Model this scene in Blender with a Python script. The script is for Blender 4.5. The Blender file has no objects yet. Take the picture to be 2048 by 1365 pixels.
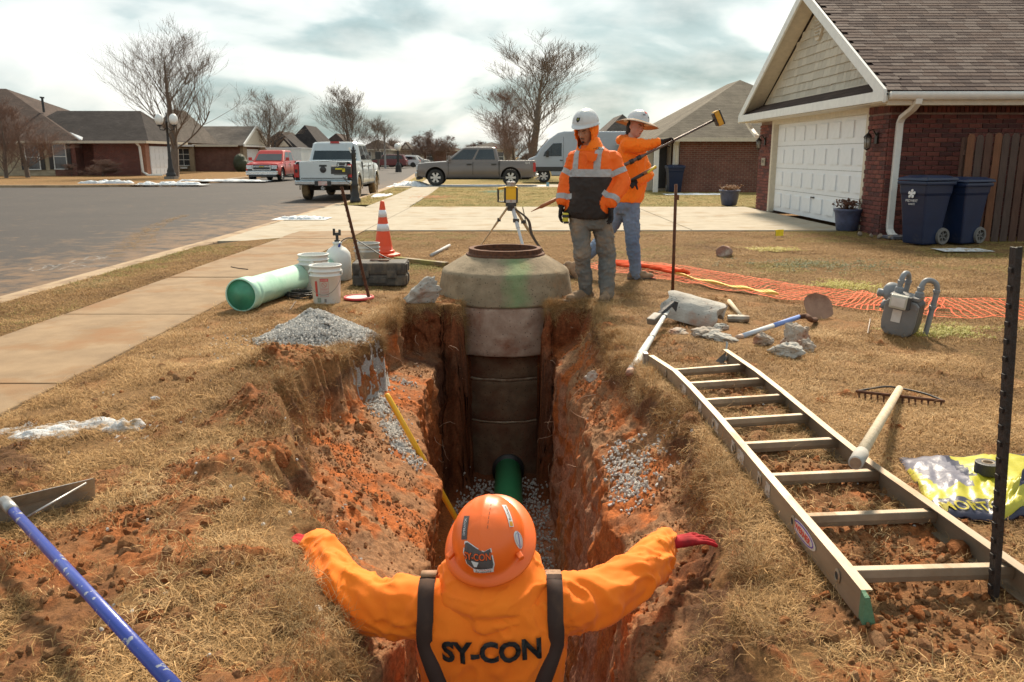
import bpy, bmesh, math, random
import numpy as np
from mathutils import Vector, Matrix, Euler, noise as mnoise
from mathutils.bvhtree import BVHTree
random.seed(7); rng = np.random.default_rng(11)
PI = math.pi; R = math.radians
S = bpy.context.scene; COL = S.collection
# ------------------------------------------------------------------ camera
CAM_H = 1.42; FPX = 1650.0; TILT = math.atan((682.5 - 313) / FPX)
cd = bpy.data.cameras.new('camera'); cam = bpy.data.objects.new('camera', cd); COL.objects.link(cam)
cam.location = (0, 0, CAM_H); cam.rotation_euler = (PI/2 - TILT, 0, 0)
cd.sensor_width = 36; cd.lens = FPX / 2048 * 36; cd.clip_end = 3000; cd.clip_start = .05
cd.dof.use_dof = True; cd.dof.focus_distance = 5.2; cd.dof.aperture_fstop = 9.0
S.camera = cam
S.render.resolution_x = 1024; S.render.resolution_y = 682
# ------------------------------------------------------------------ sun, sky, exposure
SUN_EL = R(43); SUN_AZ = R(9)           # azimuth from +Y towards +X
S.view_settings.view_transform = 'Standard'; S.view_settings.look = 'None'
S.view_settings.gamma = 1; S.view_settings.exposure = 0.64; S.view_settings.use_curve_mapping = False
sd = bpy.data.lights.new('sun', 'SUN'); sd.energy = 4.5; sd.angle = R(8); sd.color = (1, .86, .67)
so = bpy.data.objects.new('sun', sd); COL.objects.link(so); so.location = (20, 40, 40)
sdir = Vector((math.sin(SUN_AZ)*math.cos(SUN_EL), math.cos(SUN_AZ)*math.cos(SUN_EL), math.sin(SUN_EL)))
so.rotation_euler = sdir.to_track_quat('Z', 'Y').to_euler()
W = bpy.data.worlds.new('World'); S.world = W; W.use_nodes = True
wt = W.node_tree; wt.nodes.clear()
def N(t, kind, **kw):
    n = t.nodes.new(kind)
    for k, v in kw.items():
        if k.startswith('i_'): n.inputs[k[2:].replace('_', ' ')].default_value = v
        else: setattr(n, k, v)
    return n
def ramp(t, fac, stops, interp='LINEAR'):
    n = t.nodes.new('ShaderNodeValToRGB'); e = n.color_ramp.elements; n.color_ramp.interpolation = interp
    while len(e) < len(stops): e.new(.5)
    for el, (p, c) in zip(e, stops):
        el.position = p; el.color = (c, c, c, 1) if not hasattr(c, '__len__') else tuple(c) + (1,)
    t.links.new(fac, n.inputs[0]); return n.outputs[0]
def mix(t, fac, a, b, mode='MIX'):
    n = t.nodes.new('ShaderNodeMix'); n.data_type = 'RGBA'; n.blend_type = mode
    for s, v in ((n.inputs[0], fac), (n.inputs[6], a), (n.inputs[7], b)):
        if hasattr(v, 'links'): t.links.new(v, s)
        elif hasattr(v, '__len__'): s.default_value = tuple(v)[:3] + (1,)
        else: s.default_value = v
    return n.outputs[2]
def math_(t, op, a, b=0.0, clamp=False):
    n = t.nodes.new('ShaderNodeMath'); n.operation = op; n.use_clamp = clamp
    for s, v in ((n.inputs[0], a), (n.inputs[1], b)):
        if hasattr(v, 'links'): t.links.new(v, s)
        else: s.default_value = v
    return n.outputs[0]
tc = N(wt, 'ShaderNodeTexCoord'); sx = N(wt, 'ShaderNodeSeparateXYZ'); wt.links.new(tc.outputs['Generated'], sx.inputs[0])
den = math_(wt, 'ADD', math_(wt, 'MAXIMUM', sx.outputs[2], 0.0), .30)
cx = N(wt, 'ShaderNodeCombineXYZ'); wt.links.new(math_(wt, 'DIVIDE', sx.outputs[0], den), cx.inputs[0]); wt.links.new(math_(wt, 'DIVIDE', sx.outputs[1], den), cx.inputs[1])
cn = N(wt, 'ShaderNodeTexNoise', i_Scale=1.55, i_Detail=7.0, i_Roughness=.46, i_Distortion=.35); wt.links.new(cx.outputs[0], cn.inputs['Vector'])
cn2 = N(wt, 'ShaderNodeTexNoise', i_Scale=4.2, i_Detail=7.0, i_Roughness=.55); wt.links.new(cx.outputs[0], cn2.inputs['Vector'])
# cloud body colour: grey teal bases to bright tops, brighter round the veiled sun
dotn = N(wt, 'ShaderNodeVectorMath', operation='DOT_PRODUCT'); wt.links.new(tc.outputs['Generated'], dotn.inputs[0]); dotn.inputs[1].default_value = sdir
glow = ramp(wt, dotn.outputs['Value'], [(.5, 0.0), (1.0, 1.0)])
c1 = ramp(wt, cn.outputs['Fac'], [(.40, (.17, .27, .29)), (.465, (.30, .41, .43)), (.51, (.56, .62, .62)), (.57, (.74, .755, .74))])
c2 = mix(wt, ramp(wt, cn2.outputs['Fac'], [(.42, 0.0), (.66, .5)]), c1, (.62, .635, .62))
c3 = mix(wt, glow, c2, mix(wt, 1.0, c2, (1.12, 1.11, 1.07), 'MULTIPLY'))
bg1 = N(wt, 'ShaderNodeBackground'); wt.links.new(c3, bg1.inputs[0]); bg1.inputs[1].default_value = 1.0
sky = N(wt, 'ShaderNodeTexSky', sky_type='NISHITA', sun_disc=False, sun_elevation=SUN_EL, sun_rotation=SUN_AZ, air_density=1.2, dust_density=2.0)
bg2 = N(wt, 'ShaderNodeBackground'); wt.links.new(sky.outputs[0], bg2.inputs[0]); bg2.inputs[1].default_value = .065
ms = N(wt, 'ShaderNodeMixShader'); ms.inputs[0].default_value = .78
wt.links.new(bg2.outputs[0], ms.inputs[1]); wt.links.new(bg1.outputs[0], ms.inputs[2])
wo = N(wt, 'ShaderNodeOutputWorld'); wt.links.new(ms.outputs[0], wo.inputs[0])

# ------------------------------------------------------------------ projection helpers (photo pixel -> place)
def ray(px, py):
    dx = (px - 1024) / FPX; dy = -(py - 682.5) / FPX
    return Vector((dx, math.cos(TILT) + dy*math.sin(TILT), -math.sin(TILT) + dy*math.cos(TILT)))
def G(px, py, z=0.0):
    d = ray(px, py); t = (z - CAM_H) / d.z; return Vector((d.x*t, d.y*t, z))
def AY(px, py, Y):
    d = ray(px, py); t = Y / d.y; return Vector((d.x*t, Y, CAM_H + d.z*t))
# ------------------------------------------------------------------ numpy noise
def _h(ix, iy, iz, s):
    h = (ix*374761393 + iy*668265263 + iz*1274126177 + s*974634777) & 0xffffffff
    h = ((h ^ (h >> 13))*1274126177) & 0xffffffff
    h = ((h ^ (h >> 16))*2246822519) & 0xffffffff
    return ((h ^ (h >> 15)) & 0xffffff) / 16777215.0
def vn(P, s=0):
    P = np.asarray(P, float); I = np.floor(P).astype(np.int64); F = P - I; F = F*F*F*(F*(F*6 - 15) + 10)
    x, y, z = I.T; fx, fy, fz = F.T; o = 0
    for a in (0, 1):
        wx = fx if a else 1 - fx
        for b in (0, 1):
            wy = fy if b else 1 - fy
            for c in (0, 1):
                o = o + wx*wy*(fz if c else 1 - fz)*_h(x + a, y + b, z + c, s)
    return o*2 - 1
def fbm(P, sc=1.0, oct=4, s=0, gain=.5):
    P = np.asarray(P, float)*sc; o = 0; a = 1; t = 0
    for k in range(oct):
        o = o + a*vn(P + 17.3*k, s + k); t += a; a *= gain; P = P*2.03
    return o/t
def sstep(a, b, x): t = np.clip((x - a)/(b - a), 0, 1); return t*t*(3 - 2*t)
# ------------------------------------------------------------------ objects
def tag(o, label=None, cat=None, group=None, kind=None):
    for k, v in (('label', label), ('category', cat), ('group', group), ('kind', kind)):
        if v: o[k] = v
    return o
def thing(name, label, cat, loc=(0, 0, 0), rz=0.0, group=None, rot=None):
    o = bpy.data.objects.new(name, None); COL.objects.link(o); o.empty_display_size = .1
    o.location = loc; o.rotation_euler = rot if rot else (0, 0, rz)
    bpy_mat[o.name] = Matrix.Translation(Vector(loc)) @ Euler(o.rotation_euler).to_matrix().to_4x4()
    return tag(o, label, cat, group)
bpy_mat = {}
def link(name, me, parent=None, mats=()):
    for m in mats: me.materials.append(m)
    o = bpy.data.objects.new(name, me); COL.objects.link(o)
    if parent is not None: o.parent = parent
    return o
def np_mesh(name, V, Q, smooth=True):
    me = bpy.data.meshes.new(name); V = np.asarray(V, np.float32); Q = np.asarray(Q, np.int32); n = Q.shape[1]
    me.vertices.add(len(V)); me.vertices.foreach_set('co', V.ravel())
    me.loops.add(Q.size); me.loops.foreach_set('vertex_index', Q.ravel())
    me.polygons.add(len(Q)); me.polygons.foreach_set('loop_start', np.arange(0, Q.size, n, dtype=np.int32))
    try: me.polygons.foreach_set('loop_total', np.full(len(Q), n, np.int32))
    except Exception: pass
    me.polygons.foreach_set('use_smooth', np.full(len(Q), smooth)); me.update(calc_edges=True); me.validate(); return me
def grid_quads(nr, nc):
    a = (np.arange(nr - 1)[:, None]*nc + np.arange(nc - 1)[None, :]).ravel()
    return np.stack([a, a + 1, a + nc + 1, a + nc], 1)
class MB:
    """collects closed shapes, links them as ONE mesh object"""
    def __init__(s): s.v = []; s.f = []; s.m = []; s.sm = []; s.mi = 0; s.smooth = False
    def add(s, V, F, M=None):
        b = len(s.v); s.v += [tuple(M @ Vector(v)) if M else tuple(v) for v in V]
        s.f += [tuple(b + i for i in f) for f in F]; s.m += [s.mi]*len(F); s.sm += [s.smooth]*len(F); return s
    def box(s, c, d, rot=None, M=None):
        x, y, z = [k/2 for k in d]
        V = [(-x,-y,-z),(x,-y,-z),(x,y,-z),(-x,y,-z),(-x,-y,z),(x,-y,z),(x,y,z),(-x,y,z)]
        T = Matrix.Translation(Vector(c)) @ (Euler(rot).to_matrix().to_4x4() if rot else Matrix())
        if M: T = M @ T
        return s.add(V, [(0,3,2,1),(4,5,6,7),(0,1,5,4),(1,2,6,5),(2,3,7,6),(3,0,4,7)], T)
    def bx(s, x0, x1, y0, y1, z0, z1): return s.box(((x0+x1)/2,(y0+y1)/2,(z0+z1)/2), (abs(x1-x0),abs(y1-y0),abs(z1-z0)))
    def prism(s, poly, d, M=None):
        """poly: list of 3D points of a planar outline; d: extrusion vector"""
        n = len(poly); d = Vector(d); V = [Vector(p) for p in poly] + [Vector(p) + d for p in poly]
        nr = Vector((0,0,0))
        for i in range(n): nr += V[i].cross(V[(i+1) % n])
        F = [tuple(range(n)), tuple(range(2*n - 1, n - 1, -1))] + [(i, i + n, (i+1) % n + n, (i+1) % n) for i in range(n)]
        if nr.dot(d) > 0: F = [tuple(reversed(f)) for f in F]
        return s.add(V, F, M)
    def tube(s, path, r, n=8, M=None, cap=True, flat=1.0):
        path = [Vector(p) for p in path]; k = len(path); r = r if hasattr(r, '__len__') else [r]*k
        V = []; F = []; up = None
        for i, p in enumerate(path):
            t = (path[min(i+1, k-1)] - path[max(i-1, 0)]).normalized()
            if up is None: up = Vector((0,0,1)) if abs(t.z) < .9 else Vector((1,0,0))
            a = t.cross(up).normalized(); b = a.cross(t).normalized(); up = b
            for j in range(n):
                g = 2*PI*j/n; V.append(p + a*(math.cos(g)*r[i]) + b*(math.sin(g)*r[i]*flat))
        for i in range(k-1):
            for j in range(n):
                F.append((i*n + j, i*n + (j+1) % n, (i+1)*n + (j+1) % n, (i+1)*n + j))
        if cap: F += [tuple(range(n - 1, -1, -1)), tuple(range((k-1)*n, k*n))]
        return s.add(V, F, M)
    def lathe(s, prof, n=24, M=None, closed=False):
        """prof: (r, z) list, revolved round Z"""
        V = []; F = []
        for r, z in prof:
            for j in range(n): g = 2*PI*j/n; V.append((r*math.cos(g), r*math.sin(g), z))
        k = len(prof)
        for i in range(k if closed else k-1):
            for j in range(n):
                i2 = (i+1) % k; F.append((i*n + j, i*n + (j+1) % n, i2*n + (j+1) % n, i2*n + j))
        if not closed:
            if prof[0][0] > 1e-5: F.append(tuple(range(n - 1, -1, -1)))
            if prof[-1][0] > 1e-5: F.append(tuple(range((k-1)*n, k*n)))
        return s.add(V, F, M)
    def ball(s, c, r, nu=14, nv=9, M=None, rot=None):
        r = r if hasattr(r, '__len__') else (r, r, r)
        T = Matrix.Translation(Vector(c)) @ (Euler(rot).to_matrix().to_4x4() if rot else Matrix()) @ Matrix.Diagonal((*r, 1))
        if M: T = M @ T
        V = [(0,0,-1)]; F = []
        for i in range(1, nv):
            a = -PI/2 + PI*i/nv
            for j in range(nu): g = 2*PI*j/nu; V.append((math.cos(a)*math.cos(g), math.cos(a)*math.sin(g), math.sin(a)))
        V.append((0,0,1)); top = len(V) - 1
        for j in range(nu):
            F.append((0, 1 + (j+1) % nu, 1 + j)); F.append((top, 1 + (nv-2)*nu + j, 1 + (nv-2)*nu + (j+1) % nu))
            for i in range(nv - 2): F.append((1+i*nu+j, 1+i*nu+(j+1) % nu, 1+(i+1)*nu+(j+1) % nu, 1+(i+1)*nu+j))
        return s.add(V, F, T)
    def loft(s, rings, M=None, cap=True):
        """rings: lists of equal-length 3D point loops"""
        n = len(rings[0]); V = [p for r in rings for p in r]; F = []
        for i in range(len(rings)-1):
            for j in range(n): F.append((i*n+j, i*n+(j+1) % n, (i+1)*n+(j+1) % n, (i+1)*n+j))
        if cap: F += [tuple(range(n-1, -1, -1)), tuple(range((len(rings)-1)*n, len(rings)*n))]
        return s.add(V, F, M)
    def mesh(s, name, inv=None):
        me = bpy.data.meshes.new(name)
        V = [tuple(inv @ Vector(v)) for v in s.v] if inv else s.v
        me.from_pydata(V, [], s.f); me.polygons.foreach_set('material_index', s.m)
        me.polygons.foreach_set('use_smooth', s.sm); return me
    def build(s, name, mats, parent=None, world=False, bevel=0.0, fix=True, seg=2, disp=None):
        inv = bpy_mat[parent.name].inverted() if (world and parent is not None) else None
        me = s.mesh(name, inv)
        if fix or bevel:
            bm = bmesh.new(); bm.from_mesh(me)
            if bevel:
                bmesh.ops.remove_doubles(bm, verts=bm.verts, dist=1e-5)
                es = [e for e in bm.edges if len(e.link_faces) == 2 and e.calc_face_angle(0) > .5]
                if es: bmesh.ops.bevel(bm, geom=es, offset=bevel, segments=seg, profile=.6, affect='EDGES', clamp_overlap=True)
            bmesh.ops.recalc_face_normals(bm, faces=bm.faces); bm.to_mesh(me); bm.free()
        if not isinstance(mats, (list, tuple)): mats = [mats]
        return link(name, me, parent, mats)
def copy_tree(o, parent=None):
    c = o.copy(); COL.objects.link(c)
    if parent is not None: c.parent = parent
    for ch in list(o.children): copy_tree(ch, c)
    return c
def from_obj_mods(ob):
    dg = bpy.context.evaluated_depsgraph_get(); e = ob.evaluated_get(dg); return bpy.data.meshes.new_from_object(e)
# ------------------------------------------------------------------ materials
MATS = {}
def pm(name, c1, c2=None, sc=8.0, rough=.6, metal=0.0, bump=.15, bsc=60.0, detail=5.0, stretch=(1,1,1), dist=.02,
       dirt=None, dsc=3.0, dlo=.52, dhi=.7, coat=0.0, trans=0.0, lo=.35, hi=.65, spec=.5, sheen=0.0):
    """procedural material: two-colour noise, optional dirt blotches, fine bump"""
    if name in MATS: return MATS[name]
    m = bpy.data.materials.new(name); m.use_nodes = True; t = m.node_tree; t.nodes.clear()
    b = N(t, 'ShaderNodeBsdfPrincipled'); o = N(t, 'ShaderNodeOutputMaterial'); t.links.new(b.outputs[0], o.inputs[0])
    co = N(t, 'ShaderNodeTexCoord'); mp = N(t, 'ShaderNodeMapping'); mp.inputs['Scale'].default_value = stretch
    t.links.new(co.outputs['Object'], mp.inputs[0])
    c2 = c2 or tuple(min(1, k*.8) for k in c1)
    n1 = N(t, 'ShaderNodeTexNoise', i_Scale=sc, i_Detail=detail, i_Roughness=.6); t.links.new(mp.outputs[0], n1.inputs['Vector'])
    col = ramp(t, n1.outputs['Fac'], [(lo, c1), (hi, c2)])
    r = None
    if dirt:
        n3 = N(t, 'ShaderNodeTexNoise', i_Scale=dsc, i_Detail=8.0, i_Roughness=.65); t.links.new(mp.outputs[0], n3.inputs['Vector'])
        k = ramp(t, n3.outputs['Fac'], [(dlo, 0.0), (dhi, 1.0)]); col = mix(t, k, col, dirt)
        r = math_(t, 'ADD', math_(t, 'MULTIPLY', k, .35), rough, True)
    t.links.new(col, b.inputs['Base Color'])
    if r is not None: t.links.new(r, b.inputs['Roughness'])
    else:
        rr = ramp(t, n1.outputs['Fac'], [(.3, max(0, rough - .07)), (.7, min(1, rough + .07))]); t.links.new(rr, b.inputs['Roughness'])
    b.inputs['Metallic'].default_value = metal; b.inputs['Coat Weight'].default_value = coat; b.inputs['Coat Roughness'].default_value = .06
    b.inputs['Specular IOR Level'].default_value = spec
    b.inputs['Transmission Weight'].default_value = trans
    if sheen: b.inputs['Sheen Weight'].default_value = sheen
    if bump:
        n2 = N(t, 'ShaderNodeTexNoise', i_Scale=bsc, i_Detail=6.0, i_Roughness=.65); t.links.new(mp.outputs[0], n2.inputs['Vector'])
        bp = N(t, 'ShaderNodeBump', i_Strength=bump, i_Distance=dist); t.links.new(n2.outputs['Fac'], bp.inputs['Height']); t.links.new(bp.outputs[0], b.inputs['Normal'])
    m.diffuse_color = (*c1, 1); MATS[name] = m; return m
# ================================================================== GROUND WITH THE TRENCH
Yk   = [0.8, 1.8, 2.4, 2.9, 3.7, 4.5, 5.2, 5.7, 6.3, 6.9, 7.4, 8.7]
rLx  = [-.52,-.52,-.66,-.84,-1.12,-1.36,-1.28,-1.14,-1.10,-1.12,-1.10,-1.10]
rLz  = [.0, .0, .02, .03, .06, .09, .12, .05, .02, 0, 0, 0]
fLx  = [-.47,-.47,-.56,-.72,-1.00,-1.24,-1.20,-1.09,-1.07,-1.08,-1.06,-1.06]
fLz  = [-.08,-.08,-.09,-.10,-.14,-.20,-.30,-.36,-.42,-.44,-.45,-.45]
bLx  = [-.40,-.40,-.40,-.41,-.43,-.45,-.52,-.64,-.78,-.76,-.70,-.66]
bLz  = [-.2,-.2,-.22,-.36,-.56,-.66,-.70,-.66,-.58,-.54,-.52,-.52]
wLx  = [-.42,-.42,-.44,-.48,-.54,-.60,-.64,-.66,-.70,-.70,-.66,-.6]
bRx  = [.40, .40, .42, .45, .49, .51, .50, .49, .47, .44, .41, .40]
bRz  = [-.16,-.18,-.22,-.29,-.36,-.40,-.41,-.42,-.43,-.45,-.47,-.48]
wRx  = [.36, .36, .34, .32, .30, .30, .32, .34, .38, .38, .38, .38]
fRx  = [.66, .66, .66, .74, .84, .80, .71, .70, .68, .66, .64, .64]
fRz  = [-.08,-.08,-.09,-.12,-.16,-.18,-.20,-.20,-.22,-.26,-.3,-.3]
rRx  = [.74, .74, .76, .84, .93, .90, .81, .80, .80, .78, .76, .76]
rRz  = [0, 0, 0, .02, .03, .04, .03, .03, .02, 0, 0, 0]
FLOOR = -1.86
rows = np.concatenate([np.arange(.8, 2.0, .03), np.arange(2.0, 7.5, .0145), np.arange(7.5, 8.5, .008), np.arange(8.5, 8.71, .03)])
def key(a): return np.interp(rows, Yk, a)
def wobx(s_, a1, a2): q = np.stack([rows, 0*rows, 0*rows + s_], 1); return a1*vn(q*2.1, s_) + a2*vn(q*6.3, s_ + 1) + a2*.5*vn(q*17, s_ + 2)
segs = [(-2.86, 0, None, 92), (rLx, rLz, 1, 22), (fLx, fLz, 1, 66), (bLx, bLz, 1, 84), (wLx, [FLOOR]*12, 1, 40),
        (wRx, [FLOOR]*12, 1, 84), (bRx, bRz, 1, 50), (fRx, fRz, 1, 20), (rRx, rRz, 1, 150), (3.3, 0, None, 0)]
KX = []; KZ = []
for si, (x, z, f, n) in enumerate(segs):
    wa = (0, .10, .085, .03, .02, .02, .03, .06, .07, 0)[si]; s_ = (0, 3, 3, 8, 8, 12, 12, 16, 16, 0)[si]
    KX.append(key(x) + (wobx(s_, wa, wa*.55) if wa else 0) if f else np.full(len(rows), x)); KZ.append(key(z) if f else np.zeros(len(rows)))
cols_x = []; cols_z = []; cols_s = []
for i in range(len(segs) - 1):
    n = segs[i][3]
    for k in range(n):
        u = k/n; cols_x.append(KX[i]*(1-u) + KX[i+1]*u); cols_z.append(KZ[i]*(1-u) + KZ[i+1]*u); cols_s.append(i + u)
cols_x.append(KX[-1]); cols_z.append(KZ[-1]); cols_s.append(len(segs) - 1.0)
GX = np.array(cols_x).T; GZ = np.array(cols_z).T; SS = np.tile(np.array(cols_s), (len(rows), 1)); GY = np.tile(rows[:, None], (1, GX.shape[1]))
nr, nc = GX.shape
# soften the corners of the cut
for _ in range(3): GZ[:, 1:-1] = .5*GZ[:, 1:-1] + .25*(GZ[:, :-2] + GZ[:, 2:]); GX[:, 1:-1] = .5*GX[:, 1:-1] + .25*(GX[:, :-2] + GX[:, 2:])
MHX, MHY = -.07, 8.76                        # manhole axis
P0 = np.stack([GX.ravel(), GY.ravel(), GZ.ravel()], 1)
# end wall of the pit round the manhole
wob = fbm(P0*[1, .01, 1], 3.5, 4, 3).reshape(nr, nc)*.10
dxm = np.abs(GX + .09); Yw = GY + wob
zo = np.interp(Yw.ravel(), [7.42, 7.56, 7.66, 7.86, 7.95, 8.02], [-2.3, -1.2, -.56, -.46, -.08, 0]).reshape(nr, nc)
zi = np.interp(Yw.ravel(), [8.30, 8.45], [-2.3, 0]).reshape(nr, nc)
w2 = fbm(P0*[1, .3, 0], 9, 3, 33).reshape(nr, nc); zm = np.interp((GY + wob*.6 + .13*w2).ravel(), [7.45, 7.6, 7.78, 7.88, 7.96], [-2.3, -1.45, -.75, -.35, 0]).reshape(nr, nc)
op = sstep(.33, .40, np.abs(GX + .075) + .05*fbm(P0*[0, 1, 0] + 4, 7, 2, 35).reshape(nr, nc)); op2 = sstep(.50, .60, np.abs(GX + .16))
zend = zi*(1 - op) + (zm*(1 - op2) + zo*op2)*op
GZ = np.where(GZ < zend, np.minimum(zend, 0), GZ)
# loose ends of the lawn: gentle undulation, spoil, lumps
P0 = np.stack([GX.ravel(), GY.ravel(), GZ.ravel()], 1)
edge = (sstep(-2.86, -2.6, GX)*sstep(3.3, 3.05, GX)*sstep(8.7, 8.4, GY)*sstep(.8, 1.0, GY)).ravel()
rl = KX[1][:, None]; rr = KX[8][:, None]
dL = np.where(GX < rl, rl - GX, 0); dR = np.where(GX > rr, GX - rr, 0); dd = (dL + dR).ravel()
inside = ((GX > rl) & (GX < rr) & ((GY < 8.05) | ((GZ < -.03) & (GY < 8.5)))).ravel()
n_lo = fbm(P0, 1.3, 4, 5); n_mid = fbm(P0, 5, 4, 9); n_hi = fbm(P0, 22, 4, 13); n_f = fbm(P0, 70, 2, 17)
def blob(x, y, rx, ry): return np.exp(-(((GX - x)/rx)**2 + ((GY - y)/ry)**2)).ravel()
spoil = .12*blob(-1.52, 5.0, .26, .42) + .10*blob(-1.30, 4.2, .24, .5) + .07*blob(-1.2, 3.3, .25, .5) + .01*blob(1.45, 4.4, .25, .3) + .015*blob(1.35, 3.25, .3, .45) \
    + .01*blob(1.6, 2.6, .35, .4) + .02*blob(1.15, 2.2, .25, .3) + .04*blob(-1.0, 2.6, .35, .4) + .03*blob(-1.0, 7.6, .3, .3) + .03*blob(.9, 7.2, .25, .5)
depth = -np.minimum(GZ.ravel(), 0)
# soil mask: 1 = bare soil
bare = .62*blob(1.42, 3.3, .42, .85) + .9*blob(1.5, 2.4, .6, .5) + .75*blob(1.3, 4.7, .28, .35) + .5*blob(1.5, 5.4, .3, .25)
bareL = .55*blob(-1.45, 3.6, .5, 1.0) + .55*blob(-1.6, 2.6, .45, .55) + .5*blob(-1.35, 4.9, .22, .35) + .35*blob(-1.5, 6.3, .45, .35) + .40*blob(-.9, 2.1, .6, .6) + .8*blob(-2.45, 3.62, .45, .14) + .7*blob(-2.75, 3.3, .3, .2) + .5*blob(-1.9, 2.6, .3, .4)
m = bare + bareL + .55*np.exp(-dd/.10) + .75*n_mid + .35*n_hi - .12
soil = np.where(inside, sstep(.02, .07, depth + .05*n_hi), sstep(.28, .5, m)); soil = np.clip(soil, 0, 1)
amp = soil*1.0 + .18
dz = edge*(spoil*(1 + .8*n_mid) + .03*n_lo*(1 - np.exp(-dd*2)) + amp*(.035*np.abs(n_mid)*1.2 + .020*n_hi + .007*n_f))
ins = inside.astype(float)
V = P0.copy(); V[:, 2] += dz*(1 - .55*ins*sstep(.1, .4, depth))
# sideways relief on the cut faces (clods, gouges, vertical scrape marks)
Ps = P0*[.6, 1.0, .28]
gou = fbm(Ps + 31, 9, 4, 21); crack = np.abs(fbm(P0 + 5, 3.2, 4, 25)); lay = fbm(P0*[.4, .4, 2.2], 4, 3, 27)
side = ins*sstep(.03, .2, depth)*sstep(1.86, 1.7, depth)
sgn = np.where(GX.ravel() < -.1, 1.0, -1.0)
V[:, 0] += side*sgn*(.04*gou + .045*(crack - .22) + .014*n_hi + .02*lay + .005*n_f)
V[:, 1] += side*(.03*n_hi + .05*n_mid)*sstep(8.3, 7.9, GY.ravel())
fl = ins*sstep(1.6, 1.84, depth); V[:, 2] += fl*(.03*n_mid + .012*n_hi)
# ---------- soil colour (layers of the ground, with some light and shade painted in)
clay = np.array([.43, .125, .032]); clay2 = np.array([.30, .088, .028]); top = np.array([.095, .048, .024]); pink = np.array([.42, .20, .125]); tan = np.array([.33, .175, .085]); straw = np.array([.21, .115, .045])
def lerp(a, b, t): return a*(1 - t[:, None]) + b*t[:, None]
cn_ = fbm(P0*[1, 1, .7] + 9, 2.2, 5, 41); cn2_ = fbm(P0 + 3, 9, 4, 43)
c = lerp(np.tile(clay, (len(V), 1)), clay2, sstep(-.15, .25, cn_))
c = lerp(c, pink, (GX.ravel() > 0)*ins*sstep(.28, .6, depth)*sstep(-.25, .15, cn2_ + .4*cn_)*.85)  # pinkish clay, also lightened to stand in for missing sun on right wall
c = lerp(c, tan, ins*sstep(-.26, .10, cn_ + .5*cn2_)*sstep(1.05, .45, depth)*sstep(.03, .10, depth)*.9)
c = lerp(c, np.array([.20, .11, .06]), ins*sstep(.1, .4, cn2_ - .5*cn_)*sstep(.9, .4, depth)*.5)
c = lerp(c, top, ins*sstep(.20, .10, depth + .12*cn2_)*.85)
c = lerp(c, top, (1 - ins)*sstep(-.25, .2, cn_ + .4*cn2_)*.8)
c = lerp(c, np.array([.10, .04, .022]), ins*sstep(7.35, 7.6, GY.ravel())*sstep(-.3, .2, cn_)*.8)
c = lerp(c, np.array([.075, .028, .015]), ins*sstep(.35, .6, depth)*sstep(7.3, 7.6, GY.ravel())*.8); c = lerp(c, np.array([.20, .06, .022]), ins*sstep(.5, .35, depth)*sstep(.06, .12, depth)*sstep(7.6, 7.75, GY.ravel())*.9)  # shade beside the shaft painted into the deep soil; upper end wall dark red
c = lerp(c, np.array([.25, .135, .058]), (1 - ins)*sstep(.9, 1.1, GX.ravel())*sstep(-.35, .0, cn_)*.9); c = lerp(c, np.array([.25, .115, .047]), (1 - ins)*(.45 + .5*sstep(-.1, .2, cn2_)))
c = lerp(c, np.array([.12, .062, .03]), (1 - ins)*sstep(-1.9, -2.2, GX.ravel())*.8)
sc_ = lerp(np.tile(straw, (len(V), 1)), np.array([.26, .13, .05]), sstep(-.1, .3, n_mid))
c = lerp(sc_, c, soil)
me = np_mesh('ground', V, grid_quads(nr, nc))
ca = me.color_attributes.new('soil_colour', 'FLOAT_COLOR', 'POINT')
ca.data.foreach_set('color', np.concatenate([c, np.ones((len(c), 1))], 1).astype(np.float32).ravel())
def ground_mat():
    m = bpy.data.materials.new('soil and thatch'); m.use_nodes = True; t = m.node_tree; b = t.nodes['Principled BSDF']
    at = N(t, 'ShaderNodeAttribute', attribute_name='soil_colour'); co = N(t, 'ShaderNodeTexCoord')
    n = N(t, 'ShaderNodeTexNoise', i_Scale=45.0, i_Detail=8.0, i_Roughness=.75); t.links.new(co.outputs['Object'], n.inputs['Vector'])
    n2 = N(t, 'ShaderNodeTexNoise', i_Scale=240.0, i_Detail=4.0, i_Roughness=.7); t.links.new(co.outputs['Object'], n2.inputs['Vector'])
    v = N(t, 'ShaderNodeTexVoronoi', i_Scale=75.0); t.links.new(co.outputs['Object'], v.inputs['Vector'])
    k = ramp(t, n.outputs['Fac'], [(.3, .45), (.5, .95), (.72, 1.6)])
    col = mix(t, 1.0, at.outputs['Color'], k, 'MULTIPLY')
    col = mix(t, ramp(t, n2.outputs['Fac'], [(.64, 0.0), (.78, .4)]), col, (.42, .28, .16))
    t.links.new(col, b.inputs['Base Color']); b.inputs['Roughness'].default_value = .93; b.inputs['Specular IOR Level'].default_value = .2
    b1 = N(t, 'ShaderNodeBump', i_Strength=.8, i_Distance=.012); t.links.new(n.outputs['Fac'], b1.inputs['Height'])
    b2 = N(t, 'ShaderNodeBump', i_Strength=.7, i_Distance=.006); t.links.new(n2.outputs['Fac'], b2.inputs['Height']); t.links.new(b1.outputs[0], b2.inputs['Normal'])
    b3 = N(t, 'ShaderNodeBump', i_Strength=.25, i_Distance=.006); t.links.new(v.outputs['Distance'], b3.inputs['Height']); t.links.new(b2.outputs[0], b3.inputs['Normal'])
    t.links.new(b3.outputs[0], b.inputs['Normal']); return m
GM = ground_mat()
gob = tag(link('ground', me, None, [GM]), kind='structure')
VG = V; QG = grid_quads(nr, nc); SOIL = soil; INS = ins; DD = dd
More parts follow.
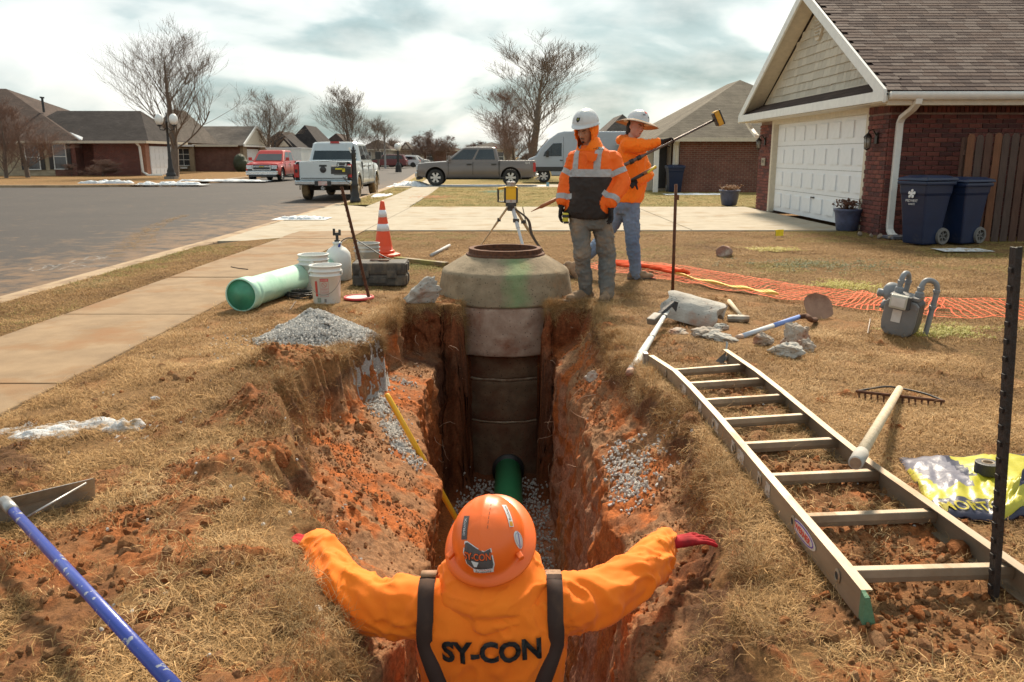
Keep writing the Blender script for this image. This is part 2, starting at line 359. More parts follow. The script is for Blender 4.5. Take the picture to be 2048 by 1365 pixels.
gbvh = BVHTree.FromPolygons([Vector(v) for v in V[::1].tolist()], QG.tolist())
def gz(x, y, top=2.0):
    h = gbvh.ray_cast(Vector((x, y, top)), Vector((0, 0, -1)))
    return h[0].z if h[0] is not None else 0.0
def gnorm(x, y):
    h = gbvh.ray_cast(Vector((x, y, 2)), Vector((0, 0, -1))); return h[1] if h[0] is not None else Vector((0, 0, 1))
def on_ground(px, py, dz=0.0):
    """where the sight line through a photo pixel meets the modelled ground"""
    h = gbvh.ray_cast(Vector((0, 0, CAM_H)), ray(px, py).normalized())
    return (h[0] + Vector((0, 0, dz))) if h[0] is not None else G(px, py, dz)

# ---------- lawns beyond the work
def lawn_mat(name, a, b_, green=(.13, .15, .045), lo=.55, hi=.75):
    m = bpy.data.materials.new(name); m.use_nodes = True; t = m.node_tree; b = t.nodes['Principled BSDF']; co = N(t, 'ShaderNodeTexCoord')
    mp = N(t, 'ShaderNodeMapping'); mp.inputs['Scale'].default_value = (1, 1, 1); t.links.new(co.outputs['Object'], mp.inputs[0])
    n = N(t, 'ShaderNodeTexNoise', i_Scale=26.0, i_Detail=9.0, i_Roughness=.8); t.links.new(mp.outputs[0], n.inputs['Vector'])
    n2 = N(t, 'ShaderNodeTexNoise', i_Scale=.9, i_Detail=6.0, i_Roughness=.7); t.links.new(mp.outputs[0], n2.inputs['Vector'])
    n3 = N(t, 'ShaderNodeTexNoise', i_Scale=5.0, i_Detail=6.0, i_Roughness=.7); t.links.new(mp.outputs[0], n3.inputs['Vector'])
    col = ramp(t, n.outputs['Fac'], [(.36, tuple(k*.25 for k in b_)), (.46, b_), (.60, a)])
    col = mix(t, ramp(t, n2.outputs['Fac'], [(lo, 0.0), (hi, .8)]), col, mix(t, 1.0, ramp(t, n.outputs['Fac'], [(.3, .4), (.65, 1.3)]), green, 'MULTIPLY'))
    col = mix(t, ramp(t, n3.outputs['Fac'], [(.60, 0.0), (.7, .6)]), col, (.13, .07, .035))
    t.links.new(col, b.inputs['Base Color']); b.inputs['Roughness'].default_value = .95; b.inputs['Specular IOR Level'].default_value = .15
    bp = N(t, 'ShaderNodeBump', i_Strength=1.0, i_Distance=.05); t.links.new(n.outputs['Fac'], bp.inputs['Height']); t.links.new(bp.outputs[0], b.inputs['Normal'])
    return m
LM = lawn_mat('dormant lawn', (.36, .215, .09), (.19, .105, .042)); LM2 = lawn_mat('greener dormant lawn', (.42, .29, .115), (.28, .19, .07), (.20, .19, .055), .42, .62)
LAWNS = []
def lawn(x0, x1, y0, y1, nx, ny, mat=LM, z=0.0, amp=.03, name='lawn'):
    xs = np.linspace(x0, x1, nx); ys = np.linspace(y0, y1, ny); A, B = np.meshgrid(xs, ys)
    e = sstep(x0, x0 + .3, A)*sstep(x1, x1 - .3, A)*sstep(y0, y0 + .3, B)*sstep(y1, y1 - .3, B)
    Pn = np.stack([A.ravel(), B.ravel(), 0*A.ravel()], 1); Z = z + (e.ravel()*amp*(fbm(Pn, .9, 4, 51) + .5*fbm(Pn, 6, 3, 52)))
    Pn[:, 2] = Z; o = tag(link(name, np_mesh(name, Pn, grid_quads(ny, nx)), None, [mat]), kind='structure'); LAWNS.append((Pn, grid_quads(ny, nx))); return o
lawn(-2.86, 12, 8.70, 16.05, 150, 80); lawn(3.3, 14, .8, 8.70, 90, 80); lawn(-2.86, 14, -8, .8, 20, 12)
def bend(y): return -max(0.0, min(y, 62) - 15)**2*.0009 - max(0.0, y - 62)*.085
def bent_strip(xa, xb, y0, y1, ny, mat, z, name, amp=0.0, nx=6):
    V = []; 
    for j in range(ny):
        y = y0 + (y1 - y0)*j/(ny-1)
        for i in range(nx):
            u = i/(nx-1); x = (xa(y) if callable(xa) else xa)*(1-u) + (xb(y) if callable(xb) else xb)*u + bend(y); V.append((x, y, z + (amp*(mnoise.noise((x*2, y*2, 0))) if 0 < i < nx-1 and 0 < j < ny-1 else 0)))
    return tag(link(name, np_mesh(name, V, grid_quads(ny, nx)), None, [mat]), kind='structure'), V
bent_strip(lambda y: -2.85 - (y - 23.7)*.004, lambda y: 40 - bend(y), 23.7, 39.6, 40, LM2, 0.0, 'lawn', .03, 40)
bent_strip(-2.9, lambda y: 60 - bend(y), 43.6, 150, 60, LM2, 0.0, 'lawn', .0, 10)
vs1, V1 = bent_strip(lambda y: -5.05, lambda y: -4.12 - max(0, y - 13.2)*.9*0, -6, 13.3, 80, LM, .004, 'verge', .03)
vtip = tag(link('verge', np_mesh('verge', [(-5.05, 13.3, .004), (-4.12, 13.3, .004), (-4.12, 14.9, .004), (-4.7, 14.1, .004)], [(0, 1, 2, 3)]), None, [LM]), kind='structure')
vs2, V2 = bent_strip(-5.05, -4.15, 24.9, 39.0, 50, LM2, .004, 'verge', .03)
bent_strip(-5.05, -4.15, 44.5, 140, 50, LM2, .004, 'verge', .0)
# earth under everything, out to the horizon, with the pit left open
base = MB()
for x0, x1, y0, y1 in ((-900, 900, 8.68, 1600), (-900, -2.84, -60, 8.68), (3.28, 900, -60, 8.68), (-2.84, 3.28, -60, .82)):
    base.add([(x0, y0, -.16), (x1, y0, -.16), (x1, y1, -.16), (x0, y1, -.16)], [(0, 1, 2, 3)])
tag(base.build('terrain', LM, fix=False), kind='structure')

# ---------- concrete, asphalt
def concrete(name, a, b_, dirt, dlo=.5, sc=3.0):
    return pm(name, a, b_, sc=sc, rough=.9, bump=.35, bsc=90, dist=.006, dirt=dirt, dsc=1.3, dlo=dlo, dhi=dlo + .2, detail=9)
CW = concrete('sidewalk concrete', (.29, .195, .108), (.215, .14, .075), (.25, .13, .058), .50)
CD = concrete('driveway concrete', (.40, .345, .26), (.33, .28, .205), (.32, .22, .13), .53)
CG = concrete('kerb concrete', (.40, .29, .18), (.30, .21, .13), (.20, .13, .08), .5)
walk = tag(MB().box((-3.49, 5, -.08), (1.24, 30, .02)).build('sidewalk', CG), kind='structure')
def slab(parent, x0, x1, y0, y1, z0, z1, mat, ym=None, g=.012, bd=True, name='slab'):
    m = MB(); b0, b1 = (bend(y0), bend(y1)) if bd else (0, 0)
    lo = [(x0+g+b0, y0+g, z0), (x1-g+b0, y0+g, z0), (x1-g+b1, y1-g, z0), (x0+g+b1, y1-g, z0)]
    m.add(lo + [(x, y, z1) for x, y, _ in lo], [(0,3,2,1),(4,5,6,7),(0,1,5,4),(1,2,6,5),(2,3,7,6),(3,0,4,7)])
    return m.build(name, mat, parent, bevel=.006, seg=1)
y = -7.0 + .25
while y < 15.7:
    y1 = min(y + 2.36, 16.0); slab(walk, -4.11, -2.86, y, y1, -.07, .014 + random.uniform(-.003, .003), CW); y += 2.36
y = 23.75
k = 0
while y < 39.3:
    slab(walk, -4.14, -2.88, y, min(y + 1.56, 39.5), -.07, .012, CD); y += 1.56
for k in range(30): slab(walk, -4.14, -2.88, 43.7 + k*2.4, 46.1 + k*2.4, -.07, .012, CD)
drv = tag(MB().box((1.6, 19.85, -.10), (8.8, 7.4, .02)).build('driveway', CG), kind='structure')
for i, (xa, xb) in enumerate(((-2.86, .3), (.3, 3.5), (3.5, 6.63))):
    for ya, yb in ((16.06, 19.85), (19.85, 23.7)): slab(drv, xa, xb, ya, yb, -.08, .022, CD, bd=False)
# apron across the walk and out to the street, flared
apr = MB(); apr.add([(-5.07, 14.2, .0), (-4.6, 14.2, .004), (-2.87, 16.07, .016), (-2.87, 23.7, .016), (-4.2, 24.0, .004), (-5.35, 25.4, .0)] + [(-5.07, 14.2, -.1), (-4.6, 14.2, -.1), (-2.87, 16.07, -.1), (-2.87, 23.7, -.1), (-4.2, 24.0, -.1), (-5.35, 25.4, -.1)],
    [(0,1,2,3,4,5), (0,6,7,1), (1,7,8,2), (2,8,9,3), (3,9,10,4), (4,10,11,5), (5,11,6,0)]); apr.build('apron', CD, drv)
MB().add([(-4.12, 14.9, .012), (-2.86, 14.9, .012), (-2.86, 16.06, .018), (-4.12, 15.6, .012)], [(0,1,2,3)]).build('slab', CW, drv)
d2 = tag(MB().box((10, 41.6, -.05), (28, 4.0, .11)).build('driveway', CD, bevel=.01), kind='structure')
slab(d2, -5.0, -4.0, 39.6, 43.6, -.1, .008, CD); 
def asphalt():
    m = bpy.data.materials.new('asphalt'); m.use_nodes = True; t = m.node_tree; b = t.nodes['Principled BSDF']; co = N(t, 'ShaderNodeTexCoord')
    n = N(t, 'ShaderNodeTexNoise', i_Scale=110.0, i_Detail=4.0, i_Roughness=.8); t.links.new(co.outputs['Object'], n.inputs['Vector'])
    n2 = N(t, 'ShaderNodeTexNoise', i_Scale=.35, i_Detail=7.0, i_Roughness=.65); t.links.new(co.outputs['Object'], n2.inputs['Vector'])
    n3 = N(t, 'ShaderNodeTexNoise', i_Scale=2.2, i_Detail=9.0, i_Roughness=.75); t.links.new(co.outputs['Object'], n3.inputs['Vector'])
    s = N(t, 'ShaderNodeSeparateXYZ'); t.links.new(co.outputs['Object'], s.inputs[0])
    col = ramp(t, n.outputs['Fac'], [(.35, (.022, .019, .019)), (.65, (.055, .046, .043))])
    col = mix(t, ramp(t, n2.outputs['Fac'], [(.35, 0.0), (.7, .35)]), col, (.075, .06, .05))
    # clay tracked off the verge, thickest along the kerb
    near = ramp(t, math_(t, 'ADD', math_(t, 'MULTIPLY', s.outputs[0], 1/3.2), 2.75), [(0.0, 0.0), (1.0, .22)])
    k = math_(t, 'ADD', n3.outputs['Fac'], near); k = ramp(t, k, [(.57, 0.0), (.78, .65)])
    col = mix(t, k, col, (.24, .14, .07))
    t.links.new(col, b.inputs['Base Color']); b.inputs['Roughness'].default_value = .82; b.inputs['Specular IOR Level'].default_value = .35
    bp = N(t, 'ShaderNodeBump', i_Strength=.5, i_Distance=.01); t.links.new(n.outputs['Fac'], bp.inputs['Height']); t.links.new(bp.outputs[0], b.inputs['Normal'])
    return m
AS = asphalt()
st = MB(); n = 60
ys = [-12 + 180*j/n for j in range(n+1)]
Vs = []
for yy in ys: Vs += [(-120 if yy < 41.3 else -16.6 + bend(yy)*.6, yy, -.085), (-5.62 + bend(yy), yy, -.085)]
st.add(Vs, [(2*i, 2*i+1, 2*i+3, 2*i+2) for i in range(n)]); tag(st.build('street', AS, fix=False), kind='structure')
# clay tyre tracks curving off towards the kerb
trk = MB()
for off, wd, a0 in ((0, .20, 0), (.42, .16, .1), (.9, .24, .05), (1.5, .14, .2)):
    pts = [Vector((-6.1 + off*.3 - 4.9*math.sin(u*1.35)*.5 - off*.35*u, 12.6 + 9.0*u + off*.2, -.081 + off*.001)) for u in np.linspace(a0, 1, 26)]
    for i in range(25):
        w0 = wd*(.6 + .5*mnoise.noise((i*.7, off, 0))); w1 = wd*(.6 + .5*mnoise.noise(((i+1)*.7, off, 0)))
        trk.add([pts[i] + Vector((-w0, 0, 0)), pts[i] + Vector((w0, 0, 0)), pts[i+1] + Vector((w1, 0, 0)), pts[i+1] + Vector((-w1, 0, 0))], [(0, 1, 2, 3)])
def broken(name, colr, sc=9.0, lo=.48, hi=.56, a=.75):
    m = bpy.data.materials.new(name); m.use_nodes = True; t = m.node_tree; b = t.nodes['Principled BSDF']; co = N(t, 'ShaderNodeTexCoord')
    n = N(t, 'ShaderNodeTexNoise', i_Scale=sc, i_Detail=9.0, i_Roughness=.75); t.links.new(co.outputs['Object'], n.inputs['Vector'])
    t.links.new(ramp(t, n.outputs['Fac'], [(lo, 0.0), (hi, a)]), b.inputs['Alpha']); b.inputs['Base Color'].default_value = (*colr, 1); b.inputs['Roughness'].default_value = .95; return m
tag(trk.build('tyre_track', broken('tracked clay', (.28, .17, .075), 5.0, .46, .68, .6), fix=False), kind='structure')
# gutter and kerb on the near side
gm = MB(); 
for j in range(60):
    a, b_ = -12 + 2.6*j, -12 + 2.6*(j+1); xa, xb = bend(a), bend(b_); g_ = .006
    for (x0, x1, z1) in ((-5.62, -5.24, -.078), (-5.24, -5.05, .0)):
        lo = [(x0+xa, a+g_, -.15), (x1+xa, a+g_, -.15), (x1+xb, b_-g_, -.15), (x0+xb, b_-g_, -.15)]
        gm.add(lo + [(x, y_, z1 + (-.055 if (x1 == -5.05 and 14.2 < y_ < 25.2) else 0)) for x, y_, _ in lo], [(0,3,2,1),(4,5,6,7),(0,1,5,4),(1,2,6,5),(2,3,7,6),(3,0,4,7)])
tag(gm.build('kerb', CG, bevel=.012, seg=1), kind='structure')
# far side: lawn with its own kerb, the side street running off to the left
def pts_far(o): return [(-120, 41.3 + o), (-22.0, 41.3 + o), (-19.4 - o*.5, 42.2 + o*.8), (-17.9 - o, 44.6 + o*.3), (-17.3 - o + bend(52)*.6, 52), (-17.0 - o + bend(80)*.6, 80), (-16.8 - o + bend(160)*.6, 160)]
fk = MB(); A = pts_far(0); B = pts_far(.35)
for i in range(6): fk.add([(*A[i], -.15), (*A[i+1], -.15), (*B[i+1], -.15), (*B[i], -.15), (*A[i], .03), (*A[i+1], .03), (*B[i+1], .03), (*B[i], .03)], [(0,3,2,1),(4,5,6,7),(0,1,5,4),(1,2,6,5),(2,3,7,6),(3,0,4,7)])
tag(fk.build('kerb', CG), kind='structure')
fl_ = MB(); C = pts_far(.34); fl_.add([(x, y_, .02) for x, y_ in C] + [(-120, 160, .02)], [tuple(range(8))]); tag(fl_.build('lawn', LM, fix=False), kind='structure')
# beyond the street's end
tag(MB().add([(-60, 158, .05), (80, 158, .05), (80, 400, .3), (-60, 400, .3)], [(0,1,2,3)]).build('lawn', LM2, fix=False), kind='structure')

# ================================================================== SCATTER
def scatter(name, pts, rots, scls, protos, kind='stuff', idx=None, parent=None):
    """one object that sets small pieces (tufts, stones, crumbs) at given points"""
    me = bpy.data.meshes.new(name); n = len(pts); me.vertices.add(n); me.vertices.foreach_set('co', np.asarray(pts, np.float32).ravel())
    a = me.attributes.new('rot', 'FLOAT_VECTOR', 'POINT'); a.data.foreach_set('vector', np.asarray(rots, np.float32).ravel())
    a = me.attributes.new('scl', 'FLOAT', 'POINT'); a.data.foreach_set('value', np.asarray(scls, np.float32))
    a = me.attributes.new('idx', 'INT', 'POINT'); a.data.foreach_set('value', np.asarray(idx if idx is not None else rng.integers(0, len(protos), n), np.int32))
    c = bpy.data.collections.new(name + '_pieces')
    for p in protos: c.objects.link(p)
    ng = bpy.data.node_groups.new(name, 'GeometryNodeTree'); ng.interface.new_socket('Geometry', in_out='INPUT', socket_type='NodeSocketGeometry'); ng.interface.new_socket('Geometry', in_out='OUTPUT', socket_type='NodeSocketGeometry')
    gi = ng.nodes.new('NodeGroupInput'); go = ng.nodes.new('NodeGroupOutput'); ip = ng.nodes.new('GeometryNodeInstanceOnPoints'); ci = ng.nodes.new('GeometryNodeCollectionInfo')
    ci.inputs['Collection'].default_value = c; ci.inputs['Separate Children'].default_value = True; ci.inputs['Reset Children'].default_value = True
    ip.inputs['Pick Instance'].default_value = True
    def att(nm, ty): q = ng.nodes.new('GeometryNodeInputNamedAttribute'); q.data_type = ty; q.inputs['Name'].default_value = nm; return q.outputs[0]
    er = ng.nodes.new('FunctionNodeEulerToRotation'); L = ng.links
    L.new(gi.outputs[0], ip.inputs['Points']); L.new(ci.outputs[0], ip.inputs['Instance']); L.new(att('idx', 'INT'), ip.inputs['Instance Index'])
    L.new(att('rot', 'FLOAT_VECTOR'), er.inputs[0]); L.new(er.outputs[0], ip.inputs['Rotation']); L.new(att('scl', 'FLOAT'), ip.inputs['Scale']); L.new(ip.outputs[0], go.inputs[0])
    o = link(name, me, parent); md = o.modifiers.new('pieces', 'NODES'); md.node_group = ng
    return tag(o, kind=kind)
def straw_mat(name, c1, c2, c3=None, rough=.75):
    m = bpy.data.materials.new(name); m.use_nodes = True; t = m.node_tree; b = t.nodes['Principled BSDF']
    oi = N(t, 'ShaderNodeObjectInfo'); co = N(t, 'ShaderNodeNewGeometry')
    n = N(t, 'ShaderNodeTexNoise', i_Scale=1.1, i_Detail=5.0); t.links.new(co.outputs['Position'], n.inputs['Vector'])
    r = math_(t, 'ADD', math_(t, 'MULTIPLY', oi.outputs['Random'], .45), math_(t, 'SUBTRACT', math_(t, 'MULTIPLY', n.outputs['Fac'], 2.0), .72), True)
    col = ramp(t, r, [(0.0, c1), (.55, c2), (1.0, c3 or c2)])
    isl = ramp(t, co.outputs['Random Per Island'], [(0.0, .55), (1.0, 1.3)]); col = mix(t, 1.0, col, isl, 'MULTIPLY')
    t.links.new(col, b.inputs['Base Color']); b.inputs['Roughness'].default_value = rough; b.inputs['Specular IOR Level'].default_value = .25
    b.inputs['Subsurface Weight'].default_value = 0; return m
ST1 = straw_mat('dry straw', (.17, .085, .03), (.46, .265, .10), (.62, .41, .20)); ST2 = straw_mat('greenish straw', (.48, .34, .12), (.36, .29, .085), (.18, .21, .045)); ST3 = straw_mat('root fibre', (.30, .18, .08), (.52, .35, .17))
def tuft(i, mat, nb, L, w, rad, lie=.8, curl=1.0):
    V = []; F = []; r = random.Random(i)
    for _ in range(nb):
        a = r.uniform(0, 2*PI); d = Vector((math.cos(a), math.sin(a), 0)); rr_ = rad*math.sqrt(r.random()); b_ = r.uniform(0, 2*PI)
        p = Vector((math.cos(b_)*rr_, math.sin(b_)*rr_, -.004)); l = L*r.uniform(.45, 1.25); e = r.uniform(.35, 1.35)*(1.25 - lie*.6); s = d.cross(Vector((0,0,1)))*w*r.uniform(.6, 1.2)*.5
        q = len(V); k = 4; wv = Vector((0, 0, 0))
        for j in range(k):
            u = j/(k-1); f = 1 - u*.85; V += [p - s*f, p + s*f]
            st_ = l/(k-1); p = p + (d*math.cos(e) + Vector((0, 0, 1))*math.sin(e))*st_; e -= r.uniform(.2, .9)*curl; d = (Matrix.Rotation(r.uniform(-.7, .7)*curl, 3, 'Z') @ d)
        F += [(q+2*j, q+2*j+1, q+2*j+3, q+2*j+2) for j in range(k-1)]
    me = bpy.data.meshes.new('tuft'); me.from_pydata([tuple(v) for v in V], [], F); me.materials.append(mat); return bpy.data.objects.new('tuft', me)
def tri_sample(V, Q, w, n):
    V = np.asarray(V); a, b_, c_, d_ = (V[Q[:, k]] for k in range(4)); nr_ = np.cross(c_ - a, d_ - b_); ar = np.linalg.norm(nr_, axis=1)/2
    p = ar*w; tot = p.sum(); ids = rng.choice(len(Q), n, p=p/tot); u = rng.random((n, 1)); v = rng.random((n, 1))
    return (a[ids]*(1-u)*(1-v) + b_[ids]*u*(1-v) + c_[ids]*u*v + d_[ids]*(1-u)*v), nr_[ids]/np.maximum(1e-9, np.linalg.norm(nr_[ids], axis=1))[:, None], ids
def in_view(P, m=120):
    z = P[:, 2] - CAM_H; d = P[:, 1]*math.cos(TILT) - z*math.sin(TILT); u = P[:, 1]*math.sin(TILT) + z*math.cos(TILT); d = np.maximum(d, .05)
    x = 1024 + FPX*P[:, 0]/d; y_ = 682.5 - FPX*u/d; return (x > -m) & (x < 2048 + m) & (y_ > 0) & (y_ < 1365 + m*1.5) & (P[:, 1] > .5)
def tilt_rots(nrm, amount=1.0, yaw=None):
    out = np.zeros((len(nrm), 3)); yaws = rng.uniform(0, 2*PI, len(nrm)) if yaw is None else yaw
    nx, ny, nz = nrm.T; out[:, 0] = np.arctan2(-ny, np.maximum(nz, .2))*amount; out[:, 1] = np.arctan2(nx, np.maximum(nz, .2))*amount; out[:, 2] = yaws; return out
Qs = QG; qc = VG[Qs].mean(1); sq = SOIL[Qs].mean(1); iq = INS[Qs].mean(1); dq = DD[Qs].mean(1); dpq = -qc[:, 2]
near_w = np.clip(1 - sq, 0, 1)**1.3*(1 - iq) + .04*(1 - iq)
near_w *= np.clip(1.25*.5*(1 + 2.6*fbm(qc, 3.4, 3, 71)), .05, 1.8)
near_w *= (qc[:, 0] > -2.84)*(1 - (((qc[:, 0] - MHX)**2 + (qc[:, 1] - MHY)**2) < .70**2))
near_w *= in_view(qc)
pt_, nm_, _ = tri_sample(VG, Qs, near_w*np.clip(7.0/np.maximum(qc[:, 1], 2), .6, 2.2), 30000)
TN = [tuft(100 + i, ST1, 20, .060, .0024, .045, .9, 1.0) for i in range(7)]
def clear_(P, *more):
    k = np.ones(len(P), bool)
    for hx, hy, r_ in ((-.80, 2.84, .13), (.69, 2.92, .12), (-.68, 2.66, .08)): k &= np.hypot(P[:, 0] - hx, P[:, 1] - hy) > r_
    return [P[k]] + [m_[k] for m_ in more]
pt_, nm_ = clear_(pt_, nm_)
scatter('dead_grass', pt_, tilt_rots(nm_, .8), rng.uniform(.55, 1.35, len(pt_))*np.where(rng.random(len(pt_)) < .06, 1.5, 1), TN)
# ragged sod hanging over the edges of the pit
hang_w = np.exp(-(dq/.10)**2)*(1 - iq)*(qc[:, 1] > 1.9) + iq*sstep(.20, .03, dpq)*(dpq > .0)*.35
bareq = (bare + bareL).ravel()[Qs].mean(1)
hang_w *= np.clip(1.05 - 1.5*bareq, .04, 1)
hang_w *= (iq*dpq < .16)*(qc[:, 1] < 8.1)
hang_w *= np.clip(.5 + 1.7*fbm(qc, 3.1, 3, 77), .02, 2)*in_view(qc)*(1 - (((qc[:, 0] - MHX)**2 + (qc[:, 1] - MHY)**2) < .74**2))
ph, nh, _ = tri_sample(VG, Qs, hang_w, 3600)
ph, nh = clear_(ph, nh)
TH = [tuft(200 + i, ST1, 26, .105, .0026, .05, .55, .75) for i in range(5)] + [tuft(220 + i, ST3, 16, .13, .0018, .05, .3, 1.1) for i in range(3)]
scatter('sod_fringe', ph, tilt_rots(nh, 1.0), rng.uniform(.45, .95, len(ph)), TH)
# taller clumps here and there beside the cut
cl = [(-1.05, 5.05, .22), (-1.0, 3.0, .2), (-.95, 2.4, .2), (1.0, 3.2, .18), (.92, 4.2, .2), (.86, 6.4, .25), (1.05, 5.6, .15), (-1.12, 6.1, .16), (-1.35, 4.6, .2), (-1.9, 4.5, .2), (-1.7, 3.1, .25), (.95, 2.55, .2), (-.9, 7.5, .25), (.75, 7.4, .2), (2.0, 5.6, .2)]
pc = np.array([(x + random.gauss(0, r_*.6), y_ + random.gauss(0, r_*.8), 0) for x, y_, r_ in cl for _ in range(46)]); pc[:, 2] = [gz(a, b_) for a, b_, _ in pc]
pc = clear_(pc[pc[:, 2] > -.3])[0]
scatter('straw_clumps', pc, np.stack([rng.uniform(-.3, .3, len(pc)), rng.uniform(-.3, .3, len(pc)), rng.uniform(0, 6.28, len(pc))], 1), rng.uniform(.55, 1.1, len(pc)), [tuft(300 + i, ST1, 22, .09, .0026, .05, .4, .7) for i in range(5)])
# lawn beyond
PL = []; NL = []
for (Pn, Qn), cnt in zip(LAWNS[:2], (17000, 5200)):
    c_ = Pn[Qn].mean(1); w = in_view(c_)*np.clip(.6 + 2.2*fbm(c_, 2.0, 4, 81), .06, 2.0)*(11/np.maximum(c_[:, 1], 4))*(c_[:, 0] < 9)
    w = w*(1 - (((c_[:, 0] - MHX)**2 + (c_[:, 1] - MHY)**2) < .72**2))
    a_, b_, _ = tri_sample(Pn, Qn, w, cnt); PL.append(a_); NL.append(b_)
va = np.array(V1); wv = in_view(va[grid_quads(80, 6)].mean(1)); a_, b_, _ = tri_sample(va, grid_quads(80, 6), wv, 2600); PL.append(a_); NL.append(b_)
PL = np.concatenate(PL); NL = np.concatenate(NL)
TF = [tuft(400 + i, ST1, 16, .055, .0042, .075, .9, .9) for i in range(5)]; TG = [tuft(420 + i, ST2, 16, .05, .0042, .075, .8, .8) for i in range(4)]
gi_ = fbm(PL, .55, 4, 91) + .02*(PL[:, 1] - 11); ii = np.where(gi_ + rng.normal(0, .12, len(PL)) > .12, rng.integers(5, 9, len(PL)), rng.integers(0, 5, len(PL)))
scatter('lawn_grass', PL, tilt_rots(NL, .6), rng.uniform(.6, 1.2, len(PL)), TF + TG, idx=ii)
p2 = np.stack([rng.uniform(-2.9, 9, 6500), rng.uniform(23.8, 39.4, 6500), np.zeros(6500)], 1); p2[:, 0] += [bend(v) for v in p2[:, 1]]
p3 = np.stack([rng.uniform(-5.02, -4.18, 900), rng.uniform(25, 38.8, 900), np.zeros(900)], 1); p3[:, 0] += [bend(v) for v in p3[:, 1]]
p2 = np.concatenate([p2, p3]); p2 = p2[in_view(p2)]
scatter('far_grass', p2, np.stack([0*p2[:, 0], 0*p2[:, 0], rng.uniform(0, 6.28, len(p2))], 1), rng.uniform(.7, 1.3, len(p2)), [tuft(450 + i, ST2, 14, .06, .010, .12, .8, .6) for i in range(4)])

# ---------- soil crumbs, clods, gravel
def rock(i, mat, sub=2, sq_=.35, name='stone', am=.35):
    bm = bmesh.new(); bmesh.ops.create_icosphere(bm, subdivisions=sub, radius=1.0)
    for v in bm.verts:
        n_ = mnoise.noise(v.co*1.1 + Vector((i*7.1, i*3.3, 0))); v.co *= 1 + am*n_ + .12*mnoise.noise(v.co*3 + Vector((i, 0, 0)))
    for k in range(5):
        d = Vector((random.gauss(0, 1), random.gauss(0, 1), random.gauss(0, 1))).normalized(); h = random.uniform(.55, .85)
        for v in bm.verts:
            e = v.co.dot(d)
            if e > h: v.co -= d*(e - h)
    for v in bm.verts: v.co.z *= 1 - sq_; v.co.y *= .74
    me = bpy.data.meshes.new(name); bm.to_mesh(me); bm.free(); me.materials.append(mat); return bpy.data.objects.new(name, me)
def crumb_mat(name, cs, rough=.9):
    m = bpy.data.materials.new(name); m.use_nodes = True; t = m.node_tree; b = t.nodes['Principled BSDF']; oi = N(t, 'ShaderNodeObjectInfo'); co = N(t, 'ShaderNodeTexCoord')
    n = N(t, 'ShaderNodeTexNoise', i_Scale=3.0, i_Detail=6.0, i_Roughness=.7); t.links.new(co.outputs['Object'], n.inputs['Vector'])
    col = ramp(t, oi.outputs['Random'], [(k/(len(cs)-1), c_) for k, c_ in enumerate(cs)]); col = mix(t, 1.0, col, ramp(t, n.outputs['Fac'], [(.3, .65), (.7, 1.25)]), 'MULTIPLY')
    t.links.new(col, b.inputs['Base Color']); b.inputs['Roughness'].default_value = rough; b.inputs['Specular IOR Level'].default_value = .1
    bp = N(t, 'ShaderNodeBump', i_Strength=.6, i_Distance=.2); t.links.new(n.outputs['Fac'], bp.inputs['Height']); t.links.new(bp.outputs[0], b.inputs['Normal']); return m
CRM = crumb_mat('soil crumb', [(.42, .15, .05), (.36, .135, .05), (.30, .15, .065), (.40, .22, .11), (.32, .15, .07)])
GRV = crumb_mat('limestone gravel', [(.74, .70, .65), (.86, .82, .76), (.58, .55, .51), (.88, .84, .78), (.76, .71, .65)], .8)
cw = sq*(iq*sstep(1.2, .2, dpq)*np.clip(nm_z if False else 1, 0, 1) + (1 - iq))*in_view(qc)*np.clip(.25 + 1.8*fbm(qc, 3.3, 4, 61), .02, 2)
# only where it can lie
nq = np.cross(VG[Qs[:, 2]] - VG[Qs[:, 0]], VG[Qs[:, 3]] - VG[Qs[:, 1]]); nq /= np.maximum(1e-9, np.linalg.norm(nq, axis=1))[:, None]; lie = sstep(.35, .75, np.abs(nq[:, 2]))
cp, cnn, _ = tri_sample(VG, Qs, cw*lie, 11000)
CR = [rock(i, CRM, 1, .2, 'crumb', .5) for i in range(6)]
sz = .0045*np.exp(rng.normal(0, .55, len(cp)))
scatter('soil_crumbs', cp + cnn*0.002, rng.uniform(0, 6.28, (len(cp), 3)), np.clip(sz, .002, .016), CR)
def clods(name, spots, mat_list):
    P_ = []; Sz = []
    for x, y_, r_, n_, s_ in spots:
        for _ in range(n_):
            a, b_ = x + random.gauss(0, r_), y_ + random.gauss(0, r_); P_.append((a, b_, gz(a, b_) + .004)); Sz.append(s_*math.exp(random.gauss(0, .45)))
    return scatter(name, P_, rng.uniform(0, 6.28, (len(P_), 3)), Sz, mat_list)
clods('soil_clods', [(-.95, 3.55, .18, 80, .011), (-1.5, 2.9, .2, 60, .013), (-1.35, 4.95, .15, 60, .02), (-1.2, 5.3, .15, 50, .018), (1.45, 3.3, .25, 160, .012), (1.55, 2.45, .3, 260, .012), (1.2, 2.2, .2, 140, .012), (1.3, 4.8, .15, 60, .014),
    (-.75, 4.2, .2, 70, .012), (-1.6, 2.3, .3, 60, .014), (-1.0, 2.2, .25, 70, .013), (.55, 2.9, .12, 50, .012), (-1.75, 6.3, .3, 16, .02), (-2.2, 5.0, .3, 14, .02)], [rock(40 + i, CRM, 2, .15, 'clod', .6) for i in range(5)])
GR = [rock(60 + i, GRV, 1, .35, 'stone', .55) for i in range(8)]
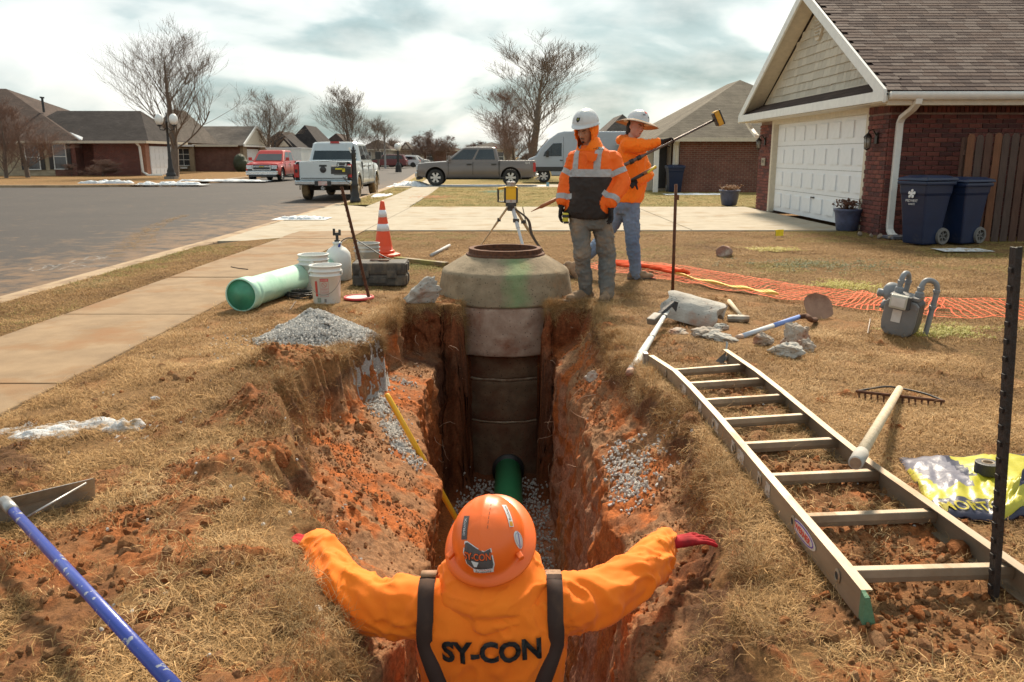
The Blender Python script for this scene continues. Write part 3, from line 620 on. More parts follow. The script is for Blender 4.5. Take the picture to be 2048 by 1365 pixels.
# ================================================================== COMMON MATERIALS
def brickmat(name, c1, c2, mortar, sc=1.0, axis='XZ', w=.23, h=.08):
    m = bpy.data.materials.new(name); m.use_nodes = True; t = m.node_tree; b = t.nodes['Principled BSDF']; co = N(t, 'ShaderNodeTexCoord')
    s = N(t, 'ShaderNodeSeparateXYZ'); t.links.new(co.outputs['Object'], s.inputs[0]); c = N(t, 'ShaderNodeCombineXYZ')
    t.links.new(math_(t, 'ADD', s.outputs[0], s.outputs[1]), c.inputs[0]); t.links.new(s.outputs[2], c.inputs[1])
    br = N(t, 'ShaderNodeTexBrick', offset=.5); t.links.new(c.outputs[0], br.inputs['Vector'])
    for k, v in (('Color1', c1), ('Color2', c2), ('Mortar', mortar)): br.inputs[k].default_value = (*v, 1)
    br.inputs['Scale'].default_value = sc; br.inputs['Mortar Size'].default_value = .008; br.inputs['Brick Width'].default_value = w; br.inputs['Row Height'].default_value = h
    n = N(t, 'ShaderNodeTexNoise', i_Scale=1.5, i_Detail=6.0, i_Roughness=.7); t.links.new(co.outputs['Object'], n.inputs['Vector'])
    col = mix(t, 1.0, br.outputs['Color'], ramp(t, n.outputs['Fac'], [(.3, .7), (.7, 1.25)]), 'MULTIPLY')
    t.links.new(col, b.inputs['Base Color']); b.inputs['Roughness'].default_value = .9
    bp = N(t, 'ShaderNodeBump', i_Strength=.6, i_Distance=.01); bp.invert = True; t.links.new(br.outputs['Fac'], bp.inputs['Height']); t.links.new(bp.outputs[0], b.inputs['Normal']); return m
def roofmat(name, c1, c2):
    m = bpy.data.materials.new(name); m.use_nodes = True; t = m.node_tree; b = t.nodes['Principled BSDF']; co = N(t, 'ShaderNodeTexCoord')
    s = N(t, 'ShaderNodeSeparateXYZ'); t.links.new(co.outputs['Object'], s.inputs[0]); c = N(t, 'ShaderNodeCombineXYZ')
    t.links.new(math_(t, 'ADD', s.outputs[0], s.outputs[1]), c.inputs[0]); t.links.new(s.outputs[2], c.inputs[1])
    br = N(t, 'ShaderNodeTexBrick', offset=.37); t.links.new(c.outputs[0], br.inputs['Vector']); br.inputs['Color1'].default_value = (*c1, 1); br.inputs['Color2'].default_value = (*c2, 1)
    br.inputs['Mortar'].default_value = (*[k*.45 for k in c1], 1); br.inputs['Scale'].default_value = 1; br.inputs['Mortar Size'].default_value = .006; br.inputs['Brick Width'].default_value = .33; br.inputs['Row Height'].default_value = .075
    n = N(t, 'ShaderNodeTexNoise', i_Scale=.9, i_Detail=8.0, i_Roughness=.7); t.links.new(co.outputs['Object'], n.inputs['Vector'])
    col = mix(t, 1.0, br.outputs['Color'], ramp(t, n.outputs['Fac'], [(.3, .65), (.7, 1.35)]), 'MULTIPLY'); t.links.new(col, b.inputs['Base Color']); b.inputs['Roughness'].default_value = .95; b.inputs['Specular IOR Level'].default_value = .2
    n2 = N(t, 'ShaderNodeTexNoise', i_Scale=60.0, i_Detail=3.0); t.links.new(co.outputs['Object'], n2.inputs['Vector']); bp = N(t, 'ShaderNodeBump', i_Strength=.5, i_Distance=.01); t.links.new(n2.outputs['Fac'], bp.inputs['Height']); t.links.new(bp.outputs[0], b.inputs['Normal']); return m
BR = brickmat('red brick', (.19, .045, .03), (.11, .03, .025), (.26, .18, .14)); BR2 = brickmat('brown brick', (.20, .075, .05), (.14, .05, .035), (.24, .18, .14)); STN = brickmat('pale stone', (.42, .35, .24), (.34, .27, .18), (.30, .25, .18), 1, 'XZ', .45, .2)
RF1 = roofmat('dark brown roof', (.085, .058, .048), (.06, .042, .036)); RF2 = roofmat('weathered roof', (.17, .145, .11), (.13, .11, .085)); RF3 = roofmat('charcoal roof', (.05, .042, .04), (.035, .03, .03)); RF4 = roofmat('grey brown roof', (.13, .11, .095), (.10, .085, .075))
WP = pm('white paint', (.78, .77, .72), (.70, .69, .65), rough=.45, bump=.05, dirt=(.45, .38, .28), dsc=2.5, dlo=.62, dhi=.85)
TP = pm('tan painted trim', (.62, .55, .43), (.54, .48, .38), rough=.55, bump=.08, dirt=(.3, .24, .16), dlo=.62, dhi=.85)
GL = pm('window glass', (.045, .05, .055), (.07, .075, .08), sc=2, rough=.08, bump=0, spec=.8)
SHUT = pm('black shutter', (.02, .018, .018), (.03, .026, .024), rough=.5)
BLK = pm('black plastic', (.022, .021, .021), (.035, .033, .031), rough=.45, bump=.2, bsc=200)
SNOW = pm('old snow', (.66, .69, .72), (.54, .57, .60), sc=6, rough=.75, bump=.6, bsc=40, dist=.02, dirt=(.40, .30, .20), dsc=7, dlo=.60, dhi=.74)
DIRTYSNOW = pm('dirty snow', (.60, .61, .62), (.46, .44, .42), sc=9, rough=.8, bump=.7, bsc=45, dist=.02, dirt=(.34, .22, .11), dsc=9, dlo=.50, dhi=.66)
RUST = pm('rusty steel', (.16, .065, .03), (.085, .04, .025), sc=30, rough=.85, metal=.3, bump=.5, bsc=120, dist=.003)
STEEL = pm('worn steel', (.42, .41, .40), (.30, .29, .28), sc=12, rough=.42, metal=.85, bump=.1, dirt=(.20, .11, .06), dsc=6, dlo=.55, dhi=.75)
ALU = pm('weathered aluminium', (.37, .295, .215), (.27, .215, .155), sc=9, rough=.5, metal=.55, bump=.15, bsc=150, dist=.002, stretch=(1, .25, 1), dirt=(.30, .19, .11), dsc=7, dlo=.5, dhi=.75)
WOOD = pm('pale worn wood', (.66, .54, .38), (.50, .39, .25), sc=6, stretch=(6, 6, .6), rough=.7, bump=.3, dirt=(.33, .19, .09), dlo=.55, dhi=.8)

# ================================================================== BIG BRICK HOUSE ON THE RIGHT
HX, HY0, HY1, EZ, RY, RZ = 6.65, 15.0, 22.75, 2.44, 18.85, 4.86
H = thing('brick_house', 'red brick house with white double garage door and brown shingled gable roof', 'house', (HX, HY0, .06))
MORT = pm('grey mortar', (.30, .21, .165), (.22, .15, .12), rough=.95, bump=.4, bsc=100)
wl = MB().bx(HX+.015, 17, HY0+.015, HY0+.25, -.1, EZ+.02).bx(HX+.015, HX+.25, HY0+.26, 15.88, -.1, EZ-.05).bx(HX+.015, HX+.25, 21.72, HY1, -.1, EZ-.05).bx(HX+.015, HX+.25, 15.88, 21.72, 2.32, EZ-.05).bx(HX+.3, 17, HY1-.25, HY1, -.1, EZ).build('wall', MORT, H, True)
BM = [pm('brick red', (.175, .05, .038), (.13, .038, .03), sc=14, rough=.9, bump=.4), pm('brick dark', (.075, .028, .025), (.11, .035, .03), sc=14, rough=.9, bump=.4), pm('brick orange red', (.22, .068, .045), (.17, .052, .038), sc=14, rough=.9, bump=.4)]
def brick_mesh(k, L=.222, h=.068, d=.03):
    return MB().box((0, 0, 0), (L, d, h)).build  # placeholder signature
bmeshes = {}
def bmesh_for(L, mi, vert=False, d=.03):
    key_ = (round(L, 3), mi, vert)
    if key_ not in bmeshes:
        m = MB(); m.box((0, 0, 0), (L, d, .068) if not vert else (.068, d, L)); me = m.mesh('brick'); bm = bmesh.new(); bm.from_mesh(me)
        bmesh.ops.bevel(bm, geom=bm.edges[:], offset=.004, segments=1, affect='EDGES'); bmesh.ops.recalc_face_normals(bm, faces=bm.faces); bm.to_mesh(me); bm.free(); me.materials.append(BM[mi]); bmeshes[key_] = me
    return bmeshes[key_]
br = []
def course_wall(o, ux, length, z0, z1, rot):
    z = z0 + .04; r = 0
    while z < z1:
        x = -.115 if r % 2 else 0
        while x < length - .02:
            a = max(0, x) + .005; b_ = min(length, x + .232) - .005
            if b_ - a > .05:
                p = Vector(o) + Vector(ux)*((a + b_)/2); q = random.random(); br.append(((p.x, p.y, z), rot, b_ - a, 0 if q < .5 else 1 if q < .82 else 2, False))
            x += .232
        z += .08; r += 1
ztop = 2.16
course_wall((HX, HY0, 0), (1, 0, 0), 3.1, -.02, ztop, 0); course_wall((HX, HY0 + .016, 0), (0, 1, 0), .87, -.02, ztop, PI/2); course_wall((HX, 21.73, 0), (0, 1, 0), 1.02, -.02, ztop + .1, PI/2)
for k in range(38): br.append(((HX + .04 + k*.08, HY0, ztop + .11), 0, .2, random.choice((0, 1, 1)), True))
for k in range(11): br.append(((HX, HY0 + .06 + k*.08, ztop + .11), PI/2, .2, random.choice((0, 1)), True))
br.sort(key=lambda b_: math.dist(b_[0], (2, 0, 1.4)) + (40 if b_[0][0] > 7.3 and b_[0][2] < 1.0 and b_[1] == 0 else 0))
rest = MB(); Hi = bpy_mat[H.name].inverted()
wlo = Vector(wl.location)
for i, (p, rz, L, mi, vt) in enumerate(br):
    if i < 300:
        o = link('brick', bmesh_for(.232*round(L/.0232)/10 - .0 if False else round(L, 3), mi, vt), wl); o.location = Hi @ Vector(p); o.rotation_euler = (0, 0, rz)
    else:
        rest.mi = mi; d_ = (L, .03, .068) if not vt else (.068, .03, L)
        rest.box(p, d_ if rz == 0 else (d_[1], d_[0], d_[2]))
if rest.v: tag(rest.build('brick', BM, wl, False), kind='stuff').matrix_local = Hi
def child_world(mb, name, mats, parent, root, **kw):
    inv = bpy_mat[root.name].inverted(); mb.v = [tuple(inv @ Vector(v)) for v in mb.v]; return mb.build(name, mats, parent, **kw)
# roof
slope = math.atan2(RZ - EZ, RY - 14.4); SL = math.hypot(RZ - EZ, RY - 14.4)
r_ = MB(); 
for s_ in (0, 1):
    ya = 14.4 if s_ == 0 else 2*RY - 14.4; q = [(6.27, ya, EZ+.05), (17.5, ya, EZ+.05), (17.5, RY, RZ+.05), (6.27, RY, RZ+.05)]; r_.prism(q, (0, 0, -.045))
roof = r_.build('roof', roofmat('roof underlay', (.07, .05, .045), (.06, .045, .04)), H, True)
SHM = [pm('shingle brown', (.125, .085, .07), (.095, .065, .055), sc=40, rough=.95, bump=.6, bsc=250, dist=.003, spec=.2), pm('shingle grey', (.165, .125, .105), (.12, .09, .08), sc=40, rough=.95, bump=.6, bsc=250, dist=.003, spec=.2), pm('shingle dark', (.085, .055, .048), (.06, .042, .038), sc=40, rough=.95, bump=.6, bsc=250, dist=.003, spec=.2)]
shm = []
for m_ in SHM:
    for L in (.33, .25):
        q = MB().box((0, 0, 0), (L - .006, .155, .013)); me = q.mesh('shingle'); me.materials.append(m_); shm.append(me)
sh = []
ny_ = int(SL/.143)
for j in range(ny_ + 1):
    x = 6.25 + (j*37 % 10)*.03 - .15
    d = j*.143 + .06; yy = 14.36 + d*math.cos(slope); zz = EZ + .06 + d*math.sin(slope)
    while x < 12.4:
        k = random.randrange(6); L = .33 if k % 2 == 0 else .25
        if x + L > 6.27: sh.append(((max(x + L/2, 6.26 + L/2), yy, zz + (.004 if x < 6.26 else 0)), k))
        x += L
sh.sort(key=lambda s: math.dist(s[0], (0, 0, 1.4)))
rr_ = MB()
for i, (p, k) in enumerate(sh):
    if i < 300:
        o = link('shingle', shm[k], roof); o.location = Hi @ Vector(p); o.rotation_euler = (slope - .06, 0, 0)
    else: rr_.mi = k//2; rr_.box(p, ((.324 if k % 2 == 0 else .244), .155, .013), (slope - .06, 0, 0))
tag(child_world(rr_, 'shingle', SHM, roof, H), kind='stuff')
# gable: fascia boards, soffit, pent skirt, shakes, vent
fa = MB(); e1 = 14.33; e2 = 2*RY - e1
for ya in (e1, e2):
    sgn_ = 1 if ya < RY else -1
    fa.prism([(6.2, ya, EZ - .14), (6.2, ya, EZ + .075), (6.2, RY, RZ + .075), (6.2, RY, RZ - .14)], (.045, 0, 0))
fa.build('bargeboard', WP, H, True)
MB().bx(6.21, 6.64, e1 + .05, e1 + .10, EZ - .12, EZ + .03).prism([(6.226, e1 + .12, EZ - .12), (6.226, e1 + .5, EZ - .12), (6.226, e1 + .5, EZ + .20), (6.226, e1 + .12, EZ + .02)], (.4, 0, 0)).build('cornice_return', WP, H, True)
MB().box((6.221, RY, EZ - .03), (.05, e2 - e1 + .02, .17)).build('fascia', WP, H, True)
so_ = MB()
for ya in (e1 + .05, e2 - .05): so_.prism([(6.25, ya, EZ - .02), (6.66, ya, EZ - .02), (6.66, RY, RZ - .03), (6.25, RY, RZ - .03)], (0, 0, .03))
so_.build('soffit', TP, H, True)
MB().prism([(6.24, e1 + .1, EZ - .12), (6.67, e1 + .1, EZ - .12), (6.67, e2 - .1, EZ - .12), (6.24, e2 - .1, EZ - .12)], (0, 0, -.02)).build('soffit', TP, H, True)
MB().prism([(6.24, e1 + .12, EZ + .06), (6.66, e1 + .42, EZ + .30), (6.66, e2 - .42, EZ + .30), (6.24, e2 - .12, EZ + .06)], (0, 0, -.03)).build('pent_roof', RF1, H, True)
gbl = MB().prism([(6.68, e1 + .3, EZ + .1), (6.68, e2 - .3, EZ + .1), (6.68, RY, RZ - .12)], (.1, 0, 0)).build('gable', TP, H, True)
SK = [pm('cream shake', (.60, .55, .45), (.54, .49, .40), sc=10, stretch=(8, 8, 1), rough=.75, bump=.3), pm('cream shake darker', (.53, .48, .39), (.47, .43, .35), sc=10, stretch=(8, 8, 1), rough=.75, bump=.3)]
skm = {}
z = EZ + .36; j = 0
while z < RZ - .25:
    half = (RZ - .16 - z)/(RZ - EZ)*(RY - 14.4) - .1; y_ = RY - half + (.0 if j % 2 else .09)
    while y_ < RY + half - .1:
        w_ = random.choice((.17, .22, .28)); m_ = random.randrange(2)
        if (w_, m_) not in skm:
            q = MB().box((0, 0, 0), (.018, w_ - .008, .205)); me = q.mesh('shake'); me.materials.append(SK[m_]); skm[(w_, m_)] = me
        o = link('shake', skm[(w_, m_)], gbl); o.location = Hi @ Vector((6.668, y_ + w_/2, z + random.uniform(-.006, .006))); o.rotation_euler = (0, R(8), 0); y_ += w_
    z += .185; j += 1
MB().box((6.655, RY, EZ + .285), (.03, 2*(RZ - .16 - EZ - .285)/(RZ - EZ)*(RY - 14.4), .05)).build('trim_board', TP, H, True)
vz = 4.18; oct_ = [(6.6, RY + .24*math.cos(PI/8 + k*PI/4), vz + .33*math.sin(PI/8 + k*PI/4)) for k in range(8)]
vent = MB().prism(oct_, (.06, 0, 0)).build('gable_vent', TP, H, True)
SLT = pm('vent slat', (.50, .45, .37), (.44, .40, .33))
for k in range(7):
    zz = vz - .22 + k*.073; hw = .19 if abs(zz - vz) < .13 else .12
    child_world(MB().box((6.59, RY, zz), (.05, 2*hw, .022), (0, R(35), 0)), 'slat', SLT, vent, H)
# garage door with raised panels
DW = pm('garage door white', (.78, .80, .82), (.74, .76, .78), rough=.4, bump=.05, dirt=(.55, .48, .38), dsc=1.2, dlo=.66, dhi=.9)
gd = MB().bx(HX + .12, HX + .16, 15.98, 21.6, .06, 2.2).build('garage_door', DW, H, True)
pmsh = MB().box((0, 0, 0), (.05, .50, .36)).mesh('panel'); bm = bmesh.new(); bm.from_mesh(pmsh); bmesh.ops.bevel(bm, geom=[e for e in bm.edges], offset=.022, segments=2, affect='EDGES'); bmesh.ops.recalc_face_normals(bm, faces=bm.faces); bm.to_mesh(pmsh); bm.free(); pmsh.materials.append(DW)
for r0 in range(4):
    for c_ in range(8):
        o = link('panel', pmsh, gd); o.location = Hi @ Vector((HX + .118, 16.34 + c_*.7, .34 + r0*.535))
for r0 in range(1, 4): child_world(MB().bx(HX + .117, HX + .121, 15.98, 21.6, .06 + r0*.535 - .006, .06 + r0*.535 + .006), 'seam', pm('seam grey', (.4, .4, .39)), gd, H)
child_world(MB().bx(HX + .08, HX + .12, 18.72, 18.88, .5, .53), 'handle', BLK, gd, H)
MB().bx(HX - .012, HX + .12, 15.86, 15.98, .02, 2.2).bx(HX - .012, HX + .12, 21.6, 21.74, .02, 2.2).bx(HX - .014, HX + .12, 15.86, 21.74, 2.2, 2.36).build('door_frame', TP, H, True)
# gutter and downspouts
gut = MB(); gut.smooth = True; gut.prism([(6.3, 14.23, EZ + .03), (6.3, 14.23, EZ - .03), (6.3, 14.27, EZ - .09), (6.3, 14.36, EZ - .10), (6.3, 14.37, EZ + .03)], (11, 0, 0)); gut.smooth = False
gut.build('gutter', WP, H, True)
MB().bx(6.3, 17, 14.372, 14.42, EZ - .18, EZ + .0).bx(6.3, 17, 14.42, 15.02, EZ - .16, EZ - .13).build('fascia', TP, H, True)
def spout(pts, w=.085, d=.06): 
    q = MB(); path = [Vector(p) for p in pts]; V = []; n = len(path)
    for i, p in enumerate(path):
        t_ = (path[min(i+1, n-1)] - path[max(i-1, 0)]).normalized(); a = Vector((1, 0, 0)); b_ = t_.cross(a).normalized()
        V.append([p + a*w*.5 + b_*d*.5, p - a*w*.5 + b_*d*.5, p - a*w*.5 - b_*d*.5, p + a*w*.5 - b_*d*.5])
    q.loft(V); return q
spout([(6.78, 14.3, EZ - .08), (6.78, 14.31, EZ - .14), (6.79, 14.5, EZ - .24), (6.80, 14.88, EZ - .36), (6.80, 14.95, EZ - .45), (6.80, 14.95, .22), (6.80, 14.93, .12), (6.8, 14.82, .05), (6.8, 14.72, .03)], .11, .075).build('downspout', WP, H, True, bevel=.006, seg=1)
spout([(6.45, 23.45, EZ - .08), (6.55, 23.3, EZ - .3), (6.6, 22.9, EZ - .5)], .1, .07).build('downspout', WP, H, True)
def lantern(x, y_, z_):
    l = MB(); l.box((x + .0, y_, z_ + .02), (.03, .1, .2)); l.tube([(x, y_, z_ + .05), (x - .08, y_, z_ + .17), (x - .15, y_, z_ + .15), (x - .16, y_, z_ + .10)], .012, 6); l.lathe([(.02, .11), (.075, .05), (.08, .03), (.06, .03)], 8, Matrix.Translation((x - .16, y_, z_)))
    for k in range(4): g = PI/4 + k*PI/2; l.tube([(x - .16 + .065*math.cos(g), y_ + .065*math.sin(g), z_ + .03), (x - .16 + .05*math.cos(g), y_ + .05*math.sin(g), z_ - .17)], .006, 5)
    l.lathe([(.0, -.2), (.055, -.17), (.055, -.16), (.0, -.16)], 8, Matrix.Translation((x - .16, y_, z_)))
    o = l.build('wall_lantern', pm('bronze lantern', (.035, .026, .02), rough=.4, metal=.6), H, True)
    g = MB(); g.smooth = True; g.lathe([(.045, -.155), (.058, .025)], 10, Matrix.Translation((x - .16, y_, z_))); child_world(g, 'glass', pm('lantern glass', (.30, .27, .22), rough=.15, bump=0, spec=.7), o, H)
lantern(6.62, 15.42, 1.72); lantern(6.62, 22.2, 1.78)
pl = MB().box((6.61, 22.2, 1.28), (.03, .3, .2)).build('number_plaque', pm('plaque stone', (.36, .30, .22)), H, True, bevel=.01)
def text_mesh(s, size, mat, name='lettering', off=0.0, ext=.001, width=None, shear=0):
    c = bpy.data.curves.new(name, 'FONT'); c.body = s; c.size = size; c.extrude = ext; c.offset = off; c.align_x = 'CENTER'; c.align_y = 'CENTER'; c.resolution_u = 3; c.shear = shear
    o = bpy.data.objects.new(name, c); COL.objects.link(o); dg = bpy.context.evaluated_depsgraph_get(); me = bpy.data.meshes.new_from_object(o.evaluated_get(dg)); bpy.data.objects.remove(o)
    me.name = name; me.materials.clear(); me.materials.append(mat)
    if width:
        co = np.empty(len(me.vertices)*3); me.vertices.foreach_get('co', co); co = co.reshape(-1, 3); w0 = co[:, 0].max() - co[:, 0].min(); co[:, 0] *= width/w0; me.vertices.foreach_set('co', co.ravel())
    return me
INKW = pm('white ink', (.75, .75, .74), bump=0, rough=.6); INKB = pm('black ink', (.015, .015, .015), bump=0, rough=.6); INKR = pm('red ink', (.62, .07, .05), bump=0, rough=.6); INKY = pm('yellow ink', (.72, .62, .05), bump=0, rough=.55)
def put_text(s, size, mat, loc, rot, parent=None, **kw):
    o = link('lettering', text_mesh(s, size, mat, **kw), parent); M = Matrix.Translation(loc) @ Euler(rot).to_matrix().to_4x4()
    if parent is not None:
        r_p = parent
        M = bpy_mat[r_p.name].inverted() @ M if r_p.name in bpy_mat else M
    o.matrix_local = M; return o
o = put_text('927', .1, INKB, (6.592, 22.2, 1.28), (PI/2, 0, -PI/2), H)

# ---------- fence of boards beside the bins
PLM = [pm('fence board warm', (.11, .055, .036), (.075, .038, .026), sc=5, stretch=(10, 10, .7), rough=.9, bump=.5), pm('fence board grey', (.10, .065, .05), (.065, .042, .034), sc=5, stretch=(10, 10, .7), rough=.9, bump=.5), pm('fence board orange', (.20, .085, .04), (.14, .06, .03), sc=5, stretch=(10, 10, .7), rough=.9, bump=.5)]
def fence(label, x0, x1, y0, y1, h, n, mats, gap=.02, zb=0.02, first=None):
    F = thing('wooden_fence', label, 'fence', (x0, y0, zb)); L = math.hypot(x1 - x0, y1 - y0); a = math.atan2(y1 - y0, x1 - x0); M = Matrix.Translation((x0, y0, zb)) @ Matrix.Rotation(a, 4, 'Z'); bpy_mat[F.name] = M; F.rotation_euler = (0, 0, a)
    for z_ in (.35, h*.5, h - .3): MB().bx(0, L, .03, .07, z_ - .045, z_ + .045).build('rail', mats[0], F)
    for k in range(2 + int(L/2.4)): MB().bx(k*2.4, k*2.4 + .09, .07, .16, -.1, h - .05).build('post', mats[0], F)
    w = L/n; ms_ = []
    for m_ in mats:
        q = MB(); q.prism([(0, 0, 0), (w - gap, 0, 0), (w - gap, 0, h - .05), (w - gap - .03, 0, h), (.03, 0, h), (0, 0, h - .05)], (0, .018, 0)); me = q.mesh('plank'); me.materials.append(m_); ms_.append(me)
    for k in range(n):
        o = link('plank', ms_[(first if first is not None and k == 0 else random.randrange(len(mats)))], F); o.location = (k*w + gap/2, random.uniform(-.006, .006), random.uniform(-.02, .02)); o.rotation_euler = (0, random.uniform(-.006, .006), 0)
    return F
fence('dark brown board fence standing behind the blue bins at the brick house', 7.50, 10.9, 14.0, 14.0, 1.78, 23, PLM, .03, .0, 2)
fence('weathered grey board fence behind the far planter, beside the neighbouring house', 9.0, 12.2, 29.0, 29.0, 1.6, 26, [pm('grey board', (.33, .27, .19), (.24, .19, .13), sc=5, stretch=(10, 10, .7), rough=.9, bump=.4), pm('grey board dark', (.26, .21, .15), (.19, .15, .10), sc=5, stretch=(10, 10, .7), rough=.9, bump=.4)], .02, 0)

# ================================================================== OTHER HOUSES
def hip(m, x0, x1, y0, y1, ze, zr, inx, iny=None, o=.4, t=.14):
    x0 -= o; x1 += o; y0 -= o; y1 += o; w = min(x1 - x0, y1 - y0)/2
    if x1 - x0 > y1 - y0: a, b_ = (x0 + inx, (y0+y1)/2, zr), (x1 - inx, (y0+y1)/2, zr)
    else: a, b_ = ((x0+x1)/2, y0 + inx, zr), ((x0+x1)/2, y1 - inx, zr)
    V = [(x0,y0,ze),(x1,y0,ze),(x1,y1,ze),(x0,y1,ze),a,b_]
    F = [(0,1,5,4),(1,2,5),(2,3,4,5),(3,0,4)] if x1 - x0 > y1 - y0 else [(0,1,4),(1,2,5,4),(2,3,5),(3,0,4,5)]
    m.add(V, F + [(3,2,1,0)])
def trim_band(m, x0, x1, y0, y1, ze, o=.42, h=.16):
    m.bx(x0-o, x1+o, y0-o, y0-o+.05, ze-h, ze+.02); m.bx(x1+o-.05, x1+o, y0-o+.05, y1+o, ze-h, ze+.02); m.bx(x0-o, x0-o+.05, y0-o+.05, y1+o, ze-h, ze+.02); m.bx(x0-o+.05, x1+o-.05, y0-o+.05, y0+.02, ze-h+.02, ze-h+.05)
def window(Hh, x, y_, z_, w, h, shut=False, panes=2, cols=1, side=0):
    f = MB(); t_ = .06; yf = y_ - .05
    f.bx(x-w/2-t_, x-w/2, yf, y_+.02, z_-h/2, z_+h/2).bx(x+w/2, x+w/2+t_, yf, y_+.02, z_-h/2, z_+h/2).bx(x-w/2-t_, x+w/2+t_, yf-.005, y_+.02, z_+h/2, z_+h/2+t_).bx(x-w/2-t_-.03, x+w/2+t_+.03, yf-.03, y_+.02, z_-h/2-t_, z_-h/2)
    for k in range(1, panes): f.bx(x-w/2, x+w/2, yf+.01, y_+.01, z_-h/2+h*k/panes-.025, z_-h/2+h*k/panes+.025)
    for k in range(1, cols): f.bx(x-w/2+w*k/cols-.02, x-w/2+w*k/cols+.02, yf+.012, y_+.01, z_-h/2, z_+h/2)
    fo = f.build('window', WP, Hh, True); child_world(MB().bx(x-w/2, x+w/2, y_-.015, y_+.015, z_-h/2, z_+h/2), 'pane', GL, fo, Hh)
    if shut:
        for s_ in (-1, 1): child_world(MB().bx(x+s_*(w/2+.1), x+s_*(w/2+.38), y_-.06, y_+.01, z_-h/2-.05, z_+h/2+.05), 'shutter', SHUT, fo, Hh)
def gdoor(Hh, x0, x1, y_, z0, z1):
    g = MB().bx(x0, x1, y_-.03, y_+.03, z0, z1).build('garage_door', DW, Hh, True)
    nxp = 4; w = (x1-x0)/nxp; h = (z1-z0)/4
    for i in range(nxp):
        for j in range(4): child_world(MB().bx(x0+w*i+.08, x0+w*(i+1)-.08, y_-.05, y_-.02, z0+h*j+.09, z0+h*(j+1)-.09), 'panel', DW, g, Hh)
    MB().bx(x0-.14, x0, y_-.05, y_+.05, z0, z1).bx(x1, x1+.14, y_-.05, y_+.05, z0, z1).bx(x0-.14, x1+.14, y_-.052, y_+.05, z1, z1+.16).build('door_frame', WP, Hh, True)
def XY(px, Y): return AY(px, 320, Y).x
# A: big house at the left edge
Ya = 62.0; a0, a1, a2, a3, a4 = -62, XY(108, Ya), XY(152, Ya), XY(276, Ya), XY(338, Ya)
A_ = thing('brick_house', 'long dark-roofed house at the left edge with pale stone wall and attached garage', 'house', (a2, Ya, 0))
MB().bx(a0, a1 - .02, Ya, Ya + 10, 0, 2.45).build('wall', STN, A_, True); MB().bx(a1, a2, Ya, Ya + 10, 0, 2.45).build('wall', BR, A_, True)
MB().bx(a2 + .02, a3 + .45, Ya + 1.1, Ya + 6.2, 0, 2.45).build('wall', BR, A_, True); MB().bx(a2 + 1.2, a3, Ya + .3, Ya + 1.08, 0, 2.45).build('wall', BR, A_, True)
MB().bx(a3 + .02, a3 + .52, Ya + .2, Ya + .85, 0, 2.44).build('pillar', pm('orange brick', (.36, .16, .09), (.28, .12, .07)), A_, True)
def side_door(Hh, x, y0, y1, z1):
    g = MB().bx(x, x + .05, y0, y1, 0, z1).build('garage_door', DW, Hh, True); n = 6; w = (y1 - y0)/n; h = z1/4
    for i in range(n):
        for j in range(4): child_world(MB().bx(x + .04, x + .07, y0 + w*i + .08, y0 + w*(i+1) - .08, h*j + .08, h*(j+1) - .08), 'panel', DW, g, Hh)
side_door(A_, a3 + .5, Ya + .9, Ya + 5.4, 2.15)
m = MB(); hip(m, a0, a2 + .2, Ya, Ya + 15, 2.5, 6.75, 9.5); m.build('roof', RF1, A_, True)
m = MB(); hip(m, a2 - 5, a3 + .5, Ya + .4, Ya + 8, 2.5, 4.85, 2.2); m.build('roof', RF3, A_, True)
m = MB(); hip(m, a2 + 3, a3 + .45, Ya + 5, Ya + 15, 2.5, 5.2, 4.0); m.build('roof', RF4, A_, True)
m = MB(); trim_band(m, a0, a3 + .5, Ya, Ya + 7, 2.5); m.build('gutter', TP, A_, True)
MB().tube([(a3 + .1, Ya - .3, 2.4), (a3 + .25, Ya - .1, 2.1), (a3 + .3, Ya - .05, .3), (a3 + .7, Ya - .1, .05), (a3 + 1.8, Ya - .2, .04)], .09, 6).build('downspout', WP, A_, True)
MB().tube([(a1 - .25, Ya - .3, 2.4), (a1 - .5, Ya - .06, 2.2)], .06, 6).build('downspout', WP, A_, True)
window(A_, XY(66, Ya), Ya, 1.35, .95, 1.7, True); window(A_, XY(121, Ya), Ya, 1.4, .85, 1.75, True)
MB().tube([AY(88, 225, Ya + 4), AY(84, 196, Ya + 4)], .09, 8).tube([AY(84, 197, Ya + 4), AY(84, 194, Ya + 4)], .17, 8).build('vent_pipe', BLK, A_, True)
MB().prism([AY(140, 266, Ya + .25), AY(160, 281, Ya - .4), AY(164, 281, Ya - .4), AY(166, 276, Ya)], (0, -.06, .05)).build('snow_patch', SNOW, A_, True)
# C: neighbour with two white gables
Yc = 80.0; X = lambda p: XY(p, Yc)
C_ = thing('brick_house', 'low brick house with grey roof and a white gable at each end', 'house', (X(430), Yc, 0))
MB().bx(X(390), X(481), Yc, Yc + 9, 0, 2.4).build('wall', BR2, C_, True); MB().bx(X(346), X(390) - .02, Yc - .4, Yc + 8, 0, 2.4).build('wall', pm('buff stone', (.33, .25, .16), (.24, .17, .10), sc=3), C_, True)
MB().bx(X(481) + .02, X(481) + .3, Yc, Yc + 1.2, 0, 2.38).bx(X(481) + .02, X(481) + .3, Yc + 5.6, Yc + 7.6, 0, 2.38).build('pillar', pm('buff stone', (.33, .25, .16)), C_, True)
xr = X(481) + .55; m = MB(); ym = Yc + 3.7; zr_ = AY(503, 253, ym).z
m.prism([(X(360), Yc - .45, 2.42), (X(360), ym, zr_), (X(360), Yc + 7.9, 2.42)], (xr - X(360), 0, 0)); m.build('roof', RF4, C_, True)
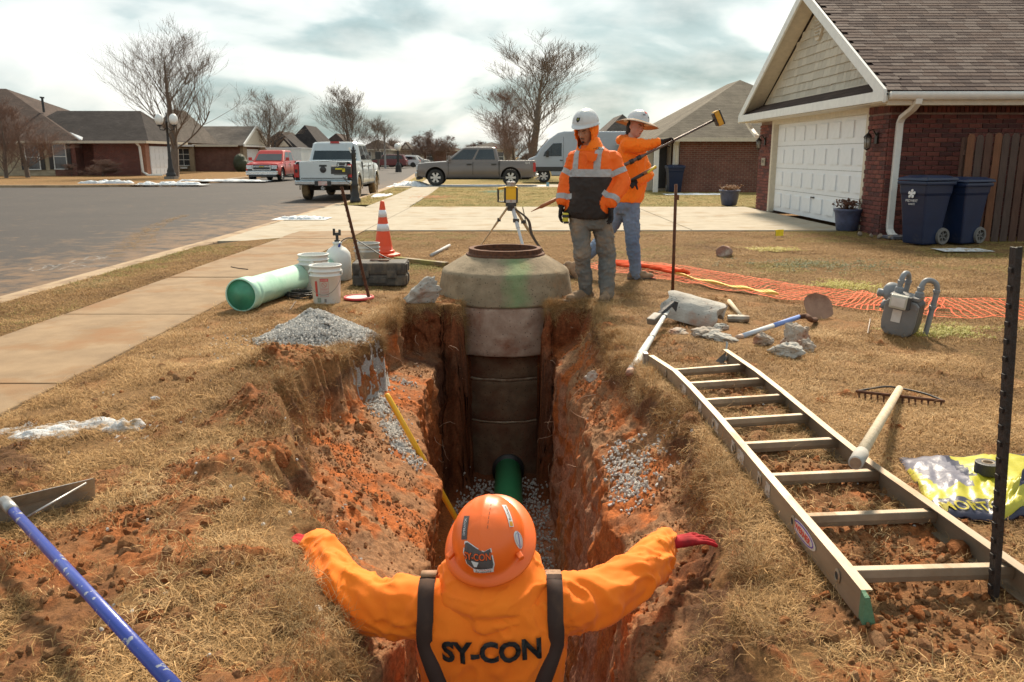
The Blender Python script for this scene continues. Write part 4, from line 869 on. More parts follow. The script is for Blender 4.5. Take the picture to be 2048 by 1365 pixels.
MB().prism([(xr + .01, Yc - .1, 2.5), (xr + .01, Yc + 7.5, 2.5), (xr + .01, ym, zr_ - .3)], (.03, 0, 0)).build('gable', pm('cream siding', (.60, .56, .46)), C_, True)
m = MB()
for ya in (Yc - .6, Yc + 8.0): m.prism([(xr, ya, 2.32), (xr, ya, 2.56), (xr, ym, zr_ + .1), (xr, ym, zr_ - .16)], (.12, 0, 0))
m.bx(xr, xr + .118, Yc - .6, Yc + 8, 2.3, 2.46); m.build('bargeboard', WP, C_, True)
side_door(C_, X(481) + .04, Yc + 1.3, Yc + 5.5, 2.1)
p0, p1, pk = 347, 394, 263
zt = AY(400, pk, Yc - 1).z; m = MB(); xm = (X(p0)+X(p1))/2; m.prism([(X(p0) - .1, Yc - .95, 2.42), (X(p1) + .1, Yc - .95, 2.42), (xm, Yc - .95, zt)], (0, 4.2, 0)); m.build('roof', RF4, C_, True)
MB().prism([(X(p0) + .35, Yc - 1.0, 2.5), (X(p1) - .35, Yc - 1.0, 2.5), (xm, Yc - 1.0, zt - .3)], (0, .04, 0)).build('gable', pm('cream siding', (.60, .56, .46)), C_, True)
m = MB(); m.prism([(X(p0) - .2, Yc - 1.06, 2.36), (X(p0) - .2, Yc - 1.06, 2.58), (xm, Yc - 1.06, zt + .1), (xm, Yc - 1.06, zt - .14)], (0, .06, 0)); m.prism([(X(p1) + .2, Yc - 1.063, 2.36), (X(p1) + .2, Yc - 1.063, 2.58), (xm, Yc - 1.063, zt + .1), (xm, Yc - 1.063, zt - .14)], (0, .06, 0)); m.bx(X(p0) - .2, X(p1) + .2, Yc - 1.057, Yc - 1.0, 2.3, 2.46); m.build('bargeboard', WP, C_, True)
MB().bx(X(394) + .1, X(481), Yc - .5, Yc - .44, 2.3, 2.46).build('gutter', TP, C_, True)
window(C_, X(371), Yc - .4, 1.35, 1.15, 1.5, False, 3, 2); MB().bx(X(365), X(378), Yc - .7, Yc - .46, .28, .45).build('flower_box', WP, C_, True)
for p in (348, 385): MB().bx(X(p), X(p) + .4, Yc - .75, Yc - .42, 0, 2.35).build('pillar', pm('buff stone', (.33, .25, .16)), C_, True)
tag(MB().ball((X(491), Yc - 1.6, .8), (.65, .6, .85), 12, 8).ball((X(491) + .2, Yc - 1.7, .6), (.7, .6, .65), 10, 7).build('hedge', pm('dark evergreen', (.035, .045, .02), (.06, .07, .03), sc=20, bump=1.0, bsc=20, dist=.1)), 'clipped dark evergreen bush at the right end of the two-gabled house', 'bush')
def far_house(label, p0, p1, Y, pk, roofm, wallm, rx0=None, ze=2.4, gable=None, doorp=None, winp=()):
    h = thing('distant_house', label, 'house', (XY((p0+p1)/2, Y), Y, 0)); x0, x1 = XY(p0, Y), XY(p1, Y); MB().bx(x0, x1, Y, Y + 9, 0, ze).build('wall', wallm, h, True)
    zt = AY(1024, pk, Y + 4).z; m = MB(); hip(m, x0, x1, Y, Y + 9, ze, zt, min(4.2, (x1-x0)*.45)); m.build('roof', roofm, h, True)
    m = MB(); trim_band(m, x0, x1, Y, Y + 9, ze); m.build('gutter', TP, h, True)
    if gable:
        g0, g1, gk = gable; xm = XY((g0+g1)/2, Y); z2 = AY(1024, gk, Y - .5).z; MB().prism([(XY(g0, Y), Y - .6, ze), (XY(g1, Y), Y - .6, ze), (xm, Y - .6, z2)], (0, 4, 0)).build('roof', roofm, h, True); MB().prism([(XY(g0, Y) + .4, Y - .64, ze + .1), (XY(g1, Y) - .4, Y - .64, ze + .1), (xm, Y - .64, z2 - .3)], (0, .03, 0)).build('gable', pm('cream siding', (.60, .56, .46)), h, True)
    if doorp: gdoor(h, XY(doorp[0], Y), XY(doorp[1], Y), Y - .05, 0, 2.05)
    for w_ in winp: window(h, XY(w_, Y), Y, 1.35, 1.0, 1.3)
    return h
WL = pm('beige siding', (.50, .43, .33), (.42, .36, .28))
far_house('distant house with charcoal hipped roof behind the bare spreading tree', 518, 592, 98, 264, RF3, BR2, gable=(555, 590, 276), winp=(535, 575))
far_house('distant house with tall dark hipped roof just left of the white pickup', 575, 640, 104, 252, RF3, BR2, winp=(600,))
far_house('distant low house whose dark roof shows above the white pickup bed', 640, 700, 112, 268, RF1, WL, winp=(660,))
far_house('distant brown-roofed house partly hidden by the thin tree right of the white pickup', 722, 778, 120, 281, RF1, WL, winp=(735, 760))
far_house('distant tan house with pale gable behind the round-globed street lamp', 778, 838, 132, 290, RF4, WL, gable=(800, 826, 284), winp=(795, 830))
far_house('distant house with low brown roof behind the reddish tree thicket', 842, 930, 140, 292, RF1, BR2, winp=(860, 900))
far_house('distant house with faded brown roof left of the big tree behind the dark pickup', 935, 1030, 120, 285, RF4, WL, winp=(960, 1000))
far_house('brown-roofed house rising behind the silver van', 1096, 1225, 78, 258, RF4, BR2)
far_house('house with grey-brown hipped roof between the two standing workers', 1195, 1300, 66, 232, RF4, BR2)
# neighbour on the right with the weathered hip roof
Nn = thing('brick_house', 'brick house with weathered olive hipped roof beyond the driveway on the right', 'house', (6.3, 34, 0))
MB().bx(6.75, 15, 34, 45, 0, 2.1).build('wall', BR2, Nn, True); MB().bx(5.7, 6.7, 35.6, 45, 0, 2.1).build('wall', TP, Nn, True)
m = MB(); hip(m, 6.0, 14.4, 33.9, 45.5, 2.12, 4.75, 5.0, o=.35); m.build('roof', RF2, Nn, True)
m = MB(); trim_band(m, 6.0, 14.4, 33.9, 45.5, 2.12, .37, .13); m.build('gutter', TP, Nn, True)
MB().tube([(6.6, 33.6, 2.05), (6.6, 33.85, 1.85), (6.6, 33.9, .1)], .07, 6).build('downspout', TP, Nn, True)
MB().bx(5.72, 5.9, 33.9, 34.1, 0, 2.0).bx(6.5, 6.7, 33.95, 34.15, 0, 2.0).build('porch_post', WP, Nn, True)
MB().bx(5.95, 6.5, 35.5, 35.58, .1, 1.9).build('front_door', BLK, Nn, True)

# ================================================================== TREES
BK = pm('bark', (.19, .15, .12), (.13, .10, .08), sc=6, rough=.95, bump=.8, bsc=25, dist=.03, stretch=(3, 3, .6)); TW = pm('twigs', (.22, .165, .125), (.16, .12, .09), rough=.95, bump=0); TW2 = pm('reddish twigs', (.25, .16, .12), (.18, .11, .085), rough=.95, bump=0)
def tree(label, px, Y, top, width, seed, levels=4, lean=0, tw=TW, base_r=None, first=.18, z0=0.0, kind='bare_tree', cat='tree', spread=1.0, twr=1.0, dens=1.0, upb=.16):
    rd = random.Random(seed); x = XY(px, Y); Ht = AY(px, top, Y).z - z0; Wd = width/FPX*Y; T = thing(kind, label, cat, (x, Y, z0)); trunk = MB(); tw_ = MB(); trunk.smooth = True; rbase = base_r or Ht*.018
    def grow(p, d, L, r, lv):
        n = 4 if lv < 2 else 3; pts = [p]; rs = [r]; q = p.copy(); dd_ = d.copy()
        for i in range(n):
            g_ = .035 if lv == 0 else .10; dd_ = (dd_ + Vector((rd.gauss(0, g_), rd.gauss(0, g_), rd.gauss(upb, .05)))).normalized(); q = q + dd_*(L/n); pts.append(q.copy()); rs.append(r*(1 - (.9 if lv == 0 else .55)*(i+1)/n))
        (trunk if lv <= 1 else tw_).tube(pts, rs, 6 if lv < 2 else 3 if lv > 2 else 4, cap=False)
        if lv >= levels: return
        k = int(((16, 8, 6, 5, 4)[min(lv, 4)] + rd.randint(-1, 1))*dens)
        for j in range(k):
            u = rd.uniform(.25, 1.0) if lv else rd.uniform(first, 1.0); i = min(n - 1, int(u*n)); f = u*n - i; s_ = pts[i]*(1-f) + pts[i+1]*f
            dr = (pts[i+1] - pts[i]).normalized(); a = rd.uniform(0, 2*PI); side = dr.cross(Vector((math.cos(a), math.sin(a), .3))).normalized(); ang = rd.uniform(.30, .75)*spread
            grow(s_, (dr*math.cos(ang) + side*math.sin(ang)).normalized(), L*(rd.uniform(.36, .52)*(1.05 - .6*u) if lv == 0 else rd.uniform(.45, .72)), max((.0045 if lv < 1 else .007)*Ht/10*twr, rs[i]*(rd.uniform(.18, .32) if lv == 0 else rd.uniform(.42, .62))), lv + 1)
    grow(Vector((0, 0, -.1)), Vector((lean, 0, 1)).normalized(), Ht*.85, rbase, 0)
    V = np.array(trunk.v + tw_.v); hmax = V[:, 2].max(); wx = np.percentile(np.abs(V[:, 0]), 95.5)*2; sx_, sz_ = Wd/max(wx, .1), Ht/hmax
    for q in (trunk, tw_): q.v = [(v[0]*sx_, v[1]*sx_, v[2]*sz_) for v in q.v]
    trunk.build('trunk', BK, T, fix=False); tw_.build('crown', tw, T, fix=False); return T
tree('tall bare tree with a dense oval crown behind the twin-globe street lamp', 346, 58, 22, 165, 14, 4, twr=.6, dens=1.0, first=.16, spread=.9, upb=.2)
tree('bare spreading tree behind the red pickup', 535, 86, 174, 110, 8, 4, first=.1, spread=1.1)
tree('slim bare tree rising behind the white pickup cab', 703, 70, 156, 88, 12, 4, spread=.85)
tree('small bare tree just right of the white pickup mirror', 756, 95, 226, 66, 21, 4)
tree('tall bare double-stemmed tree standing behind the silver van', 1056, 58, 62, 180, 23, 4, first=.08, spread=.7, twr=.6, dens=1.05, upb=.2)
tree('shorter reddish bare tree left of the tall one behind the dark pickup', 1018, 62, 170, 95, 17, 4, tw=TW2, first=.1)
tree('twiggy reddish bush-like tree directly above the dark pickup bed', 1030, 55, 238, 95, 27, 4, tw=TW2, first=.05, spread=1.3)
for px_, tp, w_, sd_, lb in ((838, 268, 46, 31, 'leftmost of the reddish bare trees in the far thicket beyond the street'), (868, 256, 50, 35, 'tallest reddish bare tree in the middle of the far thicket'), (896, 270, 44, 39, 'rightmost reddish bare tree of the far thicket'), (940, 282, 26, 43, 'tiny far bare tree above the hood of the dark pickup'), (785, 278, 40, 47, 'small bare tree behind the round-globed street lamp'), (975, 280, 60, 53, 'hazy far bare tree right of the dark pickup hood')):
    tree(lb, px_, 128, tp, w_, sd_, 4, tw=TW2, first=.05, twr=2.2, spread=1.2, cat='tree')
tree('leafless multi-stemmed shrub in front of the stone wall at the left edge', 52, 57, 205, 120, 61, 4, kind='bare_shrub', cat='shrub', first=.02, spread=1.0, tw=TW2)
tree('leafless shrub against the far left stone wall, partly out of frame', 8, 56, 190, 90, 66, 4, kind='bare_shrub', cat='shrub', first=.02, tw=TW2)
tree('rust-brown low shrub beside the dark porch recess of the long house', 202, 60, 318, 60, 71, 4, kind='bare_shrub', cat='shrub', first=.02, spread=1.6, tw=TW2, twr=3)
tree('low rust-brown shrub under the shuttered window', 140, 60, 326, 40, 74, 4, kind='bare_shrub', cat='shrub', first=.02, spread=1.6, tw=TW2, twr=3)

# ================================================================== SNOW
def snow(label, px, py, wx, wy, h, seed, mat=SNOW, z=0.0, lobes=9, on=False, Y=None, group=None):
    c = on_ground(px, py) if on else G(px, py, z); rd = random.Random(seed); n1, n2 = 90, 50
    A, B = np.meshgrid(np.linspace(-wx*.62, wx*.62, n1), np.linspace(-wy*.75, wy*.75, n2)); Pn = np.stack([A.ravel()/wx*5 + seed, B.ravel()/wy*2.6, 0*A.ravel() + seed], 1)
    E_ = 1 - ((A/(wx*.5))**2 + (B/(wy*.5))**2); nz_ = fbm(Pn, 1.0, 4, 5).reshape(Z_ := A.shape); Z = np.clip(E_*.6 + nz_*1.5 + .12, -1, 1.2); Z = h*np.where(Z > 0, np.sqrt(np.clip(Z, 0, 2))*(.55 + .35*fbm(Pn, 2.6, 3, 9).reshape(Z_)), -.3); Z = Z*np.clip(E_*6 + 1, 0, 1) - .02*h
    zz = Z.ravel() + (np.array([gz(c.x + a, c.y + b_) for a, b_ in zip(A.ravel(), B.ravel())]) - c.z if on else 0)
    keep = Z > -.2*h; Qd = grid_quads(n2, n1); kk = keep.ravel()[Qd].any(1); Qd = Qd[kk]; used, inv = np.unique(Qd.ravel(), return_inverse=True); Vv = np.stack([A.ravel(), B.ravel(), zz], 1)[used]
    o = link('snow_patch', np_mesh('snow_patch', Vv, inv.reshape(-1, 4)), None, [mat]); o.location = c; return tag(o, label, 'snow', group)
snow('dirty melting snow patch on the straw at the left, above the blue-handled scraper', 128, 866, .80, .26, .06, 5, DIRTYSNOW, on=True, lobes=12)
snow('long low snow ridge left of the twin-globe street lamp on the far kerb', 212, 367, 2.9, .9, .26, 9, z=.02, lobes=12)
snow('snow ridge at the foot of the twin-globe street lamp', 338, 369, 3.1, .9, .26, 13, z=.02, lobes=12)
snow('thin snow strip running from the twin-globe street lamp towards the red pickup', 440, 362, 4.6, 1.1, .14, 17, z=.02, lobes=14)
snow('small snow heap on the concrete beside the kerb, left of the orange-striped cone', 605, 437, 1.0, .55, .09, 21, z=.02, lobes=9)
snow('snow bank on the verge in front of the dark pickup', 822, 372, 1.7, 1.8, .32, 25, lobes=10)
snow('thin snow line along the kerb right of the white pickup', 760, 391, .8, 3.0, .07, 29, lobes=8)
snow('narrow snow strip on the concrete under the dark pickup', 960, 372, 5.2, .7, .07, 33, z=.01, lobes=16)
snow('snow bank against the brick wall of the two-gabled house', 420, 340, 4.0, 1.0, .5, 37, z=.02)
snow('small snow heap at the brick wall left of the first garage', 228, 346, 1.6, .8, .35, 41, z=.02)
snow('thin snow strip at the foot of the neighbouring brick wall', 1400, 389, 2.2, .6, .06, 45, z=.02)
snow('faint snow remnant in front of the blue bins and dark fence', 1925, 500, .62, .30, .035, 49, DIRTYSNOW, z=.02)
# ================================================================== VEHICLES
TYRE = pm('tyre rubber', (.025, .023, .022), (.04, .036, .032), sc=10, rough=.85, bump=.3); MUDTYRE = pm('muddy tyre', (.10, .075, .05), (.05, .04, .03), sc=6, rough=.95, bump=.4, dirt=(.36, .24, .12), dsc=3, dlo=.42, dhi=.6)
RIM = pm('alloy rim', (.62, .62, .62), (.52, .52, .52), rough=.3, metal=.8, bump=0); MUDRIM = pm('muddy rim', (.42, .36, .27), (.5, .46, .4), rough=.5, metal=.3, bump=.1, dirt=(.36, .24, .12), dsc=5, dlo=.42, dhi=.6)
CHR = pm('chrome', (.70, .70, .70), (.6, .6, .6), rough=.16, metal=1.0, bump=0); CGL = pm('car glass', (.018, .02, .024), (.03, .033, .036), sc=3, rough=.05, bump=0, spec=.9); TLR = pm('red lamp lens', (.50, .02, .015), (.4, .015, .012), rough=.2, bump=0, coat=.5); HLP = pm('head lamp lens', (.60, .62, .64), (.42, .43, .45), sc=20, rough=.12, bump=0, coat=.6); DKT = pm('dark grey trim', (.04, .038, .036), (.055, .05, .047), rough=.6)
UND = pm('underbody', (.02, .018, .016), (.035, .028, .022), rough=.9)
def wheel(root, x, y, r, w, side, tm, rm, nsp=6, name='wheel'):
    M = Matrix.Translation((x, y, r)) @ Matrix.Rotation(PI/2*(-side), 4, 'X')     # local +Z points outwards
    t_ = MB(); t_.smooth = True; t_.lathe([(r*.62, -w/2), (r*.9, -w/2), (r*.985, -w/2+.03), (r, -w/4), (r, w/4), (r*.985, w/2-.03), (r*.92, w/2), (r*.66, w/2), (r*.62, w/2-.02)], 32, M, True); wh = t_.build(name, tm, root)
    q = MB(); q.smooth = False; q.lathe([(r*.64, w/2-.01), (r*.66, w/2-.02), (r*.60, w/2-.05), (r*.56, w/2-.09), (r*.55, w/2-.10), (r*.64, w/2-.11)], 28, M, True)
    q.lathe([(0, w/2-.02), (r*.13, w/2-.02), (r*.17, w/2-.05), (r*.17, w/2-.1), (0, w/2-.1)], 14, M)
    for k in range(nsp):
        A = M @ Matrix.Rotation(2*PI*k/nsp, 4, 'Z'); q.loft([[Vector((r*.12, -r*.10, w/2-.03)), Vector((r*.12, r*.10, w/2-.03)), Vector((r*.12, r*.09, w/2-.08)), Vector((r*.12, -r*.09, w/2-.08))], [Vector((r*.60, -r*.15, w/2-.03)), Vector((r*.60, r*.15, w/2-.03)), Vector((r*.60, r*.13, w/2-.08)), Vector((r*.60, -r*.13, w/2-.08))]], A)
    ri = q.build('rim', rm, wh, fix=True)
    d = MB(); d.lathe([(0, w/2-.12), (r*.6, w/2-.12)], 20, M); d.build('hub', UND, wh)
    return wh
def boolcut(o, cutters):
    for c in cutters:
        co_ = link('cut', c.mesh('cut'), o.parent); bm = bmesh.new(); bm.from_mesh(co_.data); bmesh.ops.recalc_face_normals(bm, faces=bm.faces); bm.to_mesh(co_.data); bm.free()
        md = o.modifiers.new('c', 'BOOLEAN'); md.object = co_; md.operation = 'DIFFERENCE'; md.solver = 'EXACT'
        me = from_obj_mods(o); o.modifiers.clear(); old = o.data; o.data = me; bpy.data.objects.remove(co_)
    return o
def ring(x, w, zb, zt, tum=.03, n=5, crown=.02):
    """cross-section of a body: rounded shoulders, slight tumblehome; closed loop of 3D points"""
    P = []; h = zt - zb
    side = [(w - .05, zb), (w - .01, zb + .07), (w, zb + h*.40), (w - .004, zb + h*.62), (w - .02 - tum*.2, zb + h*.86), (w - .045 - tum, zt - .012), (w - .09 - tum, zt)]
    P += [(x, a, b_) for a, b_ in side]; P += [(x, 0, zt + crown)]; P += [(x, -a, b_) for a, b_ in reversed(side)]; return P
def quadp(c, u, v, off):
    """point on a bilinear face c = 4 corners"""
    a = Vector(c[0])*(1-u) + Vector(c[1])*u; b_ = Vector(c[3])*(1-u) + Vector(c[2])*u; return a*(1-v) + b_*v + off
def pane(root, name, c, u0, u1, v0, v1, mat, out, d=.006, parent=None):
    n_ = (Vector(c[1]) - Vector(c[0])).cross(Vector(c[3]) - Vector(c[0])).normalized()
    if n_.dot(Vector(out)) < 0: n_ = -n_
    ns = 4; top_ = [quadp(c, u0 + (u1-u0)*i/ns, v1, n_*d) for i in range(ns+1)]; bot = [quadp(c, u0 + (u1-u0)*i/ns, v0, n_*d) for i in range(ns, -1, -1)]
    q = MB(); q.prism(top_ + bot, -n_*(d + .012)); return q.build(name, mat, parent or root)
def pickup(label, loc, rz, paint, L=5.85, Wd=2.0, Hh=1.9, wb=3.66, r=.40, tm=TYRE, rm=RIM, front='chrome', tailtxt=None, group=None, name='pickup_truck', high=0.0, bigmir=False, handle=CHR):
    T = thing(name, label, 'pickup truck', loc, rz, group); w = Wd/2; xf = L/2; xr = -L/2; ax = xf - .98; bx_ = ax - wb; zb = .40 + high; zh = 1.12 + high; belt = 1.18 + high; bed = 1.20 + high; cabf = xf - 1.55; cabr = cabf - 2.55
    b = MB(); b.smooth = True; st_ = [(xf - .06, w - .16, zb + .14, zh - .14), (xf - .02 - .12, w - .05, zb + .08, zh - .05), (xf - .45, w - .01, zb, zh - .01), (xf - 1.2, w, zb, belt - .02), (cabf, w, zb, belt), (cabr, w, zb, belt + .02), (cabr - .02, w, zb, bed + .02), (xr + .25, w, zb + .02, bed + .02), (xr + .06, w - .01, zb + .04, bed + .02), (xr + .03, w - .03, zb + .06, bed)]
    b.loft([ring(*s) for s in reversed(st_)]); body = b.build('body', [paint, UND], T, fix=True)
    cut = []
    for x in (ax, bx_):
        c = MB(); c.lathe([(r + .10, -w - .3), (r + .10, w + .3)], 36, Matrix.Translation((x, 0, r + .02)) @ Matrix.Rotation(PI/2, 4, 'X')); cut.append(c)
    c = MB(); c.bx(xr + .12, cabr - .10, -w + .17, w - .17, zb + .30, bed + .4); cut.append(c); boolcut(body, cut)
    try:
        me = body.data
        me.materials.clear(); me.materials.append(paint); me.materials.append(UND)
        for p in me.polygons:
            c_ = p.center
            p.material_index = 1 if (abs(c_.y) < w - .115 and c_.z < belt - .25) or (c_.x < cabr and abs(c_.y) < w - .16 and c_.z < bed - .05 and c_.x > xr + .11) else 0
        for p in me.polygons: p.use_smooth = p.area < 3 and True
        bm = bmesh.new(); bm.from_mesh(me)
        for e in bm.edges:
            if len(e.link_faces) == 2 and e.calc_face_angle(0) > .6: e.smooth = False
        bm.to_mesh(me); bm.free()
    except Exception as ex: print('body', ex)
    # underbody and axles
    MB().bx(xr + .3, xf - .5, -.45, .45, zb - .10, zb + .12).bx(xr + .2, xf - .8, -.52, -.42, zb - .06, zb + .1).bx(xr + .2, xf - .8, .42, .52, zb - .06, zb + .1).tube([(bx_, -w + .2, r), (bx_, w - .2, r)], .07, 8).ball((bx_, 0, r), .17).tube([(ax, -w + .2, r), (ax, w - .2, r)], .06, 8).build('chassis', UND, T)
    for x_ in (ax, bx_): MB().bx(x_ - .5, x_ + .5, -w + .34, w - .34, .34, belt - .2).build('wheel_well', UND, T)
    # cab: belt and roof rectangles
    zr = Hh; c0 = [(cabf + .02, w - .07), (cabr, w - .07)]; rf = [(cabf - .78, w - .22), (cabr + .18, w - .22)]
    cab = MB(); cab.smooth = False
    def rr(z, xf_, xr_, w_, cf): return [(xf_, w_ - cf, z), (xf_ - cf, w_, z), (xr_ + cf, w_, z), (xr_, w_ - cf, z), (xr_, -w_ + cf, z), (xr_ + cf, -w_, z), (xf_ - cf, -w_, z), (xf_, -w_ + cf, z)]
    cab.loft([rr(belt - .06, cabf + .10, cabr - .01, w - .06, .05), rr(belt + .03, cabf + .02, cabr, w - .07, .06), rr(zr - .07, rf[0][0] + .05, rf[1][0], w - .20, .09), rr(zr - .015, rf[0][0] - .06, rf[1][0] + .05, w - .26, .12), rr(zr, rf[0][0] - .35, rf[1][0] + .25, w - .45, .15)])
    cab.build('cab', paint, T, bevel=.012, seg=1)
    A, B = (w - .07), (w - .20); zb1, zt1 = belt + .05, zr - .09; X0, X1 = cabf + .015, cabr + .005; R0, R1 = rf[0][0] + .055, rf[1][0] + .005
    for s in (-1, 1):
        c = [(X1, s*A, zb1), (X0, s*A, zb1), (R0, s*B, zt1), (R1, s*B, zt1)]
        pane(T, 'side_window', c, .08, .475, .06, .93, CGL, (0, s, 0)); pane(T, 'side_window', c, .525, .93, .06, .93, CGL, (0, s, 0))
    pane(T, 'windshield', [(X0, -A + .05, zb1), (X0, A - .05, zb1), (R0, B - .05, zt1), (R0, -B + .05, zt1)], .05, .95, .04, .97, CGL, (1, 0, 0))
    pane(T, 'rear_window', [(X1, -A + .05, zb1), (X1, A - .05, zb1), (R1, B - .05, zt1), (R1, -B + .05, zt1)], .05, .95, .06, .90, CGL, (-1, 0, 0))
    MB().bx(rf[1][0] - .02, rf[1][0] + .06, -.16, .16, zr - .06, zr + .012).build('brake_light', TLR, T)
    # door cuts, handles, mirrors, flares
    for s in (-1, 1):
        for xx in (cabf - .06, (cabf + cabr)/2 + .02, cabr + .05): MB().bx(xx - .008, xx + .008, s*(w - .012), s*(w + .004), zb + .14, belt - .02).build('door_gap', UND, T)
        MB().bx(cabr - .012, cabr + .012, s*(w - .05), s*(w + .003), zb + .04, bed).build('bed_gap', UND, T)
        for xx in ((cabf + cabr)/2 + .20, cabr + .28): MB().bx(xx - .12, xx + .12, s*(w - .03), s*(w + .028), belt - .17, belt - .11).build('door_handle', handle, T, bevel=.012)
        q = MB(); mw = 1.5 if bigmir else 1.0
        q.box((cabf - .12, s*(w + .13*mw), belt + .16*mw), (.12, .20*mw**.3, .20*mw)); q.tube([(cabf - .12, s*(w - .1), belt + .06), (cabf - .12, s*(w + .12), belt + .1)], .03, 6); q.build('mirror', BLK if bigmir else paint, T, bevel=.03)
        MB().bx(cabr - .3, cabf, s*(w - .05), s*(w + .01), zb - .02, zb + .03).build('sill', DKT, T)
        for x, nm in ((ax, 'f'), (bx_, 'r')):
            f = MB(); f.smooth = True; f.tube([(x + (r + .105)*math.cos(g), s*(w - .01), r + .02 + (r + .105)*math.sin(g)) for g in np.linspace(-.15, PI + .15, 18)], .022, 6, flat=1.0); f.build('wheel_arch', paint, T)
            wheel(T, x, s*(w - .16), r, .27, s, tm, rm)
    # front end
    MB().bx(xf - .10, xf + .02, -w + .06, w - .06, zb + .02, zb + .26).build('front_bumper', CHR, T, bevel=.04)
    MB().bx(xf - .2, xf - .02, -w + .2, w - .2, zb - .10, zb + .03).build('valance', DKT, T, bevel=.02)
    g = MB().bx(xf - .14, xf - .015, -.56, .56, zb + .29, zh - .12).build('grille', CHR if front == 'chrome' else paint, T, bevel=.02)
    for z0_, z1_ in ((.33, .47), (.52, .64)): MB().bx(xf - .1, xf - .006, -.50, .50, zb + z0_, min(zb + z1_, zh - .14)).build('grille_opening', BLK, g)
    MB().bx(xf - .03, xf + .006, -.14, .14, zb + .47, zb + .53).build('badge', pm('gold badge', (.55, .40, .12), rough=.3, metal=.7, bump=0), g)
    for s in (-1, 1): MB().bx(xf - .22, xf - .03, s*.58, s*(w - .10), zb + .36, zh - .14).build('headlight', HLP, T, bevel=.03)
    # tail
    tg = MB().bx(xr - .015, xr + .05, -w + .20, w - .20, zb + .20, bed - .01).build('tailgate', paint, T, bevel=.02)
    MB().bx(xr - .03, xr - .012, -.13, .13, bed - .16, bed - .10).build('tailgate_handle', BLK, tg, bevel=.01)
    MB().bx(xr - .022, xr, -w + .24, w - .24, zb + .24, zb + .265).build('trim_strip', DKT, tg)
    for s in (-1, 1):
        MB().bx(xr - .01, xr + .12, s*(w - .18), s*(w - .004), bed - .52, bed - .08).build('taillight', TLR, T, bevel=.02)
        MB().bx(xr - .02, xr, s*(w - .14), s*(w - .05), bed - .36, bed - .25).build('reversing_lamp', pm('smoked lens', (.05, .02, .02), rough=.2, bump=0), T)
    q = MB(); q.bx(xr - .16, xr + .02, -w + .05, w - .05, zb + .02, zb + .19); rb = q.build('rear_bumper', CHR, T, bevel=.04)
    MB().bx(xr - .175, xr - .155, -.28, .28, zb + .0, zb + .17).build('plate_recess', DKT, rb); pl_ = MB().bx(xr - .185, xr - .17, -.15, .15, zb + .02, zb + .16).build('licence_plate', pm('plate', (.62, .56, .52), (.6, .22, .18), sc=6, rough=.5, bump=0), rb)
    MB().bx(xr - .22, xr - .02, -.06, .06, zb - .12, zb - .04).ball((xr - .22, 0, zb - .02), .03).build('tow_hitch', STEEL, T)
    return T
def carpaint(name, c, dirt=(.34, .24, .14), dlo=.6, coat=.6, met=.0, lowmud=0.0):
    m = pm(name, c, tuple(k*.93 for k in c), sc=1.5, rough=.30, bump=0, coat=coat, metal=met, dirt=dirt, dsc=1.4, dlo=dlo, dhi=dlo + .25)
    if lowmud:
        t = m.node_tree; b = next(n for n in t.nodes if n.type == 'BSDF_PRINCIPLED'); src = b.inputs['Base Color'].links[0].from_socket; co = N(t, 'ShaderNodeTexCoord'); s = N(t, 'ShaderNodeSeparateXYZ'); t.links.new(co.outputs['Object'], s.inputs[0])
        n = N(t, 'ShaderNodeTexNoise', i_Scale=3.0, i_Detail=7.0, i_Roughness=.7); t.links.new(co.outputs['Object'], n.inputs['Vector'])
        k = math_(t, 'ADD', math_(t, 'MULTIPLY', s.outputs[2], -1.0), math_(t, 'ADD', math_(t, 'MULTIPLY', n.outputs['Fac'], .6), lowmud)); t.links.new(mix(t, ramp(t, k, [(0.0, 0.0), (.45, .85)]), src, (.40, .26, .13)), b.inputs['Base Color'])
    return m
wt_ = pickup('muddy white pickup truck parked at the kerb, tailgate towards the viewer', (-6.42, 31.65, -.085), PI/2, carpaint('white truck paint', (.58, .62, .63), lowmud=.45), L=6.0, Wd=2.02, Hh=2.02, wb=3.8, r=.42, tm=MUDTYRE, rm=MUDRIM, high=.12, bigmir=True)
em = MB(); em.lathe([(0, 0), (.10, 0), (.11, .012), (0, .02)], 12, Matrix.Translation((-3.02, 0, 1.06)) @ Matrix.Rotation(-PI/2, 4, 'Y')); em.build('round_badge', pm('dark badge', (.06, .055, .055), rough=.3, metal=.5, bump=0), wt_)
pickup('bright red pickup truck facing the viewer on the far side of the street', (-14.95, 53.2, -.085), -PI/2, carpaint('red truck paint', (.45, .016, .008), dlo=.7, coat=.25), L=5.85, Wd=2.03, Hh=1.88, wb=3.64, r=.40)
gr_ = pickup('brown-grey crew cab pickup truck standing sideways across the far sidewalk', (-1.78, 41.9, 0.0), PI, carpaint('taupe truck paint', (.165, .135, .12), dlo=.72), L=5.85, Wd=2.03, Hh=1.87, wb=3.66, r=.405, handle=DKT)
put_text('4x4', .16, INKW, (.75, 41.9 - 1.02, 1.10), (PI/2, 0, 0), gr_)
